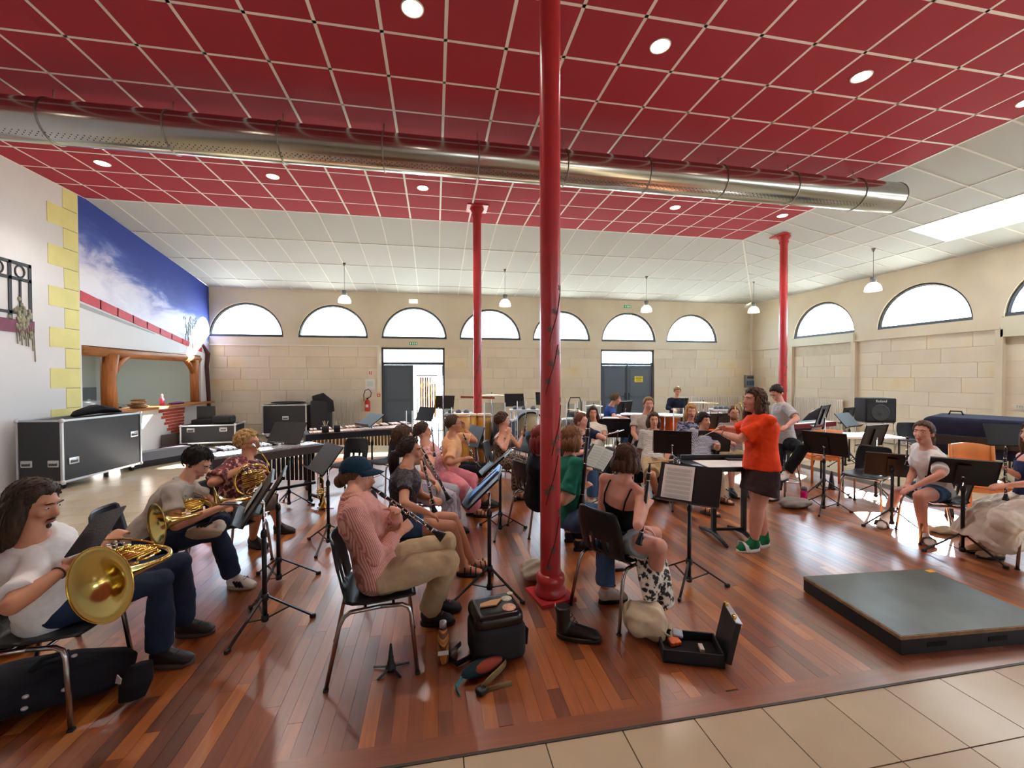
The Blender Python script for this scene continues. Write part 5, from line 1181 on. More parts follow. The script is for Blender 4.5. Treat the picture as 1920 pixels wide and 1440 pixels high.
    if 'goatee' in extra:
        m=MB(); m.ell((0,.078,-.088),(.02,.016,.016),HM,10,6); m.tube([HM@V((-.026,.09,-.05)),HM@V((0,.1,-.045)),HM@V((.026,.09,-.05))],[.003*S,.006*S,.003*S],6); m.build('beard',hairm(hair[1]),e)
    if glass:
        m=MB()
        for sx in(-1,1): m.tube([HM@V((sx*.032+.022*cos(t*pi/8),.102,.01+.018*sin(t*pi/8))) for t in range(16)],.0022*S,5,close=True); m.tube([HM@V((sx*.054,.1,.014)),HM@V((sx*.078,.06,.016)),HM@V((sx*.08,-.01,.01))],.002*S,5)
        m.tube([HM@V((-.01,.103,.014)),HM@V((.01,.103,.014))],.002*S,5); m.build('glasses',mat('glasses_frame','#3a2220',.3),e)
    # ---- hair
    st,hcol=hair[0],hair[1]; hm=hairm(hcol); h=MB()
    rn=.03 if st in('mop','curly','curlylong') else .01
    def cap(zt0,sl_,thick,front=.55):
        def fn(d):
            zt=zt0+sl_*d.y if d.y<.35 else zt0+sl_*.35+(front-zt0-sl_*.35)*min(1,(d.y-.35)/.35)
            k=max(0,min(1,(d.z-zt+.05*sin(9*math.atan2(d.x,d.y)))/.14)); return .9+(thick-.9)*k+ (random.uniform(-rn,rn) if k>.5 else 0)
        h.ell((0,-.014,.032),(.077,.096,.093),HM,40,26,fn)
    random.seed(len(label))
    if st=='none': pass
    else:
        long_=st in('long','pony','bun','bob','curlylong','mop')
        if st=='short': cap(-.56,.5,1.15,.5)
        elif st=='mop': cap(-.62,.4,1.24,.34)
        elif st=='crop': cap(-.52,.5,1.08,.55)
        elif st=='curly': cap(-.5,.5,1.16,.45)
        elif st in('pony','bun'): cap(-.5,.4,1.12,.5)
        else: cap(-.8,.3,1.17,.46)
        L=hair[2] if len(hair)>2 else .2
        if st in('long','curlylong','bob'):
            n=7 if st!='bob' else 9
            for i in range(n):
                a=R(-10+200*i/(n-1))+pi; x,y=cos(a)*.076,sin(a)*.088-.012
                fl_=1.25 if st=='curlylong' else 1.08
                h.tube([HM@V((x*.8,y*.8,.05)),HM@V((x*1.05,y*1.05,-.02)),HM@V((x*fl_,y*fl_,-.02-L*.5)),HM@V((x*fl_*.95,y*fl_*.95,-.02-L))],[.032*S,.036*S,.034*S,.018*S],8)
        if st=='pony':
            h.tube([HM@V((0,-.1,.0)),HM@V((0,-.135,-.005)),HM@V((0,-.15,-.06)),HM@V((0,-.14,-.06-L*.6)),HM@V((0,-.125,-.06-L))],[.022*S,.04*S,.05*S,.042*S,.012*S],12)
            for i in range(60): a=random.uniform(0,2*pi); o_=V((cos(a)*.036,sin(a)*.03,0)); g_=random.uniform(.9,1.25); h.tube([HM@V((o_.x*.4,-.105+o_.y*.3,-.0)),HM@(V((0,-.14,-.03))+o_*g_),HM@(V((0,-.15,-.06-L*.4))+o_*g_),HM@(V((0,-.13,-.06-L))+o_*.6)],[.004*S,.006*S,.006*S,.002*S],5,caps=False)
        if st=='bun': h.ell((0,-.12,-.02),(.045,.04,.045),HM,12,8)
        if st in('curly','curlylong'):
            for i in range(150 if st=='curly' else 240):
                a=random.uniform(0,2*pi); zz=random.uniform(-.35 if st=='curly' else -.6,1); rr=math.sqrt(max(0,1-zz*zz)); d=V((cos(a)*rr,sin(a)*rr,zz))
                if d.y>.15 and d.z<.5: continue
                p=HM@V((d.x*.088,-.014+d.y*.106,.034+d.z*.1)); q=random.uniform(.012,.02)*S; h.ell(p,(q,q,q),None,7,5)
            if st=='curlylong':
                for i in range(120):
                    a=R(random.uniform(-10,190))+pi; z=-random.uniform(.0,L+.02); g=random.uniform(1.0,1.45); p=HM@V((cos(a)*.08*g,sin(a)*.092*g-.012,z)); q=random.uniform(.014,.024)*S; h.ell(p,(q,q,q),None,7,5)
        # strands and tufts
        if st in('short','crop','mop','bob','long','pony','bun'):
            zt0={'short':-.56,'crop':-.52,'mop':-.62,'bob':-.8,'long':-.8,'pony':-.5,'bun':-.5}[st]; th={'short':1.15,'crop':1.07,'mop':1.22,'bob':1.15,'long':1.15,'pony':1.1,'bun':1.1}[st]; fz={'short':.46,'crop':.5,'mop':.34}.get(st,.46)
            for i in range(330 if vox<.0095 else 130):
                a=random.uniform(0,2*pi); zz=random.uniform(-.85,1); rr=math.sqrt(max(0,1-zz*zz)); d=V((cos(a)*rr,sin(a)*rr,zz)); zt=zt0+.5*d.y if d.y<.35 else zt0+.175+(fz-zt0-.175)*min(1,(d.y-.35)/.35)
                if d.z<zt+.1: continue
                up=V((0,-.3,1)); dn=-(up-d*up.dot(d))
                if st in('pony','bun'): dn=V((0,-1,.1))-d*V((0,-1,.1)).dot(d)
                elif st in('long','bob') and d.y>-.1: g_=V((1 if d.x>0 else -1,-.7,-.5)); dn=g_-d*g_.dot(d)
                jt=.12 if st in('pony','bun') else .3; dn=dn.normalized()+V((random.uniform(-jt,jt),random.uniform(-jt,jt),0)); Ls=random.uniform(.18,.34)*(.7 if st=='crop' else 1)
                q=[]
                for t_ in(0,.5,1): v=(d+dn*Ls*t_).normalized(); g=th*(1.0+.035*(1-abs(t_-.4))); q.append(HM@V((v.x*.077*g,-.014+v.y*.096*g,.032+v.z*.093*g)))
                h.tube(q,[.003*S,.0042*S,.001*S],5,caps=False)
            if st in('long','bob'):
                for i in range(90 if vox<.0095 else 30):
                    a=R(random.uniform(-12,192))+pi; x,y=cos(a)*.085,sin(a)*.098-.012; l2=L*random.uniform(.85,1.1); w_=random.uniform(1,1.12)
                    h.tube([HM@V((x*.9,y*.9,.05)),HM@V((x*1.12*w_,y*1.1*w_,-.02)),HM@V((x*1.16*w_,y*1.12*w_,-.02-l2*.5)),HM@V((x*1.05,y*1.05,-.025-l2))],[.004*S,.005*S,.005*S,.0015*S],5,caps=False)
        o=h.build('hair',hm,e)
    if 'cap' in extra:
        CM=cloth('navycap','#16303f',.1); m=MB(); m.ell((0,-.014,.056),(.087,.108,.092),HM,24,16,lambda d:1 if d.z>-.16+.1*d.y else .8); m.build('cap_crown',CM,e)
        m=MB(); ra=[];rb=[]
        for i in range(13):
            a=R(25+130*i/12); ra.append(HM@V((cos(a)*.082,sin(a)*.1-.012,.058))); rb.append(HM@V((cos(a)*.082,sin(a)*.185-.01,.046-.02*abs(cos(a)))))
        m.rings([ra,rb],False,caps=False); br=m.build('cap_brim',CM,e); md=br.modifiers.new('t','SOLIDIFY'); md.thickness=.006
    for k in 'rl':
        if ('watch'+k) in extra: m=MB(); d=(wr[k]-el[k]).normalized(); c=lo(wr[k]-d*.03); a_=d.orthogonal().normalized(); b_=d.cross(a_); m.tube([c+(a_*cos(t*pi/8)+b_*sin(t*pi/8))*.03*S for t in range(16)],.004,6,close=True); m.build('bracelet',mat('cord_dark','#3a1f20',.6),e)
    if chairlab: chair((hp.x-.0*f.x,hp.y-.0*f.y),chairface if chairface is not None else face,chairlab,chairmat)
    print(label[:40],'hip',tuple(round(x,2) for x in hp),'neck',tuple(round(x,2) for x in nk),'head',tuple(round(x,2) for x in hc),'kneeR',tuple(round(x,2) for x in kn['r']),'wrR',tuple(round(x,2) for x in wr['r']))
    return dict(e=e,hc=hc,HM=HM,root=root,wr=wr,el=el,kn=kn,an=an,sh=sh,mouth=root+(HM@V((0,.1,-.06))),hp=hp,nk=nk)
WH=cloth('white','#dedbd6'); WH2=cloth('cream','#d8d2c4'); DEN=mat('denim_dark','#232c40',.85,spec=.2,var=.25,vscale=6,bump=.2,bscale=120); DENM=mat('denim_blue','#3f5878',.85,spec=.2,var=.2,vscale=6,bump=.2,bscale=120); DENL=mat('denim_pale','#9fb2b8',.85,spec=.2,var=.15,vscale=6,bump=.2,bscale=120)
BKT=cloth('black','#17171b'); KHA=cloth('khaki','#b09a78'); NVY=cloth('navy','#232a45'); GRY=cloth('grey','#8f8a86')
SHB=mat('black_shoe','#1a1817',.5,var=.2); SHW=mat('white_trainer','#d4cdc2',.6); SKB=cloth('blacksock','#141417'); SNB=mat('black_sandal','#1d1a1a',.6)
# 1 long haired man, white tee, tablet
p1=person('long haired man in white tee reading a tablet with a horn on his lap',(98,1128),2,(62,1012,-1),(64,948,1),hyaw=-2,hpitch=-14,neckL=.47,shd=.075,twist=28,
 arms={'r':{'e':(22,1136,-1),'wr':(122,1066,1),'curl':.9,'n':(.2,-.3,1)},'l':{'e':(128,1062,1),'wr':(203,1012,1),'curl':1.2,'n':(.3,.6,.6)}},
 legs={'r':{'k':(300,1090,1),'a':(300,1222),'fa':-2},'l':{'k':(345,1052,1),'a':(345,1168),'fa':0}},skin='mid',hair=('long','#3a2a1f',.2),top={'m':WH,'sl':.75,'flare':.02,'hem':-.12,'inf':.026},bottom={'m':DEN,'leg':1.93},shoes=('boot',SHB,None,mat('brown_sole','#4a4038',.7)),vox=.0075,extra='watchr goatee',chairlab='black chair under the long haired man')
# 2 boy in polo
p2=person('boy in grey polo shirt looking at his phone with ankle on knee',(268,1008),8,(345,905,-1),(369,868,-1),hyaw=-8,hpitch=-35,neckL=.47,
 arms={'r':{'e':(330,985,-1),'wr':(410,953,1),'curl':.9,'n':(.1,-.4,.9)},'l':{'e':(398,942,1),'wr':(420,948,-1),'curl':.9,'n':(.1,.4,.9)}},
 legs={'r':{'k':(420,995,1),'a':(438,1083),'fa':-12},'l':{'k':(432,965,1),'a':(410,985,-1),'fa':178,'dn':(0,-.9,-.45)}},skin='fair',hair=('short','#1c1614'),top={'m':cloth('polo','#a39a90'),'sl':.62,'flare':.016,'hem':-.1,'collar':1},bottom={'m':DEN,'leg':1.92},shoes=('shoe',SHW,BLK,mat('tan_sole','#a5927a',.7)),vox=.0075,chairlab='black chair under the boy in grey polo')
# 3 floral shirt horn player
FLR=pat_mat('red_floral_shirt','floral',['#1d1a20','#5c1f24','#1f1a22','#8e2c2a','#2a1c22','#c08a78'],30)
p3=person('blond man in dark red floral shirt and glasses playing the french horn',(432,952),-25,(463,862,-1),(465,832,1),hyaw=-5,hpitch=-2,neckL=.46,
 arms={'r':{'e':(398,905,-1),'wr':(448,880,1),'curl':1.0,'n':(0,-.5,.8)},'l':{'e':(498,905,-1),'wr':(490,890,-1),'curl':1}},
 legs={'r':{'k':(482,945,-1),'a':(474,1010),'fa':-25},'l':{'k':(512,938,1),'a':(522,985),'fa':-10}},skin='mid',hair=('curly','#a88452'),glass=True,top={'m':FLR,'sl':.85,'flare':.03,'inf':.026,'hem':-.1,'collar':1},bottom={'m':cloth('greyshort','#6f6a64'),'leg':.95,'w':.02,'nm':'shorts'},shoes=('shoe',SHB),vox=.0085,chairlab='black chair under the horn player in floral shirt')
# 4 cap
PST=pat_mat('pink_stripe_shirt','stripes',['#d8a598','#b87064'],36,(R(0),R(14),R(-41)),width=.55)
p4=person('man in navy cap and pink striped shirt playing the clarinet in front',(706,1066),6,(663,931,-1),(671,897,1),hyaw=-16,hpitch=0,neckL=.5,shd=.045,
 arms={'r':{'e':(705,1042,-1),'wr':(752,997,1),'curl':1.1,'n':(.3,-.7,.5)},'l':{'e':(738,985,1),'wr':(741,962,-1),'curl':1.1,'n':(.3,.6,.6)}},
 legs={'r':{'k':(840,1052,-1),'a':(803,1148),'fa':-5},'l':{'k':(836,1018,1),'a':(818,1128),'fa':5}},skin='fair',hair=('bun','#5a3d28'),top={'m':PST,'sl':1.75,'inf':.026,'hem':-.12,'collar':1},bottom={'m':KHA,'leg':1.9,'w':.016},shoes=('shoe',SHB),vox=.0075,extra='cap',chairlab='black chair with chrome legs under the cap wearer')
# 5 girl dark floral top
DFL=pat_mat('dark_dot_top','floral',['#19171d','#1e1b22','#252029','#4a3a3c'],60)
p5=person('girl with ponytail in dark patterned top and bare legs holding a clarinet',(752,975),2,(762,878,-1),(770,848,1),hyaw=-10,hpitch=2,fem=1,
 arms={'r':{'e':(757,945,-1),'wr':(802,962,1),'curl':.9},'l':{'e':(790,930,1),'wr':(812,935,-1),'curl':1.2}},
 legs={'r':{'k':(846,988,-1),'a':(868,1060),'fa':-10},'l':{'k':(848,972,1),'a':(885,1052),'fa':15}},skin='mid',hair=('pony','#2a1d16',.2),top={'m':DFL,'sl':.5},bottom={'m':DENM,'leg':.45,'nm':'shorts'},shoes=('sandal',SNB),vox=.0085,chairlab='black chair under the girl with ponytail and clarinet')
# 6 bob, striped trousers
STR=pat_mat('grey_stripe_trousers','stripes',['#b9b4bb','#8b8c9c'],30,(0,0,R(80)))
p6=person('brown haired person in white top and striped trousers behind the ponytail girl',(778,915),0,(758,848,-1),(757,822,1),hyaw=8,
 arms={'r':{'e':(775,885,-1),'wr':(803,897,1),'curl':1.1},'l':{'e':(795,880,1),'wr':(815,905,-1),'curl':1.1}},
 legs={'r':{'k':(842,935,-1)},'l':{'k':(848,922,1)}},skin='fair',hair=('mop','#4a3020'),top={'m':WH,'sl':.6},bottom={'m':STR,'leg':1.8,'w':.03},shoes=('shoe',SHB),vox=.011,chairlab='black chair under the person in striped trousers')
# 7 pink
PNK=cloth('pink','#d9868f'); PNP=pat_mat('pink_print_top','floral',['#dfa3a6','#c98890','#e2b9b6'],40)
p7=person('woman in pink top and pink flared trousers holding an oboe upright',(822,888),0,(797,834,-1),(793,811,1),hyaw=5,fem=1,
 arms={'r':{'e':(808,872,-1),'wr':(812,855,1),'curl':1.2,'hd':(0,0,1)},'l':{'e':(838,872,1),'wr':(842,888,1),'curl':.6}},
 legs={'r':{'k':(862,915,-1),'a':(893,955),'fa':-20},'l':{'k':(882,900,1)}},skin='fair',hair=('bun','#3a2a20'),top={'m':PNP,'sl':.25},bottom={'m':PNK,'leg':1.75,'w':.045},shoes=('sandal',SNB),vox=.011,chairlab='black chair under the woman in pink')
# 8 peach
PEA=cloth('peach','#d9a67c')
p8=person('young man with glasses in peach tee touching his temple',(846,878),2,(847,820,-1),(851,796,1),hyaw=-2,hpitch=3,
 arms={'r':{'e':(842,868,-1),'wr':(872,860,1),'curl':1},'l':{'e':(896,828,-1),'wr':(872,806,1),'curl':.9,'hd':(-.2,.1,1)}},
 legs={'r':{'k':(905,885,-1),'a':(908,940)},'l':{'k':(912,878,1)}},skin='mid',hair=('crop','#43301f'),glass=True,top={'m':PEA,'sl':.8,'flare':.02,'inf':.024,'hem':-.1},bottom={'m':BKT,'leg':1.05,'nm':'shorts'},shoes=('shoe',SHB),vox=.011,chairlab='black chair under the young man in peach tee')
# 9 floral jumpsuit
FJ=pat_mat('black_floral_jumpsuit','floral',['#14130f','#1b1a17','#6b5648','#a08a78','#3a3a2c'],22)
p9=person('curly haired woman in black floral jumpsuit with fist at her mouth',(940,860),-20,(943,812,-1),(942,790,1),hyaw=5,fem=1,
 arms={'r':{'e':(946,842,-1),'wr':(955,815,1),'curl':1.6,'hd':(0,.3,1)},'l':{'e':(972,838,-1),'wr':(980,818,1),'curl':1.2,'hd':(.2,0,1)}},
 legs={'r':{'k':(970,868,-1),'a':(972,925),'fa':-10},'l':{'k':(985,866,1),'a':(990,905,-1)}},skin='fair',hair=('curly','#4a2e22'),glass=True,top={'m':FJ,'sl':0,'neck':.4,'straps':1},bottom={'m':FJ,'leg':1.85,'w':.03},shoes=('sandal',SNB),vox=.012,chairlab='black chair under the woman in floral jumpsuit')
# 10 red haired in dark
p10=person('red haired player in black clothes mostly hidden behind the thick pillar',(1006,930),5,(1014,852,-1),(1018,822,1),hyaw=8,fem=1,legs={},skin='fair',hair=('bob','#7a2a26',.12),top={'m':BKT,'sl':1.7},bottom={'m':BKT},shoes=('shoe',SHB),vox=.012)
# 11 green tee
GRN=cloth('green','#1f6a55')
p11=person('brown haired player in green tee and jeans beside the thick pillar',(1066,965),3,(1068,858,-1),(1074,826,1),hyaw=12,hpitch=-6,
 arms={'r':{'e':(1056,940,-1),'wr':(1092,915,1),'curl':1.2},'l':{'e':(1085,905,1),'wr':(1098,885,-1),'curl':1.1}},
 legs={'r':{'k':(1135,975,-1)},'l':{'k':(1140,960,1)}},skin='fair',hair=('bob','#7a5434',.07),top={'m':GRN,'sl':.75,'flare':.02,'inf':.022,'hem':-.1},bottom={'m':DENM,'leg':1.9},shoes=('shoe',SHW),vox=.009)
# 12 black strappy top from behind
p12=person('person with short brown hair in black strappy top and denim shorts seen from behind',(1158,1003),34,(1170,902,-1),(1176,866,1),hyaw=30,hpitch=-8,fem=1,
 arms={'r':{'e':(1196,985,-1),'wr':(1212,948,1),'curl':1.2},'l':{'e':(1128,965,1),'wr':(1195,985,1),'curl':.9}},
 legs={'r':{'k':(1236,1025,-1),'a':(1220,1108),'fa':5},'l':{'k':(1228,1000,1)}},skin='pink',hair=('bob','#4b2f20',.05),top={'m':BKT,'sl':0,'neck':.36,'straps':1,'inf':.008},bottom={'m':DENL,'leg':.5,'nm':'shorts','w':.02,'belt':1},shoes=('sock',SKB),vox=.0075,chairlab='black chair in the foreground with patterned trousers hung on it',chairface=26)
# 13..21
p13=person('man in navy shirt behind the green tee player with crossed leg',(1088,862),-60,(1090,812,-1),(1090,791,1),hyaw=-45,
 arms={'r':{'e':(1078,850,-1),'wr':(1102,845,1)},'l':{'e':(1132,822,-1),'wr':(1110,812,1)}},legs={'r':{'k':(1110,875,-1)},'l':{'k':(1122,868,-1)}},skin='pink',hair=('crop','#6a3d2a'),top={'m':NVY,'sl':.6},bottom={'m':DENM},shoes=('shoe',SHW),vox=.012,chairlab='black chair under the man in navy shirt')
p14=person('long dark haired woman in white tee behind the small stand',(1114,832),-98,(1114,795,1),(1111,776,1),hyaw=-98,hd=6.6,fem=1,skin='fair',hair=('long','#3a2620',.12),top={'m':WH2,'sl':.6},bottom={'m':BKT},shoes=('shoe',SHB),vox=.013,chairlab='black chair under the white tee woman')
p15=person('boy in blue tee bending forward over drums before the dark door',(1138,795),-10,(1146,762,-1),(1155,748,1),hd=8.6,hz=.66,hyaw=-15,hpitch=-12,arms={'r':{'e':(1152,782,-1),'wr':(1172,784,1)}},skin='fair',hair=('short','#6d5a48'),top={'m':cloth('blue','#2f4f96'),'sl':.6},bottom={'m':DENM},shoes=('shoe',SHW),vox=.013)
p16=person('fair haired boy in grey tee seated behind the striped tee flautist',(1204,825),-108,(1210,780,1),(1216,759,1),hyaw=-108,hd=6.5,hz=.6,skin='pink',hair=('short','#8a6a46'),top={'m':cloth('lightgrey','#b5ada5'),'sl':.6,'inf':.024},bottom={'m':BKT},shoes=('shoe',SHB),vox=.012,chairlab='black chair under the fair haired boy in grey tee')
NST=pat_mat('breton_stripe','stripes',['#d3cdc4','#5a5a60'],24,(0,R(90),0),width=.72)
p17=person('long haired flautist in striped tee and khaki shorts facing the conductor',(1224,862),-92,(1226,812,1),(1225,786,1),hyaw=-108,hpitch=0,
 arms={'r':{'e':(1200,845,-1),'wr':(1222,866,-1),'curl':1},'l':{'e':(1253,845,-1),'wr':(1248,868,-1),'curl':1}},legs={'r':{'k':(1222,890,-1),'a':(1231,925),'fa':-60},'l':{'k':(1254,888,-1),'a':(1262,925),'fa':-50}},skin='fair',hair=('long','#4e3626',.1),top={'m':NST,'sl':.9,'flare':.025,'inf':.024},bottom={'m':KHA,'leg':.95,'nm':'shorts','w':.025},shoes=('sandal',SNB),vox=.011,chairlab='black chair under the flautist in striped tee')
p18=person('curly blonde woman in dark floral top playing a saxophone',(1291,832),-108,(1294,794,1),(1296,772,1),hyaw=-112,hd=6.5,fem=1,arms={'r':{'e':(1276,820,-1),'wr':(1292,826,-1)}},skin='pink',hair=('curlylong','#b08a58',.13),top={'m':pat_mat('navy_floral','floral',['#20243a','#2b3050','#7d7f9a'],26),'sl':.7},bottom={'m':BKT},shoes=('shoe',SHB),vox=.012,chairlab='black chair under the curly blonde woman')
PLD=pat_mat('blue_plaid','plaid',['#3c4660','#8a93a8','#cfc8c2'],20)
p19=person('dark haired player in plaid shirt and beige trousers beside the conductor desk',(1312,862),-88,(1318,812,1),(1320,790,1),hyaw=-82,arms={'r':{'e':(1302,842,-1),'wr':(1300,815,1)}},legs={'r':{'k':(1310,880,-1),'a':(1322,950),'fa':-60},'l':{'k':(1345,878,-1),'a':(1350,930),'fa':-60}},skin='fair',hair=('mop','#241a17'),top={'m':PLD,'sl':.8,'collar':1},bottom={'m':cloth('beige','#b5a489'),'w':.02},shoes=('sandal',SNB),vox=.011,chairlab='black chair under the player in plaid shirt')
p20=person('bearded man with glasses and checked shirt holding a trombone',(1372,836),-112,(1375,797,1),(1376,776,1),hyaw=-115,hd=6.3,skin='pink',hair=('crop','#5a3a28'),beard='#6a4630',glass=True,top={'m':pat_mat('maroon_plaid','plaid',['#4a3a46','#8a7a80','#c9b8b4'],20),'sl':.9,'collar':1},bottom={'m':KHA,'leg':.95,'nm':'shorts'},shoes=('shoe',SHB),vox=.012,chairlab='black chair under the bearded trombonist')
p21=person('boy in dark hoodie at the drums by the back wall',(1266,787),-108,(1268,747,1),(1270,734,-1),hd=10.6,hz=.62,hyaw=-110,hpitch=-25,arms={'r':{'e':(1252,765,-1),'wr':(1262,768,-1)}},skin='fair',hair=('short','#9a7a4e'),top={'m':cloth('hoodie','#1d2236'),'sl':1.8,'inf':.026},bottom={'m':BKT},shoes=('shoe',SHB),vox=.013)
# 22 conductor
ORG=cloth('orange','#e2431c',.06); BRS=cloth('brownshort','#3b2c2b')
p22=person('conductor in orange tee and brown shorts stretching her arms forward',(1428,872),172,(1424,779,-1),(1413,752,1),hz=.83,hd=(P(1424,1030).x*_s+P(1424,1030).y*_c),hyaw=176,hpitch=4,pose='standing',fem=1,s=.94,neckL=.5,
 arms={'l':{'e':(1386,824,-1),'wr':(1354,812,1),'curl':.5,'n':(0,-1,.3)},'r':{'e':(1388,807,1),'wr':(1359,803,-1),'curl':.5,'n':(0,.6,.8)}},
 legs={'l':{'a':(1414,1016),'fa':178},'r':{'a':(1433,1008),'fa':182}},skin='pink',hair=('curlylong','#4c3221',.24),top={'m':ORG,'sl':.8,'flare':.035,'inf':.04,'hem':-.05},bottom={'m':BRS,'leg':.62,'nm':'shorts','w':.05},bulk=1.22,shoes=('slide',mat('slide_white','#d9d6cf',.6),cloth('greensock','#1f6b42',.3)),vox=.0085,extra='watchl')
# 23 perched man
p23=person('man in striped grey tee with a black strap perched on a stool',(1473,812),160,(1464,757,-1),(1457,737,1),hz=.78,hd=5.9,hyaw=190,hpitch=-38,arms={'r':{'e':(1482,790,-1),'wr':(1466,800,-1)},'l':{'e':(1494,785,-1),'wr':(1476,798,-1)}},legs={'l':{'k':(1505,842,-1),'a':(1473,888,-1),'fa':200},'r':{'k':(1458,860,-1),'a':(1456,925),'fa':200}},skin='pink',hair=('crop','#2e1f1a'),top={'m':pat_mat('grey_stripe_tee','stripes',['#c9c6c2','#8f9196'],26,(0,R(90),0)),'sl':.8,'inf':.026,'hem':-.1},bottom={'m':BKT},shoes=('shoe',SHW),vox=.011)
# 24 ponytail girl
p24=person('girl with long ponytail in white tee and denim shorts sitting at the right',(1754,915),150,(1738,842,-1),(1731,812,1),hyaw=195,hpitch=2,fem=1,
 arms={'l':{'e':(1764,890,-1),'wr':(1716,912,-1),'curl':.5},'r':{'e':(1712,885,1),'wr':(1702,908,-1),'curl':.5}},legs={'r':{'k':(1682,922,1),'a':(1660,972),'fa':205},'l':{'k':(1724,930,-1),'a':(1732,1000),'fa':235}},skin='pink',hair=('pony','#5a4030',.24),top={'m':WH,'sl':.8,'inf':.026,'hem':-.1},bottom={'m':DENM,'leg':.5,'nm':'shorts'},shoes=('slide',mat('slide_grey','#7d746c',.6),WH),vox=.0085,chairlab='black chair under the ponytailed girl')
# 25 white dress at the right edge
p25=person('person in long white dress with a clarinet at the right edge',(1935,945),150,(1945,850,-1),(1940,815,1),hyaw=170,fem=1,arms={'r':{'e':(1935,905,-1),'wr':(1886,880,-1),'curl':1.2},'l':{'e':(1955,905,-1),'wr':(1890,910,-1),'curl':1.1}},legs={'r':{'k':(1850,955,1),'a':(1850,1020),'fa':165},'l':{'k':(1885,975,-1),'a':(1872,1030),'fa':165}},skin='pink',hair=('long','#5a4030',.2),top={'m':cloth('blueprint','#2a3358'),'sl':0,'neck':.4,'straps':1},bottom={'m':WH2,'leg':1.7,'w':.06,'skirt':1},shoes=('shoe',mat('beige_shoe','#a58a6c',.6)),vox=.009,chairlab='black chair under the person in white dress')
# stool of the perched man
q=p23['hp']; e=thing('stool','grey topped stool under the man in striped tee','stool',(q.x,q.y,0)); m=MB(); m.lathe([(.001,.66),(.17,.66),(.175,.64),(.165,.62),(.001,.62)],20); m.build('seat',SHELLG,e)
for k in range(4): a=pi/4+k*pi/2; m=MB(); m.tube([(.12*cos(a),.12*sin(a),.62),(.2*cos(a),.2*sin(a),.005)],.012,8); m.build('leg',LEGM,e)
m=MB(); m.tube([(.17*cos(2*pi*j/20),.17*sin(2*pi*j/20),.22) for j in range(20)],.009,6,close=True); m.build('foot_ring',LEGM,e)
# strap across his back
m=MB(); Q_=p23; u=(Q_['nk']-Q_['hp']); m.tube([Q_['nk']-Q_['root']+V((.02,-.13,-.02)),Q_['nk']-Q_['root']-u*.3+V((.05,-.15,0)),Q_['nk']-Q_['root']-u*.5+V((.12,-.12,0))],.013,6,flat=.4); m.build('sling_strap',BLKM,Q_['e'])
# ================================================================ instruments in hands
def pd(px,py,ref): return PD(px,py,(ref.x*_s+ref.y*_c)/1.0)
def clar(px0,px1,ref,off,label,L=None,name='clarinet',body=None,L0=.62):
    d=(ref.x*_s+ref.y*_c)+off; a=PD(px0[0],px0[1],d+(px0[2] if len(px0)>2 else 0)); b=PD(px1[0],px1[1],d+(px1[2] if len(px1)>2 else 0))
    return clarinet(a,b,label,(b-a).length if L is None else L,name=name,body=body)
mo=p4['mouth']; clar((831,1008),(695,912),mo,0,'black clarinet played by the man in the navy cap')
clar((815,960),(793,862),p5['wr']['l'],-.06,'black clarinet resting upright with the ponytail girl'); clar((842,936),(791,840),p6['wr']['r'],-.05,'black clarinet leaning before the person in striped trousers')
clar((815,856),(809,797),p7['wr']['r'],-.04,'black oboe held upright by the woman in pink',name='oboe'); clar((897,876),(868,812),p8['wr']['r'],-.04,'silver keyed clarinet on the lap of the young man in peach tee')
clar((983,818),(987,775),p9['wr']['l'],-.02,'clarinet top held up by the floral jumpsuit woman'); clar((1090,952),(1104,783),p11['wr']['r'],-.07,'long black clarinet held upright by the green tee player')
clar((1200,1020),(1219,868),p12['wr']['r'],-.05,'alto clarinet with ivory neck held by the person in black strappy top'); clar((1886,938),(1884,848),p25['wr']['r'],-.03,'silver keyed instrument held by the person in white dress')
flute(P(1262,862,.62),P(1216,869,.62),'wooden flute on the knees of the flautist in striped tee',mat('pale_wood','#c99a6a',.5)); a=pd(1170,806,p13['wr']['l']); b=pd(1128,818,p13['wr']['l']); flute(a,b,'silver flute in front of the navy shirt man')
clar((1700,872),(1702,812),p24['wr']['r'],.1,'clarinet standing upright left of the ponytailed girl')
# saxophone neck, trombone
mo=p18['mouth']; e=thing('saxophone','brass saxophone played by the curly blonde woman','saxophone',mo)
dn=V((.1,-.12,-1)).normalized(); m=MB(); m.tube([V((0,0,0)),V((.02,-.06,.01)),V((.04,-.1,-.02)),V((.05,-.11,-.08))],[.006,.008,.01,.012],8); m.build('neck',BRASS,e)
m=MB(); m.tube([V((.05,-.11,-.08)),V((.06,-.12,-.5)),V((.07,-.16,-.56)),V((.09,-.22,-.53)),V((.1,-.24,-.4)),V((.1,-.25,-.32))],[.012,.026,.032,.036,.044,.06],12); m.build('body',BRASS,e)
m=MB(); m.tube([V((.0,0,0)),V((-.008,.025,-.004))],[.008,.005],8); m.build('mouthpiece',EBONY,e)
for i in range(6): m=MB(); m.lathe([(.014,0),(.014,.006)],10,MX.Translation((.055,-.14,-.15-.055*i))@MX.Rotation(pi/2,4,'X')); m.build('key_cup',BRASSL,e)
mo=PD(1388,800,5.9); e=thing('trombone','brass trombone held by the bearded man','trombone',mo); a=V((0,0,-.1)); b=V((.05,.05,.28))
m=MB(); m.tube([a+V((-.03,0,0)),b+V((-.09,0,0)),b+V((-.07,0,.04)),b+V((-.02,0,.05)),b+V((.01,0,.0)),a+V((.06,0,0))],.008,8); m.build('slide',BRASS,e)
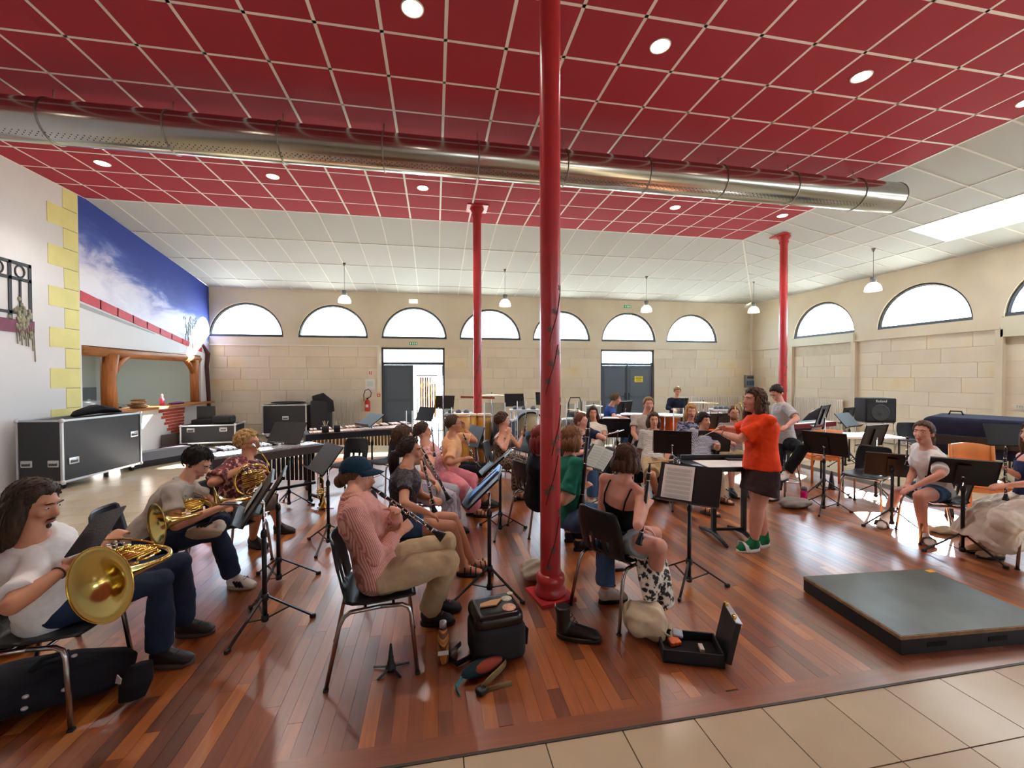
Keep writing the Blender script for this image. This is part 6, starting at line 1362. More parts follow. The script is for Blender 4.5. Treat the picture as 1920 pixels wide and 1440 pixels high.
m=MB(); m.tube([a+V((.06,.0,.05)),a+V((.1,0,-.02)),a+V((.12,-.1,-.1)),a+V((.13,-.16,-.14))],[.01,.02,.04,.09],12); m.build('bell',BRASS,e); m=MB(); m.bar(a+V((-.03,0,.1)),a+V((.05,0,.1)),.008); m.build('brace',BRASS,e)
m=MB(); m.tube([a+V((-.03,0,0)),a+V((-.035,-.01,-.04))],[.006,.011],8); m.build('mouthpiece',SILV,e)
# conductor's baton
w=p22['wr']['l']; a=PD(1340,807,(w.x*_s+w.y*_c)); b=PD(1302,826,(w.x*_s+w.y*_c)+.02); e=thing('baton','white baton in the conductor hands','baton'); e.matrix_world=align(a,b); m=MB(); L=(b-a).length; m.tube([(0,0,0),(0,0,L)],[.003,.0015],6); m.build('stick',mat('baton_white','#e9e4da',.4),e); m=MB(); m.lathe([(.004,-.05),(.009,-.03),(.006,.0),(.003,.01)],8); m.build('grip',CORK,e)
# tablet and phone
e=thing('tablet','dark tablet held by the long haired man','tablet'); A=PD(192,959,2.15); B=PD(137,1036,1.95); C_=PD(214,992,2.02); x=(A-B).normalized(); M_=basis((A+B+C_)/3,x,(C_-B).cross(A-B)); e.matrix_world=M_
m=MB(); m.rbox((0,0,0),((A-B).length,.16,.009),.012); m.build('case',mat('tablet_case','#1b1d22',.6,bump=.3,bscale=120),e); m=MB(); m.bb(-(A-B).length/2+.012,(A-B).length/2-.012,-.07,.07,-.0055,-.0048); m.build('screen',mat('tablet_screen','#3a4656',.15),e)
e=thing('phone','phone in the hands of the boy in grey polo','phone'); w=p2['wr']['r']; q=PD(436,944,(w.x*_s+w.y*_c)); e.matrix_world=basis(q,CAMR,UPV-CAMR*.5); m=MB(); m.rbox((0,0,0),(.14,.07,.008),.01); m.build('case',BLK,e); m=MB(); m.bb(-.066,.066,-.031,.031,.0042,.0048); m.build('screen',MATS['tablet_screen'],e)
# ================================================================ small things
def soft(name,label,cat,loc,parts,rz=0):
    e=thing(name,label,cat,loc,rz)
    for nm,mb,mt,vx in parts:
        o=mb.build(nm,mt,e)
        if vx: remesh(o,vx,4)
    return e
# backpack with stickers in the foreground
q=P(930,1222); e=thing('backpack','shiny black backpack with round stickers on the parquet','backpack',q,R(8))
GLB=mat('glossy_black','#101113',.22,spec=.6)
m=MB(); m.rbox((0,0,.11),(.32,.26,.22),.05,4); remesh(m.build('body',BLKM,e),.012,3)
m=MB(); m.rbox((0,.02,.235),(.3,.27,.1),.07,5); remesh(m.build('top_lid',GLB,e),.01,4)
m=MB(); m.tube([(-.15,-.02,.02),(-.25,-.06,.02),(-.3,.02,.02),(-.2,.1,.03)],.018,8,flat=.4); m.build('strap',BLKM,e)
m=MB(); m.tube([(.15,.0,.16),(.19,-.03,.12),(.17,-.06,.05)],.014,8,flat=.4); m.build('strap',BLKM,e)
for k,(x,y,r,c) in enumerate(((.085,.055,.034,'#b8b4a8'),(.07,-.045,.042,'#d8a58c'),(.125,.11,.02,'#c9c2a0'))):
    m=MB(); m.lathe([(.001,.2875),(r,.2875),(r,.2865),(.001,.2865)],16,MX.Translation((x,y,0))@MX.Rotation(R(0),4,'X')); m.build('sticker',mat('sticker_%d'%k,c,.6,var=.3,vscale=60),e)
m=MB(); m.prism([(-.1,-.0,.289),(.0,-.01,.289),(.05,.05,.289),(-.02,.05,.289),(-.09,.03,.289)],(0,0,1),.008); m.build('leather_patch',mat('tan_leather','#b98a58',.6),e)
# wooden bottle, glass
q=P(831,1240); e=thing('water_bottle','wood grain water bottle with steel cap beside the black backpack','bottle',q)
t=NT('zebra_wood'); mp=t.coord((14,14,5)); w=t.add('ShaderNodeTexWave'); w.wave_type='RINGS'; w.inputs['Scale'].default_value=1.2; w.inputs['Distortion'].default_value=2; t.ln(mp,0,w,0); r=t.ramp([(0,'#a8692f'),(.55,'#c98a4a'),(.8,'#6a3a18')]); t.ln(w,1,r,0); t.ln(r,0,t.b,0); t.b.inputs['Roughness'].default_value=.4
m=MB(); m.lathe([(.03,.0),(.034,.01),(.034,.15),(.028,.185),(.02,.2)],18); m.build('body',t.m,e)
m=MB(); m.lathe([(.02,.2),(.021,.235),(.019,.24),(.001,.24)],16); m.build('cap',STEEL,e)
m=MB(); m.lathe([(.0215,.196),(.024,.2),(.0215,.204)],16); m.build('band',BLK,e); m=MB(); m.bb(-.03,.03,-.0365,-.0345,.06,.085); m.build('label',PAPER,e)
q=P(850,1237); e=thing('drinking_glass','clear drinking glass between the bottle and the backpack','glass',q); m=MB(); m.lathe([(.026,.0),(.032,.09),(.03,.09),(.025,.006),(.001,.006)],18); m.build('cup',PLEXI,e)
# waist bag and buckled strap
q=P(905,1262); RST=cloth('rust','#8f3f2c'); e=thing('waist_bag','teal and rust coloured waist bag in front of the black backpack','bag',q,R(25))
m=MB(); m.ell((0,0,.04),(.14,.05,.04),None,18,10); remesh(m.build('pouch',cloth('tealbag','#1d3238'),e),.008,2); m=MB(); m.ell((.02,-.022,.05),(.1,.035,.032),None,14,8); m.build('front_pocket',RST,e)
m=MB(); m.tube([(-.13,0,.03),(-.18,-.02,.012),(-.19,-.08,.008)],.014,6,flat=.3); m.build('strap',mat('teal_strap','#2f7f8a',.7),e); m=MB(); m.tube([(.13,.0,.04),(.18,.04,.05),(.21,.07,.03),(.19,.09,.012)],.012,6,flat=.3); m.build('strap',mat('beige_strap','#8a7a62',.7),e)
q=P(923,1283); e=thing('neck_strap','olive instrument neck strap with black buckle on the floor','strap',q,R(35)); m=MB(); m.tube([(-.08,0,.02),(.0,.01,.03),(.09,.02,.035),(.15,.05,.02)],.022,8,flat=.3); m.build('band',mat('olive_strap','#75603a',.8),e); m=MB(); m.tube([(-.07,-.02,.012),(.02,-.05,.01),(.07,-.08,.008)],.016,8,flat=.3); m.build('tail',MATS['olive_strap'],e); m=MB(); m.rbox((-.09,-.01,.02),(.05,.05,.03),.01); m.build('buckle',BLK,e)
# boot
def boot(q,rz,label):
    e=thing('boot',label,'boot',q,rz); m=MB(); m.tube([(-.06,0,.035),(-.05,0,.05),(.02,0,.055),(.1,0,.045),(.17,0,.035),(.2,0,.03)],[(.03,.036),(.046,.042),(.05,.045),(.038,.048),(.03,.048),(.014,.03)],14,up=(0,0,1)); m.tube([(-.03,0,.05),(-.035,0,.14),(-.04,0,.2)],[.05,.047,.052],14); remesh(m.build('upper',mat('boot_leather','#141313',.35,bump=.1,bscale=40),e),.008,3)
    m=MB(); n=18; ring=lambda z,g:[V((.065+.145*g*cos(2*pi*j/n),.052*g*sin(2*pi*j/n),z)) for j in range(n)]; m.rings([ring(0,.98),ring(.012,1),ring(.026,.99)],True); m.build('sole',BLKM,e); m=MB(); m.tube([V((.065+.146*cos(2*pi*j/n),.0525*sin(2*pi*j/n),.027)) for j in range(n)],.0025,5,close=True); m.build('welt_stitch',mat('welt','#6b5a34',.7),e)
    m=MB()
    for k in range(5): z=.1+.022*k; x=.045-.015*k; m.tube([(x,-.022,z),(x+.012,0,z+.004),(x,.022,z)],.003,5)
    m.build('laces',BLKM,e); m=MB(); m.rbox((-.085,0,.19),(.006,.016,.045),.003); m.build('pull_tab',mat('tab_cream','#d8cbb2',.7),e); return e
boot(P(1066,1195),R(-22),'black lace up boot standing beside the chair leg in the foreground'); 
# tote bags
TOTE=cloth('tote','#b5ab98',.1)
def tote(q,rz,label,sx=.2,sy=.16,sz=.12,mt=None,seed=1):
    random.seed(seed); e=thing('tote_bag',label,'bag',q,rz); m=MB(); m.ell((0,0,sz*.45),(sx,sy,sz*.5),None,22,12,lambda d:1+.1*sin(5*d.x+3*d.y+seed)+.08*sin(9*d.y+4*d.z)); remesh(m.build('sack',mt or TOTE,e),.01,2); m=MB(); m.tube([(sx*.5,-sy*.4,sz*.7),(sx*.9,-sy*.6,sz*.5),(sx*1.15,0,sz*.2),(sx*.9,sy*.5,sz*.4)],.012,6,flat=.4); m.build('handle',mt or TOTE,e); return e
tote(P(1012,1085),R(10),'crumpled cream tote bag with print behind the thick pillar',.17,.14,.16,seed=2); q=P(1210,1190); tote((q.x,q.y,0),R(-50),'cream cloth bag on the floor below the patterned trousers',.15,.13,.22,cloth('creamsack','#c9bb9c',.1),5); tote(P(1772,997),R(10),'cream tote bag under the ponytailed girl chair',.2,.14,.1,seed=4); tote(P(1490,950),R(0),'grey crumpled bag under the stool',.2,.14,.12,GRY,6)
# patterned trousers hung on the foreground chair
PT=pat_mat('black_white_floral','floral',['#1c1b1a','#2a2826','#cfc6b4','#e2dccc'],26); q=p12['hp']; f=V((cos(R(38)),sin(R(38)),0)); rt=V((f.y,-f.x,0)); base=V((q.x,q.y,0))
e=thing('trousers','black and cream floral trousers hanging over the chair seat edge','trousers',base)
A=P(1130,1068,.42)-base; m=MB(); sd=rt*.24
m.tube([sd*.5+V((0,0,.455)),sd+V((0,0,.44)),sd*1.2-f*.1+V((0,0,.34)),sd*1.25-f*.12+V((0,0,.2))],[(.03,.12),(.04,.12),(.05,.085),(.03,.05)],14,up=(0,0,1)); m.tube([sd*.5+f*.1+V((0,0,.455)),sd+f*.1+V((0,0,.43)),sd*1.25+f*.06+V((0,0,.3)),sd*1.4+f*.08+V((0,0,.1))],[(.03,.1),(.04,.1),(.05,.085),(.04,.07)],14,up=(0,0,1)); remesh(m.build('cloth',PT,e),.009,3)
# open clarinet case
q=P(1292,1225); e=thing('clarinet_case','open black clarinet case with accessories on the parquet','case',q,R(-20))
m=MB(); 
for a in ((-.17,.17,-.11,-.1,0,.075),(-.17,.17,.1,.11,0,.075),(-.17,-.16,-.11,.11,0,.075),(.16,.17,-.11,.11,0,.075),(-.17,.17,-.11,.11,0,.01)): m.bb(*a)
m.build('tray',BLKM,e); m=MB(); m.bb(-.155,.155,-.095,.095,.012,.03); m.build('lining',mat('black_velvet','#0b0b0d',.95),e)
lid=thing('lid',None,None); lid.parent=e; lid.location=(.175,0,.03); lid.rotation_euler=(0,R(12),0)
m=MB(); m.bb(.0,.03,-.11,.11,0,.25); m.build('lid_shell',BLK,lid); m=MB(); m.bb(-.004,.034,-.113,.113,.248,.254); m.build('metal_trim',ALU,lid)
for y in(-.07,.07): m=MB(); m.rbox((.0,y,.262),(.02,.03,.02),.005); m.build('latch',BRASS,lid)
m=MB(); m.rbox((0,0,0),(.07,.05,.03),.006); o=m.build('reed_box',mat('orange_box','#d8642a',.5,var=.4,vscale=40),e,(-.08,.03,.045),(0.2,0,.4)); m=MB(); m.rbox((0,0,0),(.06,.05,.02),.006); m.build('cleaning_cloth',mat('cloth_bluegrey','#aeb8bf',.8),e,(-.05,.08,.07),(.3,.2,0)); m=MB(); m.bb(-.012,.012,-.03,.03,.032,.05); m.build('white_tin',PAPER,e,(.07,.0,0))
# horn gig case, backpack and cap at the left edge
e=thing('horn_case','big dark horn gig case lying on the floor at the left edge','case',P(95,1310),R(14))
m=MB(); m.tube([(-.42,0,.09),(-.2,0,.1),(.05,0,.1),(.27,0,.085),(.33,0,.08)],[(.085,.2),(.095,.22),(.095,.2),(.08,.15),(.05,.1)],20,up=(0,0,1)); remesh(m.build('shell',cloth('gigcase','#1c1d24',.1),e),.011,4)
m=MB(); m.tube([(-.05,-.05,.19),(-.03,0,.22),(.06,.02,.22),(.09,-.03,.185)],.013,8); m.build('handle',BLKM,e)
for x,y,z in((-.3,-.2,.1),(-.3,-.2,.14),(.0,-.2,.1),(.0,-.19,.15),(.13,-.17,.13),(.1,0,.205)): m=MB(); m.ell((x,y-.01,z),(.014,.01,.01),None,8,6); m.build('rivet',STEEL,e)
e=thing('gig_bag','black bag leaning under the chair at the left edge','bag',P(22,1215),R(20)); m=MB(); m.rbox((0,0,.18),(.26,.2,.36),.08,4); remesh(m.build('body',BLKM,e),.012,3); m=MB(); m.tube([(.1,-.1,.3),(.14,-.12,.16),(.12,-.1,.05)],.015,8,flat=.4); m.build('strap',BLKM,e); m=MB(); m.rbox((.14,-.12,.15),(.02,.03,.012),.004); m.build('buckle',STEEL,e)
e=thing('felt_cap','dark felt cap with grey emblem lying against the chair leg','cap',P(248,1318),R(-35)); m=MB(); m.tube([(0,0,.02),(.0,.02,.1),(.01,.04,.19)],[(.03,.06),(.05,.075),(.02,.05)],16); remesh(m.build('crown',cloth('feltblack','#191619',.1),e),.009,3); m=MB(); m.prism([(-.03,-.052,.13),(.02,-.052,.14),(.03,-.052,.17),(-.01,-.052,.18)],(0,-1,0),.004); m.build('emblem',mat('emblem_grey','#a59ea0',.7),e)
# jacket on the big case, items on the hatch ledge
fc=MATS['case_laminate']; q=PX(190,765,-5.75); e=thing('jacket','black jacket thrown on the big flight case','jacket',(-5.72,8.35,1.045),R(80)); m=MB(); m.tube([(-.38,0,.02),(-.25,0,.06),(.0,.02,.1),(.25,0,.07),(.4,-.02,.03)],[(.02,.05),(.05,.14),(.08,.18),(.05,.15),(.02,.08)],16,up=(0,0,1)); remesh(m.build('cloth',cloth('blackjacket','#15151a',.1),e),.012,2); m=MB(); m.tube([(.1,.1,.08),(.3,.16,.05),(.48,.12,.03)],[(.04,.06),(.035,.05),(.02,.04)],12,up=(0,0,1)); remesh(m.build('sleeve',MATS['cloth_blackjacket'],e),.012,2)
random.seed(8); e=thing('towel_pile','pile of folded brown cloths on the hatch ledge','cloth',(XL-.02,10.35,OZ0+.03)); 
for k in range(6): m=MB(); m.ell((random.uniform(-.04,.04),random.uniform(-.08,.08),.025+.03*k),(.13,.24-.025*k,.024),None,16,8,lambda d:1+.06*sin(8*d.y+k)); m.build('folded_cloth',mat('brown_towel_%d'%(k%3),['#a07a52','#b58e62','#8c6843'][k%3],.9,bump=.4,bscale=60),e)
e=thing('spray_bottle','pink bottle with white cap on the hatch ledge','bottle',(XL-.02,11.15,OZ0+.03)); m=MB(); m.lathe([(.04,0),(.045,.01),(.045,.14),(.02,.2)],16); m.build('body',mat('pink_plastic','#d8506a',.4),e); m=MB(); m.lathe([(.02,.2),(.022,.25),(.012,.27)],12); m.build('cap',PAPER,e)
e=thing('folded_scarf','purple cloth on the hatch ledge','cloth',(XL+.02,11.65,OZ0+.03)); m=MB(); m.ell((0,0,.03),(.12,.25,.03),None,16,8,lambda d:1+.1*sin(6*d.y)); remesh(m.build('cloth',cloth('purple','#6a3a66'),e),.012,2)
e=thing('cooking_pot','steel pot with lid on the kitchen counter','pot',(-8.5,12.2,.95)); m=MB(); m.lathe([(.2,0),(.21,.01),(.21,.14),(.2,.15),(.03,.17),(.03,.2)],24); m.build('body',STEEL,e); m=MB(); m.tube([(.21,-.04,.12),(.25,-.03,.12),(.25,.03,.12),(.21,.04,.12)],.008,6); m.build('handle',STEEL,e)
e=thing('kitchen_counter','steel kitchen counter behind the hatch','counter',(-8.7,8.3,.002)); m=MB(); m.bb(-.35,.35,0,4.9,.9,.94); m.build('worktop',STEEL,e)
for k in range(4): m=MB(); m.bb(-.33,.33,.05+1.2*k,1.2+1.2*k,.1,.9); m.build('cupboard',mat('cupboard_dark','#4a3a34',.6),e)
m=MB(); m.bb(-.3,.3,.05,4.85,0,.1); m.build('plinth',BLKM,e)
e=thing('coffee_machine','dark coffee machine on the kitchen counter','machine',(-8.6,9.0,.94)); m=MB(); m.rbox((0,0,.15),(.3,.26,.3),.03); m.build('body',mat('dark_machine','#2a1f1c',.4),e); m=MB(); m.bb(.15,.19,-.1,.1,.0,.02); m.build('drip_tray',STEEL,e)
e=thing('towel_dispenser','white paper towel dispenser on the kitchen wall','dispenser',(-8.99,10.15,1.55)); m=MB(); m.rbox((0,0,.16),(.16,.26,.32),.03); m.build('body',PAPER,e); m=MB(); m.rbox((.06,.09,.18),(.08,.09,.24),.02); m.build('front',BLK,e)
# gig bags on the low flight case, suitcases by the counter
e=thing('instrument_case','open black instrument case standing on the low flight case','case',(-5.72,11.6,.535),R(4)); m=MB(); m.bb(-.2,.2,0,.3,0,.1); m.build('base',BLKM,e); m=MB(); m.bb(-.2,.2,.29,.33,.06,.42); m.build('lid',BLK,e)
e=thing('gig_bag','black padded bag on the right of the low flight case','bag',(-5.2,11.62,.535)); m=MB(); m.rbox((0,0,.1),(.44,.3,.2),.06); remesh(m.build('body',BLKM,e),.015,3); m=MB(); m.tube([(-.1,-.15,.14),(0,-.17,.12),(.1,-.15,.14)],.01,6); m.build('handle',BLKM,e)
e=thing('backpack','grey backpack leaning against the low flight case','backpack',P(420,830),R(20)); m=MB(); m.ell((0,0,.2),(.17,.12,.22),None,18,12); remesh(m.build('body',GRY,e),.012,3); m=MB(); m.ell((0,-.1,.14),(.11,.05,.1),None,12,8); m.build('pocket',GRY,e); m=MB(); m.tube([(-.1,-.05,.38),(-.14,-.13,.2),(-.1,-.1,.05)],.015,6,flat=.4); m.build('strap',BLKM,e)
e=thing('trumpet_case','long dark grey case lying before the hatch counter','case',P(300,868),R(60)); m=MB(); m.prism([(-.55,-.2,0),(.55,-.2,0),(.55,.2,0),(-.55,.2,0)],(0,0,1),.12); m.build('base',BLKM,e); m=MB(); m.rings([[V((-.55,-.2,.12)),V((.55,-.2,.12)),V((.55,.2,.12)),V((-.55,.2,.12))],[V((-.48,-.13,.27)),V((.48,-.13,.27)),V((.48,.13,.27)),V((-.48,.13,.27))]],False); m.build('lid',mat('grey_case','#55575f',.6),e)
e=thing('suitcase','open brown instrument case leaning at the counter','case',P(330,842),R(75)); m=MB(); m.bb(-.3,.3,-.12,.12,0,.1); m.build('base',mat('maroon_lining','#4a2c32',.9),e); m=MB(); m.bb(-.22,.22,.12,.15,.05,.36); m.build('lid',mat('brown_case','#4d3f3a',.7),e)
# bags on and beside the back flight case
e=thing('gig_bag','flat black bag on top of the upright flight case','bag',(-4.05,12.72,.945)); m=MB(); m.ell((0,0,.035),(.48,.2,.035),None,18,8); remesh(m.build('body',BLKM,e),.015,2); m=MB(); m.tube([(-.2,-.18,.03),(0,-.22,.03),(.2,-.18,.03)],.01,6); m.build('strap',BLKM,e)
e=thing('speaker_cover','tall dark padded case with hanging jacket beside the flight case','case',(-3.15,12.6,0)); m=MB(); m.rbox((0,0,.52),(.5,.45,1.04),.06); m.build('body',mat('dark_padding','#26262b',.8),e); m=MB(); m.tube([(-.2,-.1,1.05),(.05,-.15,1.1),(.25,-.18,.95),(.34,-.2,.72)],[(.05,.12),(.07,.16),(.05,.14),(.02,.06)],14,up=(0,-1,0)); remesh(m.build('jacket',cloth('darkjacket','#2a2a30',.1),e),.014,2)
# radiators
def radiator(label,T,w,z0,z1,n):
    e=thing('radiator',label,'radiator'); e.matrix_world=T; RM=mat('cream_radiator','#d8cfc0',.5)
    for k in range(n): m=MB(); x=w*(k+.5)/n; m.rbox((x,-.05,(z0+z1)/2),(w/n*.7,.05,z1-z0),.01,2); m.build('column',RM,e)
    for z in(z0+.04,z1-.02): m=MB(); m.bb(0,w,-.06,-.02,z-.03,z+.03); m.build('header',RM,e)
    for x in(.1,w-.1): m=MB(); m.bb(x-.02,x+.02,-.06,0,0,z0); m.build('foot',RM,e)
radiator('cream panel radiator left of the fire extinguisher',MX.Translation((-3.98,YB-.03,0)),1.78,.12,1.05,44); radiator('white radiator in the far right of the back wall',MX.Translation((8.1,YB-.03,0)),2.6,.12,.98,40); radiator('white radiator on the right wall near the corner',MX.Translation((XR-.03,11.35,0))@MX.Rotation(-pi/2,4,'Z'),1.6,.12,1.02,30)
# fire extinguisher, signs
p=PY(689,757,YB-.1); e=thing('fire_extinguisher','red fire extinguisher with black hose beside the open door','fire extinguisher',(p.x,YB-.12,p.z-.22)); m=MB(); m.lathe([(.07,0),(.075,.02),(.075,.28),(.05,.33),(.02,.35)],18); m.build('cylinder',mat('extinguisher_red','#c0262a',.35),e); m=MB(); m.tube([(0,-.02,.36),(.1,-.02,.44),(.12,-.02,.56),(.04,-.02,.66),(-.06,-.02,.62),(-.1,-.02,.5),(-.09,-.03,.3)],.011,8); m.build('hose',BLK,e); m=MB(); m.rbox((0,0,.37),(.05,.04,.06),.01); m.build('valve_head',BLK,e); m=MB(); m.bb(-.04,.04,-.078,-.074,.12,.2); m.build('label_sticker',PAPER,e); m=MB(); m.bb(-.02,.02,.06,.13,.25,.3); m.build('wall_bracket',BLK,e)
def sign(name,label,px,py,w,h,col,T=None,emit=0,marks=[]):
    p=PY(px,py,YB-.02); e=thing(name,label,'sign',(p.x,YB-.012,p.z)); m=MB(); m.bb(-w/2,w/2,-.012,.012,-h/2,h/2); m.build('plate',mat('sign_'+name+col,col,.5,emit=emit),e)
    for nm,x0,x1,z0,z1,c in marks: m=MB(); m.bb(x0*w,x1*w,-.016,-.012,z0*h,z1*h); m.build(nm,mat('mark'+c,c,.5),e)
    return e
EXG='#1f8a5a'
sign('exit_sign','white exit sign box with a faint added glow above the third arched window',775,565,.26,.12,'#e8ebe8',emit=.6)  # faint emission put into the plate colour to brighten the box
for px,py,lb in((775,644,'small green exit sign above the open door'),(1177,575,'small green exit sign above the window over the closed door')): sign('exit_sign',lb,px,py,.24,.09,'#1f8a5a',emit=.4,marks=[('arrow',-.4,-.28,-.3,.3,'#e8f2ea'),('pictogram',-.12,.0,-.35,.35,'#e8f2ea'),('pictogram',.1,.2,-.35,.35,'#e8f2ea'),('arrow',.3,.42,-.3,.3,'#e8f2ea')])
sign('extinguisher_sign','small red and white extinguisher sign on the stone wall',695,699,.1,.13,'#e9e4e0',marks=[('red_frame',-.45,-.2,-.4,.4,'#c0303a'),('red_bar',-.05,.35,-.4,-.1,'#c0303a'),('cylinder_mark',.05,.3,-.05,.4,'#c0303a')])
sign('notice_paper','white printed notice on the wall beside the open door',694,722,.28,.38,'#dcdad6',marks=[('text_block',-.35,.3,-.1,.3,'#c4cdca'),('text_line',-.4,.4,-.42,-.38,'#b9a9b0')])
e=sign('alarm_button','red fire alarm button beside the door frame',710,741,.09,.09,'#c23a34',marks=[('button',-.25,.25,-.2,.2,'#e6e0dc')])
m=MB(); p=PY(710,660,YB); m.bb(p.x-.04,p.x+.04,YB-.03,YB,1.25,2.6); m.build('cable_trunking',mat('trunking','#e0d9cc',.5),wb); m=MB(); m.bb(XL,p.x+.04,YB-.05,YB,2.6,2.64); m.build('cable_trunking',MATS['trunking'],wb); m=MB(); p=PY(1411,640,YB); m.bb(p.x-.1,p.x-.02,YB-.04,YB,1.55,3.9); m.build('cable_trunking',MATS['trunking'],wb)
p=PY(1198,711,YB+.04); e=thing('notice_sign','yellow notice with black lettering on the closed door','sign',(p.x,YB+.06,p.z)); m=MB(); m.bb(-.15,.15,-.006,.006,-.1,.1); m.build('plate',mat('yellow_sign','#e0cf2e',.5),e)
for r_,(a,b) in enumerate(((-.11,.1),(-.12,.12),(-.08,.08),(-.11,.11))): m=MB(); m.bb(a,b,-.009,-.006,.055-.04*r_,.072-.04*r_); m.build('text_line',mat('sign_text','#5a5218',.6),e)
p=PY(1408,715,YB-.05); e=thing('switch_box','grey electrical box with three sockets in the far corner','switch box',(p.x-.08,YB-.06,p.z)); m=MB(); m.bb(-.17,.17,-.05,.05,-.22,.22); m.build('housing',mat('grey_box','#868a8c',.5),e); m=MB(); m.bb(-.12,.14,-.056,-.05,.1,.18); m.build('breaker_window',mat('breaker_dark','#3a3d3f',.4),e)
for k in range(3): m=MB(); m.bb(-.13+.1*k,-.06+.1*k,-.07,-.05,-.14,.02); m.build('socket',mat('socket_blue','#3c5a86',.5),e)
p=PX(1912,762,XR-.02); e=thing('wall_label','small white wall label with grey lettering on the right wall','sign',(XR-.012,p.y,p.z)); m=MB(); m.bb(-.01,.01,-.3,.1,-.05,.03); m.build('plate',mat('label_cream','#d6d2be',.6),e)
def text(s,size,M_,mt,parent,ext=.001):
    c=bpy.data.curves.new('lettering','FONT'); c.body=s; c.size=size; c.extrude=ext; c.align_x='CENTER'; c.align_y='CENTER'
    o=bpy.data.objects.new('lettering',c); COL.objects.link(o); dg=bpy.context.evaluated_depsgraph_get(); me=bpy.data.meshes.new_from_object(o.evaluated_get(dg)); bpy.data.objects.remove(o)
    q=obj('lettering',me,mt,parent); q.matrix_local=M_; return q
text('TES',.07,MX.Translation((-.012,.0,-.01))@MX.Rotation(-pi/2,4,'Z')@MX.Rotation(pi/2,4,'X'),mat('grey_ink','#8a8a84',.7),e)
# amplifier on a chair frame, keyboard, piano cover, trolley
p=P(1640,850); A=PD(1640,768,9.0); e=thing('amplifier','black keyboard amplifier on a chromed frame by the right wall','amplifier',(A.x,A.y,0),R(-20)); za=A.z-.27
m=MB(); m.rbox((0,0,A.z),(.58,.4,.5),.03); m.build('cabinet',BLKM,e); m=MB(); m.bb(-.26,.26,-.205,-.2,A.z-.22,A.z+.14); m.build('grille',mat('grille','#26282b',.7),e); m=MB(); m.lathe([(.165,.0),(.175,.008),(.16,.008),(.09,.001),(.04,.004),(.001,.009)],28,MX.Translation((-.02,-.205,A.z-.05))@MX.Rotation(pi/2,4,'X')); m.build('speaker_cone',mat('cone','#3b3c3e',.6),e)
text('Roland',.075,MX.Translation((0,-.204,A.z+.19))@MX.Rotation(pi/2,4,'X'),PAPER,e)
for x in(-.26,.26):
    for y in(-.16,.16): m=MB(); m.tube([(x,y,A.z-.25),(x*1.05,y*1.1,0)],.011,6); m.build('leg',LEGM,e)
m=MB(); m.bb(-.27,.27,-.18,.18,A.z-.27,A.z-.25); m.build('support_plate',SHELLG,e)
K0=PD(1490,796,7.2); K1=PD(1560,796,7.6); e=thing('stage_keyboard','red ended stage keyboard on a stand behind the music stands','keyboard',(K0.x,K0.y,0)); u=V((K1.x-K0.x,K1.y-K0.y,0)); e.rotation_euler=(0,0,math.atan2(u.y,u.x)); w=1.15
m=MB(); m.bb(0,w,-.0,.3,K0.z-.08,K0.z); m.build('case',mat('keyboard_red','#6a1c26',.35),e); m=MB(); m.bb(.05,w-.05,.12,.28,K0.z,K0.z+.012); m.build('panel',BLK,e)
for k in range(36): m=MB(); m.bb(.05+(w-.1)*k/36+.001,.05+(w-.1)*(k+1)/36-.001,.0,.13,K0.z,K0.z+.01); m.build('key',PAPER,e)
for x in(.2,w-.2): m=MB(); m.bar((x-.25,.15,0.01),(x+.1,.15,K0.z-.08),.03); m.build('stand_leg',BLK,e)
GP0=PD(1755,810,6.3); e=thing('grand_piano','grand piano under a dark blue cover near the right wall','piano',(8.65,5.15,0),R(-65)); COV=cloth('pianocover','#23263a',.15)
m=MB(); pts=[(-.7,-.5),(.7,-.5),(.72,.1),(.6,.35),(.25,.5),(-.1,.6),(-.5,.65),(-.7,.6)]; lo_z=.42; m.rings([[V((x*1.03,y*1.03,lo_z)) for x,y in pts],[V((x*1.02,y*1.02,.7)) for x,y in pts],[V((x,y,.98)) for x,y in pts],[V((x*.9,y*.9,1.02)) for x,y in pts]],False); remesh(m.build('cover',COV,e),.03,6)
m=MB(); m.bb(-.6,.6,-.7,-.5,.6,.75); m.build('keyboard_case',BLK,e)
for x,y in((-.55,-.4),(.55,-.4),(-.3,.45)): m=MB(); m.lathe([(.05,0),(.04,.1),(.06,.42)],12,MX.Translation((x,y,0))); m.build('leg',BLK,e)
m=MB(); m.tube([(-.5,.2,1.02),(-.48,.2,1.08),(-.35,.2,1.08),(-.33,.2,1.02)],.012,6); m.build('handle',BLKM,e)
p=PD(1078,757,9.6); e=thing('folding_trolley','folding trolley with black handle behind the cymbals','trolley',(p.x,p.y,0)); m=MB(); m.tube([(-.15,0,.1),(-.15,0,p.z+.02),(-.11,0,p.z+.14),(.11,0,p.z+.14),(.15,0,p.z+.02),(.15,0,.1)],.014,8); m.build('handle_frame',BLK,e); m=MB(); m.rbox((0,-.1,.5),(.4,.22,.75),.05); m.build('bag',mat('trolley_bag','#30333c',.8),e)
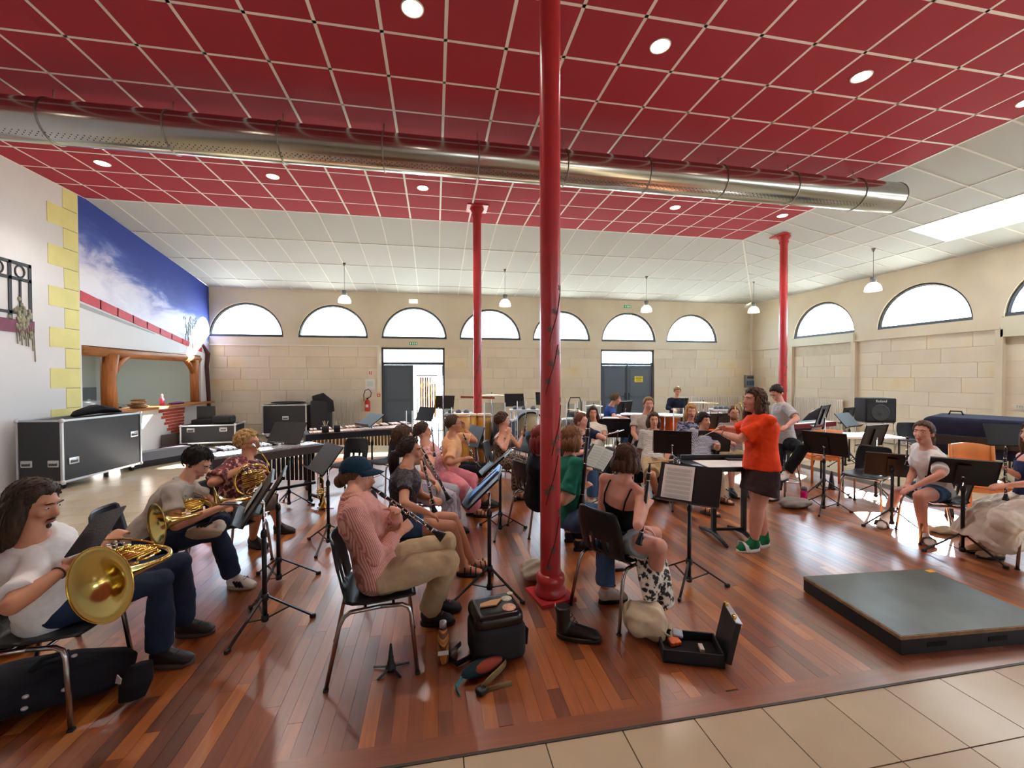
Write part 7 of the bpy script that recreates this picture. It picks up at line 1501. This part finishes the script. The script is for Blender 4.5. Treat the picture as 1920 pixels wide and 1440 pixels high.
for s_ in(-1,1): m=MB(); m.lathe([(.09,-.02),(.09,.02)],16,MX.Translation((s_*.2,.03,.09))@MX.Rotation(pi/2,4,'Y')); m.build('wheel',BLKM,e)
# pink bottle, guitar case, headstock, violin-like back, tables at right
q=P(1507,948); e=thing('water_bottle','bright pink translucent water bottle on the parquet','bottle',q); m=MB(); m.lathe([(.036,0),(.04,.01),(.04,.17),(.034,.2)],16); m.build('body',mat('pink_translucent','#e01a7a',.15,trans=.5),e); m=MB(); m.lathe([(.036,.2),(.036,.24),(.02,.25)],14); m.build('cap',mat('grey_cap','#6a5f66',.5),e)
p=PD(1515,772,8.2); e=thing('guitar_bag','black padded guitar bag leaning on the radiator','bag',(p.x,p.y,0),R(-20)); m=MB(); m.tube([(-.6,0,.08),(-.35,0,.3),(-.1,0,.62),(.1,0,.9),(.25,0,1.02)],[(.1,.06),(.17,.07),(.13,.06),(.1,.06),(.07,.05)],16,up=(0,0,1)); remesh(m.build('body',mat('guitar_padding','#24262c',.8),e),.018,3); m=MB(); m.tube([(-.2,-.07,.5),(-.1,-.1,.62),(0,-.07,.72)],.012,6); m.build('handle',BLKM,e)
for px,py,lb,w in((1610,815,'low table with white papers behind the stands at right',.9),(1905,828,'pale table with red bag at the right edge',.8)):
    a=PD(px,py,6.6 if px<1700 else 7.5); e=thing('side_table',lb,'table',(a.x,a.y,0),R(-15)); m=MB(); m.bb(-w/2,w/2,-.3,.3,a.z-.025,a.z); m.build('top',mat('white_top','#d5d8da',.35),e)
    for x in(-w/2+.05,w/2-.05):
        for y in(-.25,.25): m=MB(); m.tube([(x,y,0),(x,y,a.z-.025)],.015,6); m.build('leg',BLK,e)
    if px>1700: r_=thing('handbag','red bag on the pale table at the right edge','bag',(a.x+.1,a.y,a.z)); m=MB(); m.rbox((0,0,.09),(.3,.18,.18),.05); m.build('body',mat('red_bag','#7a1f2a',.5),r_); m=MB(); m.tube([(-.08,0,.17),(-.06,0,.26),(.06,0,.26),(.08,0,.17)],.01,6); m.build('handle',BLK,r_)
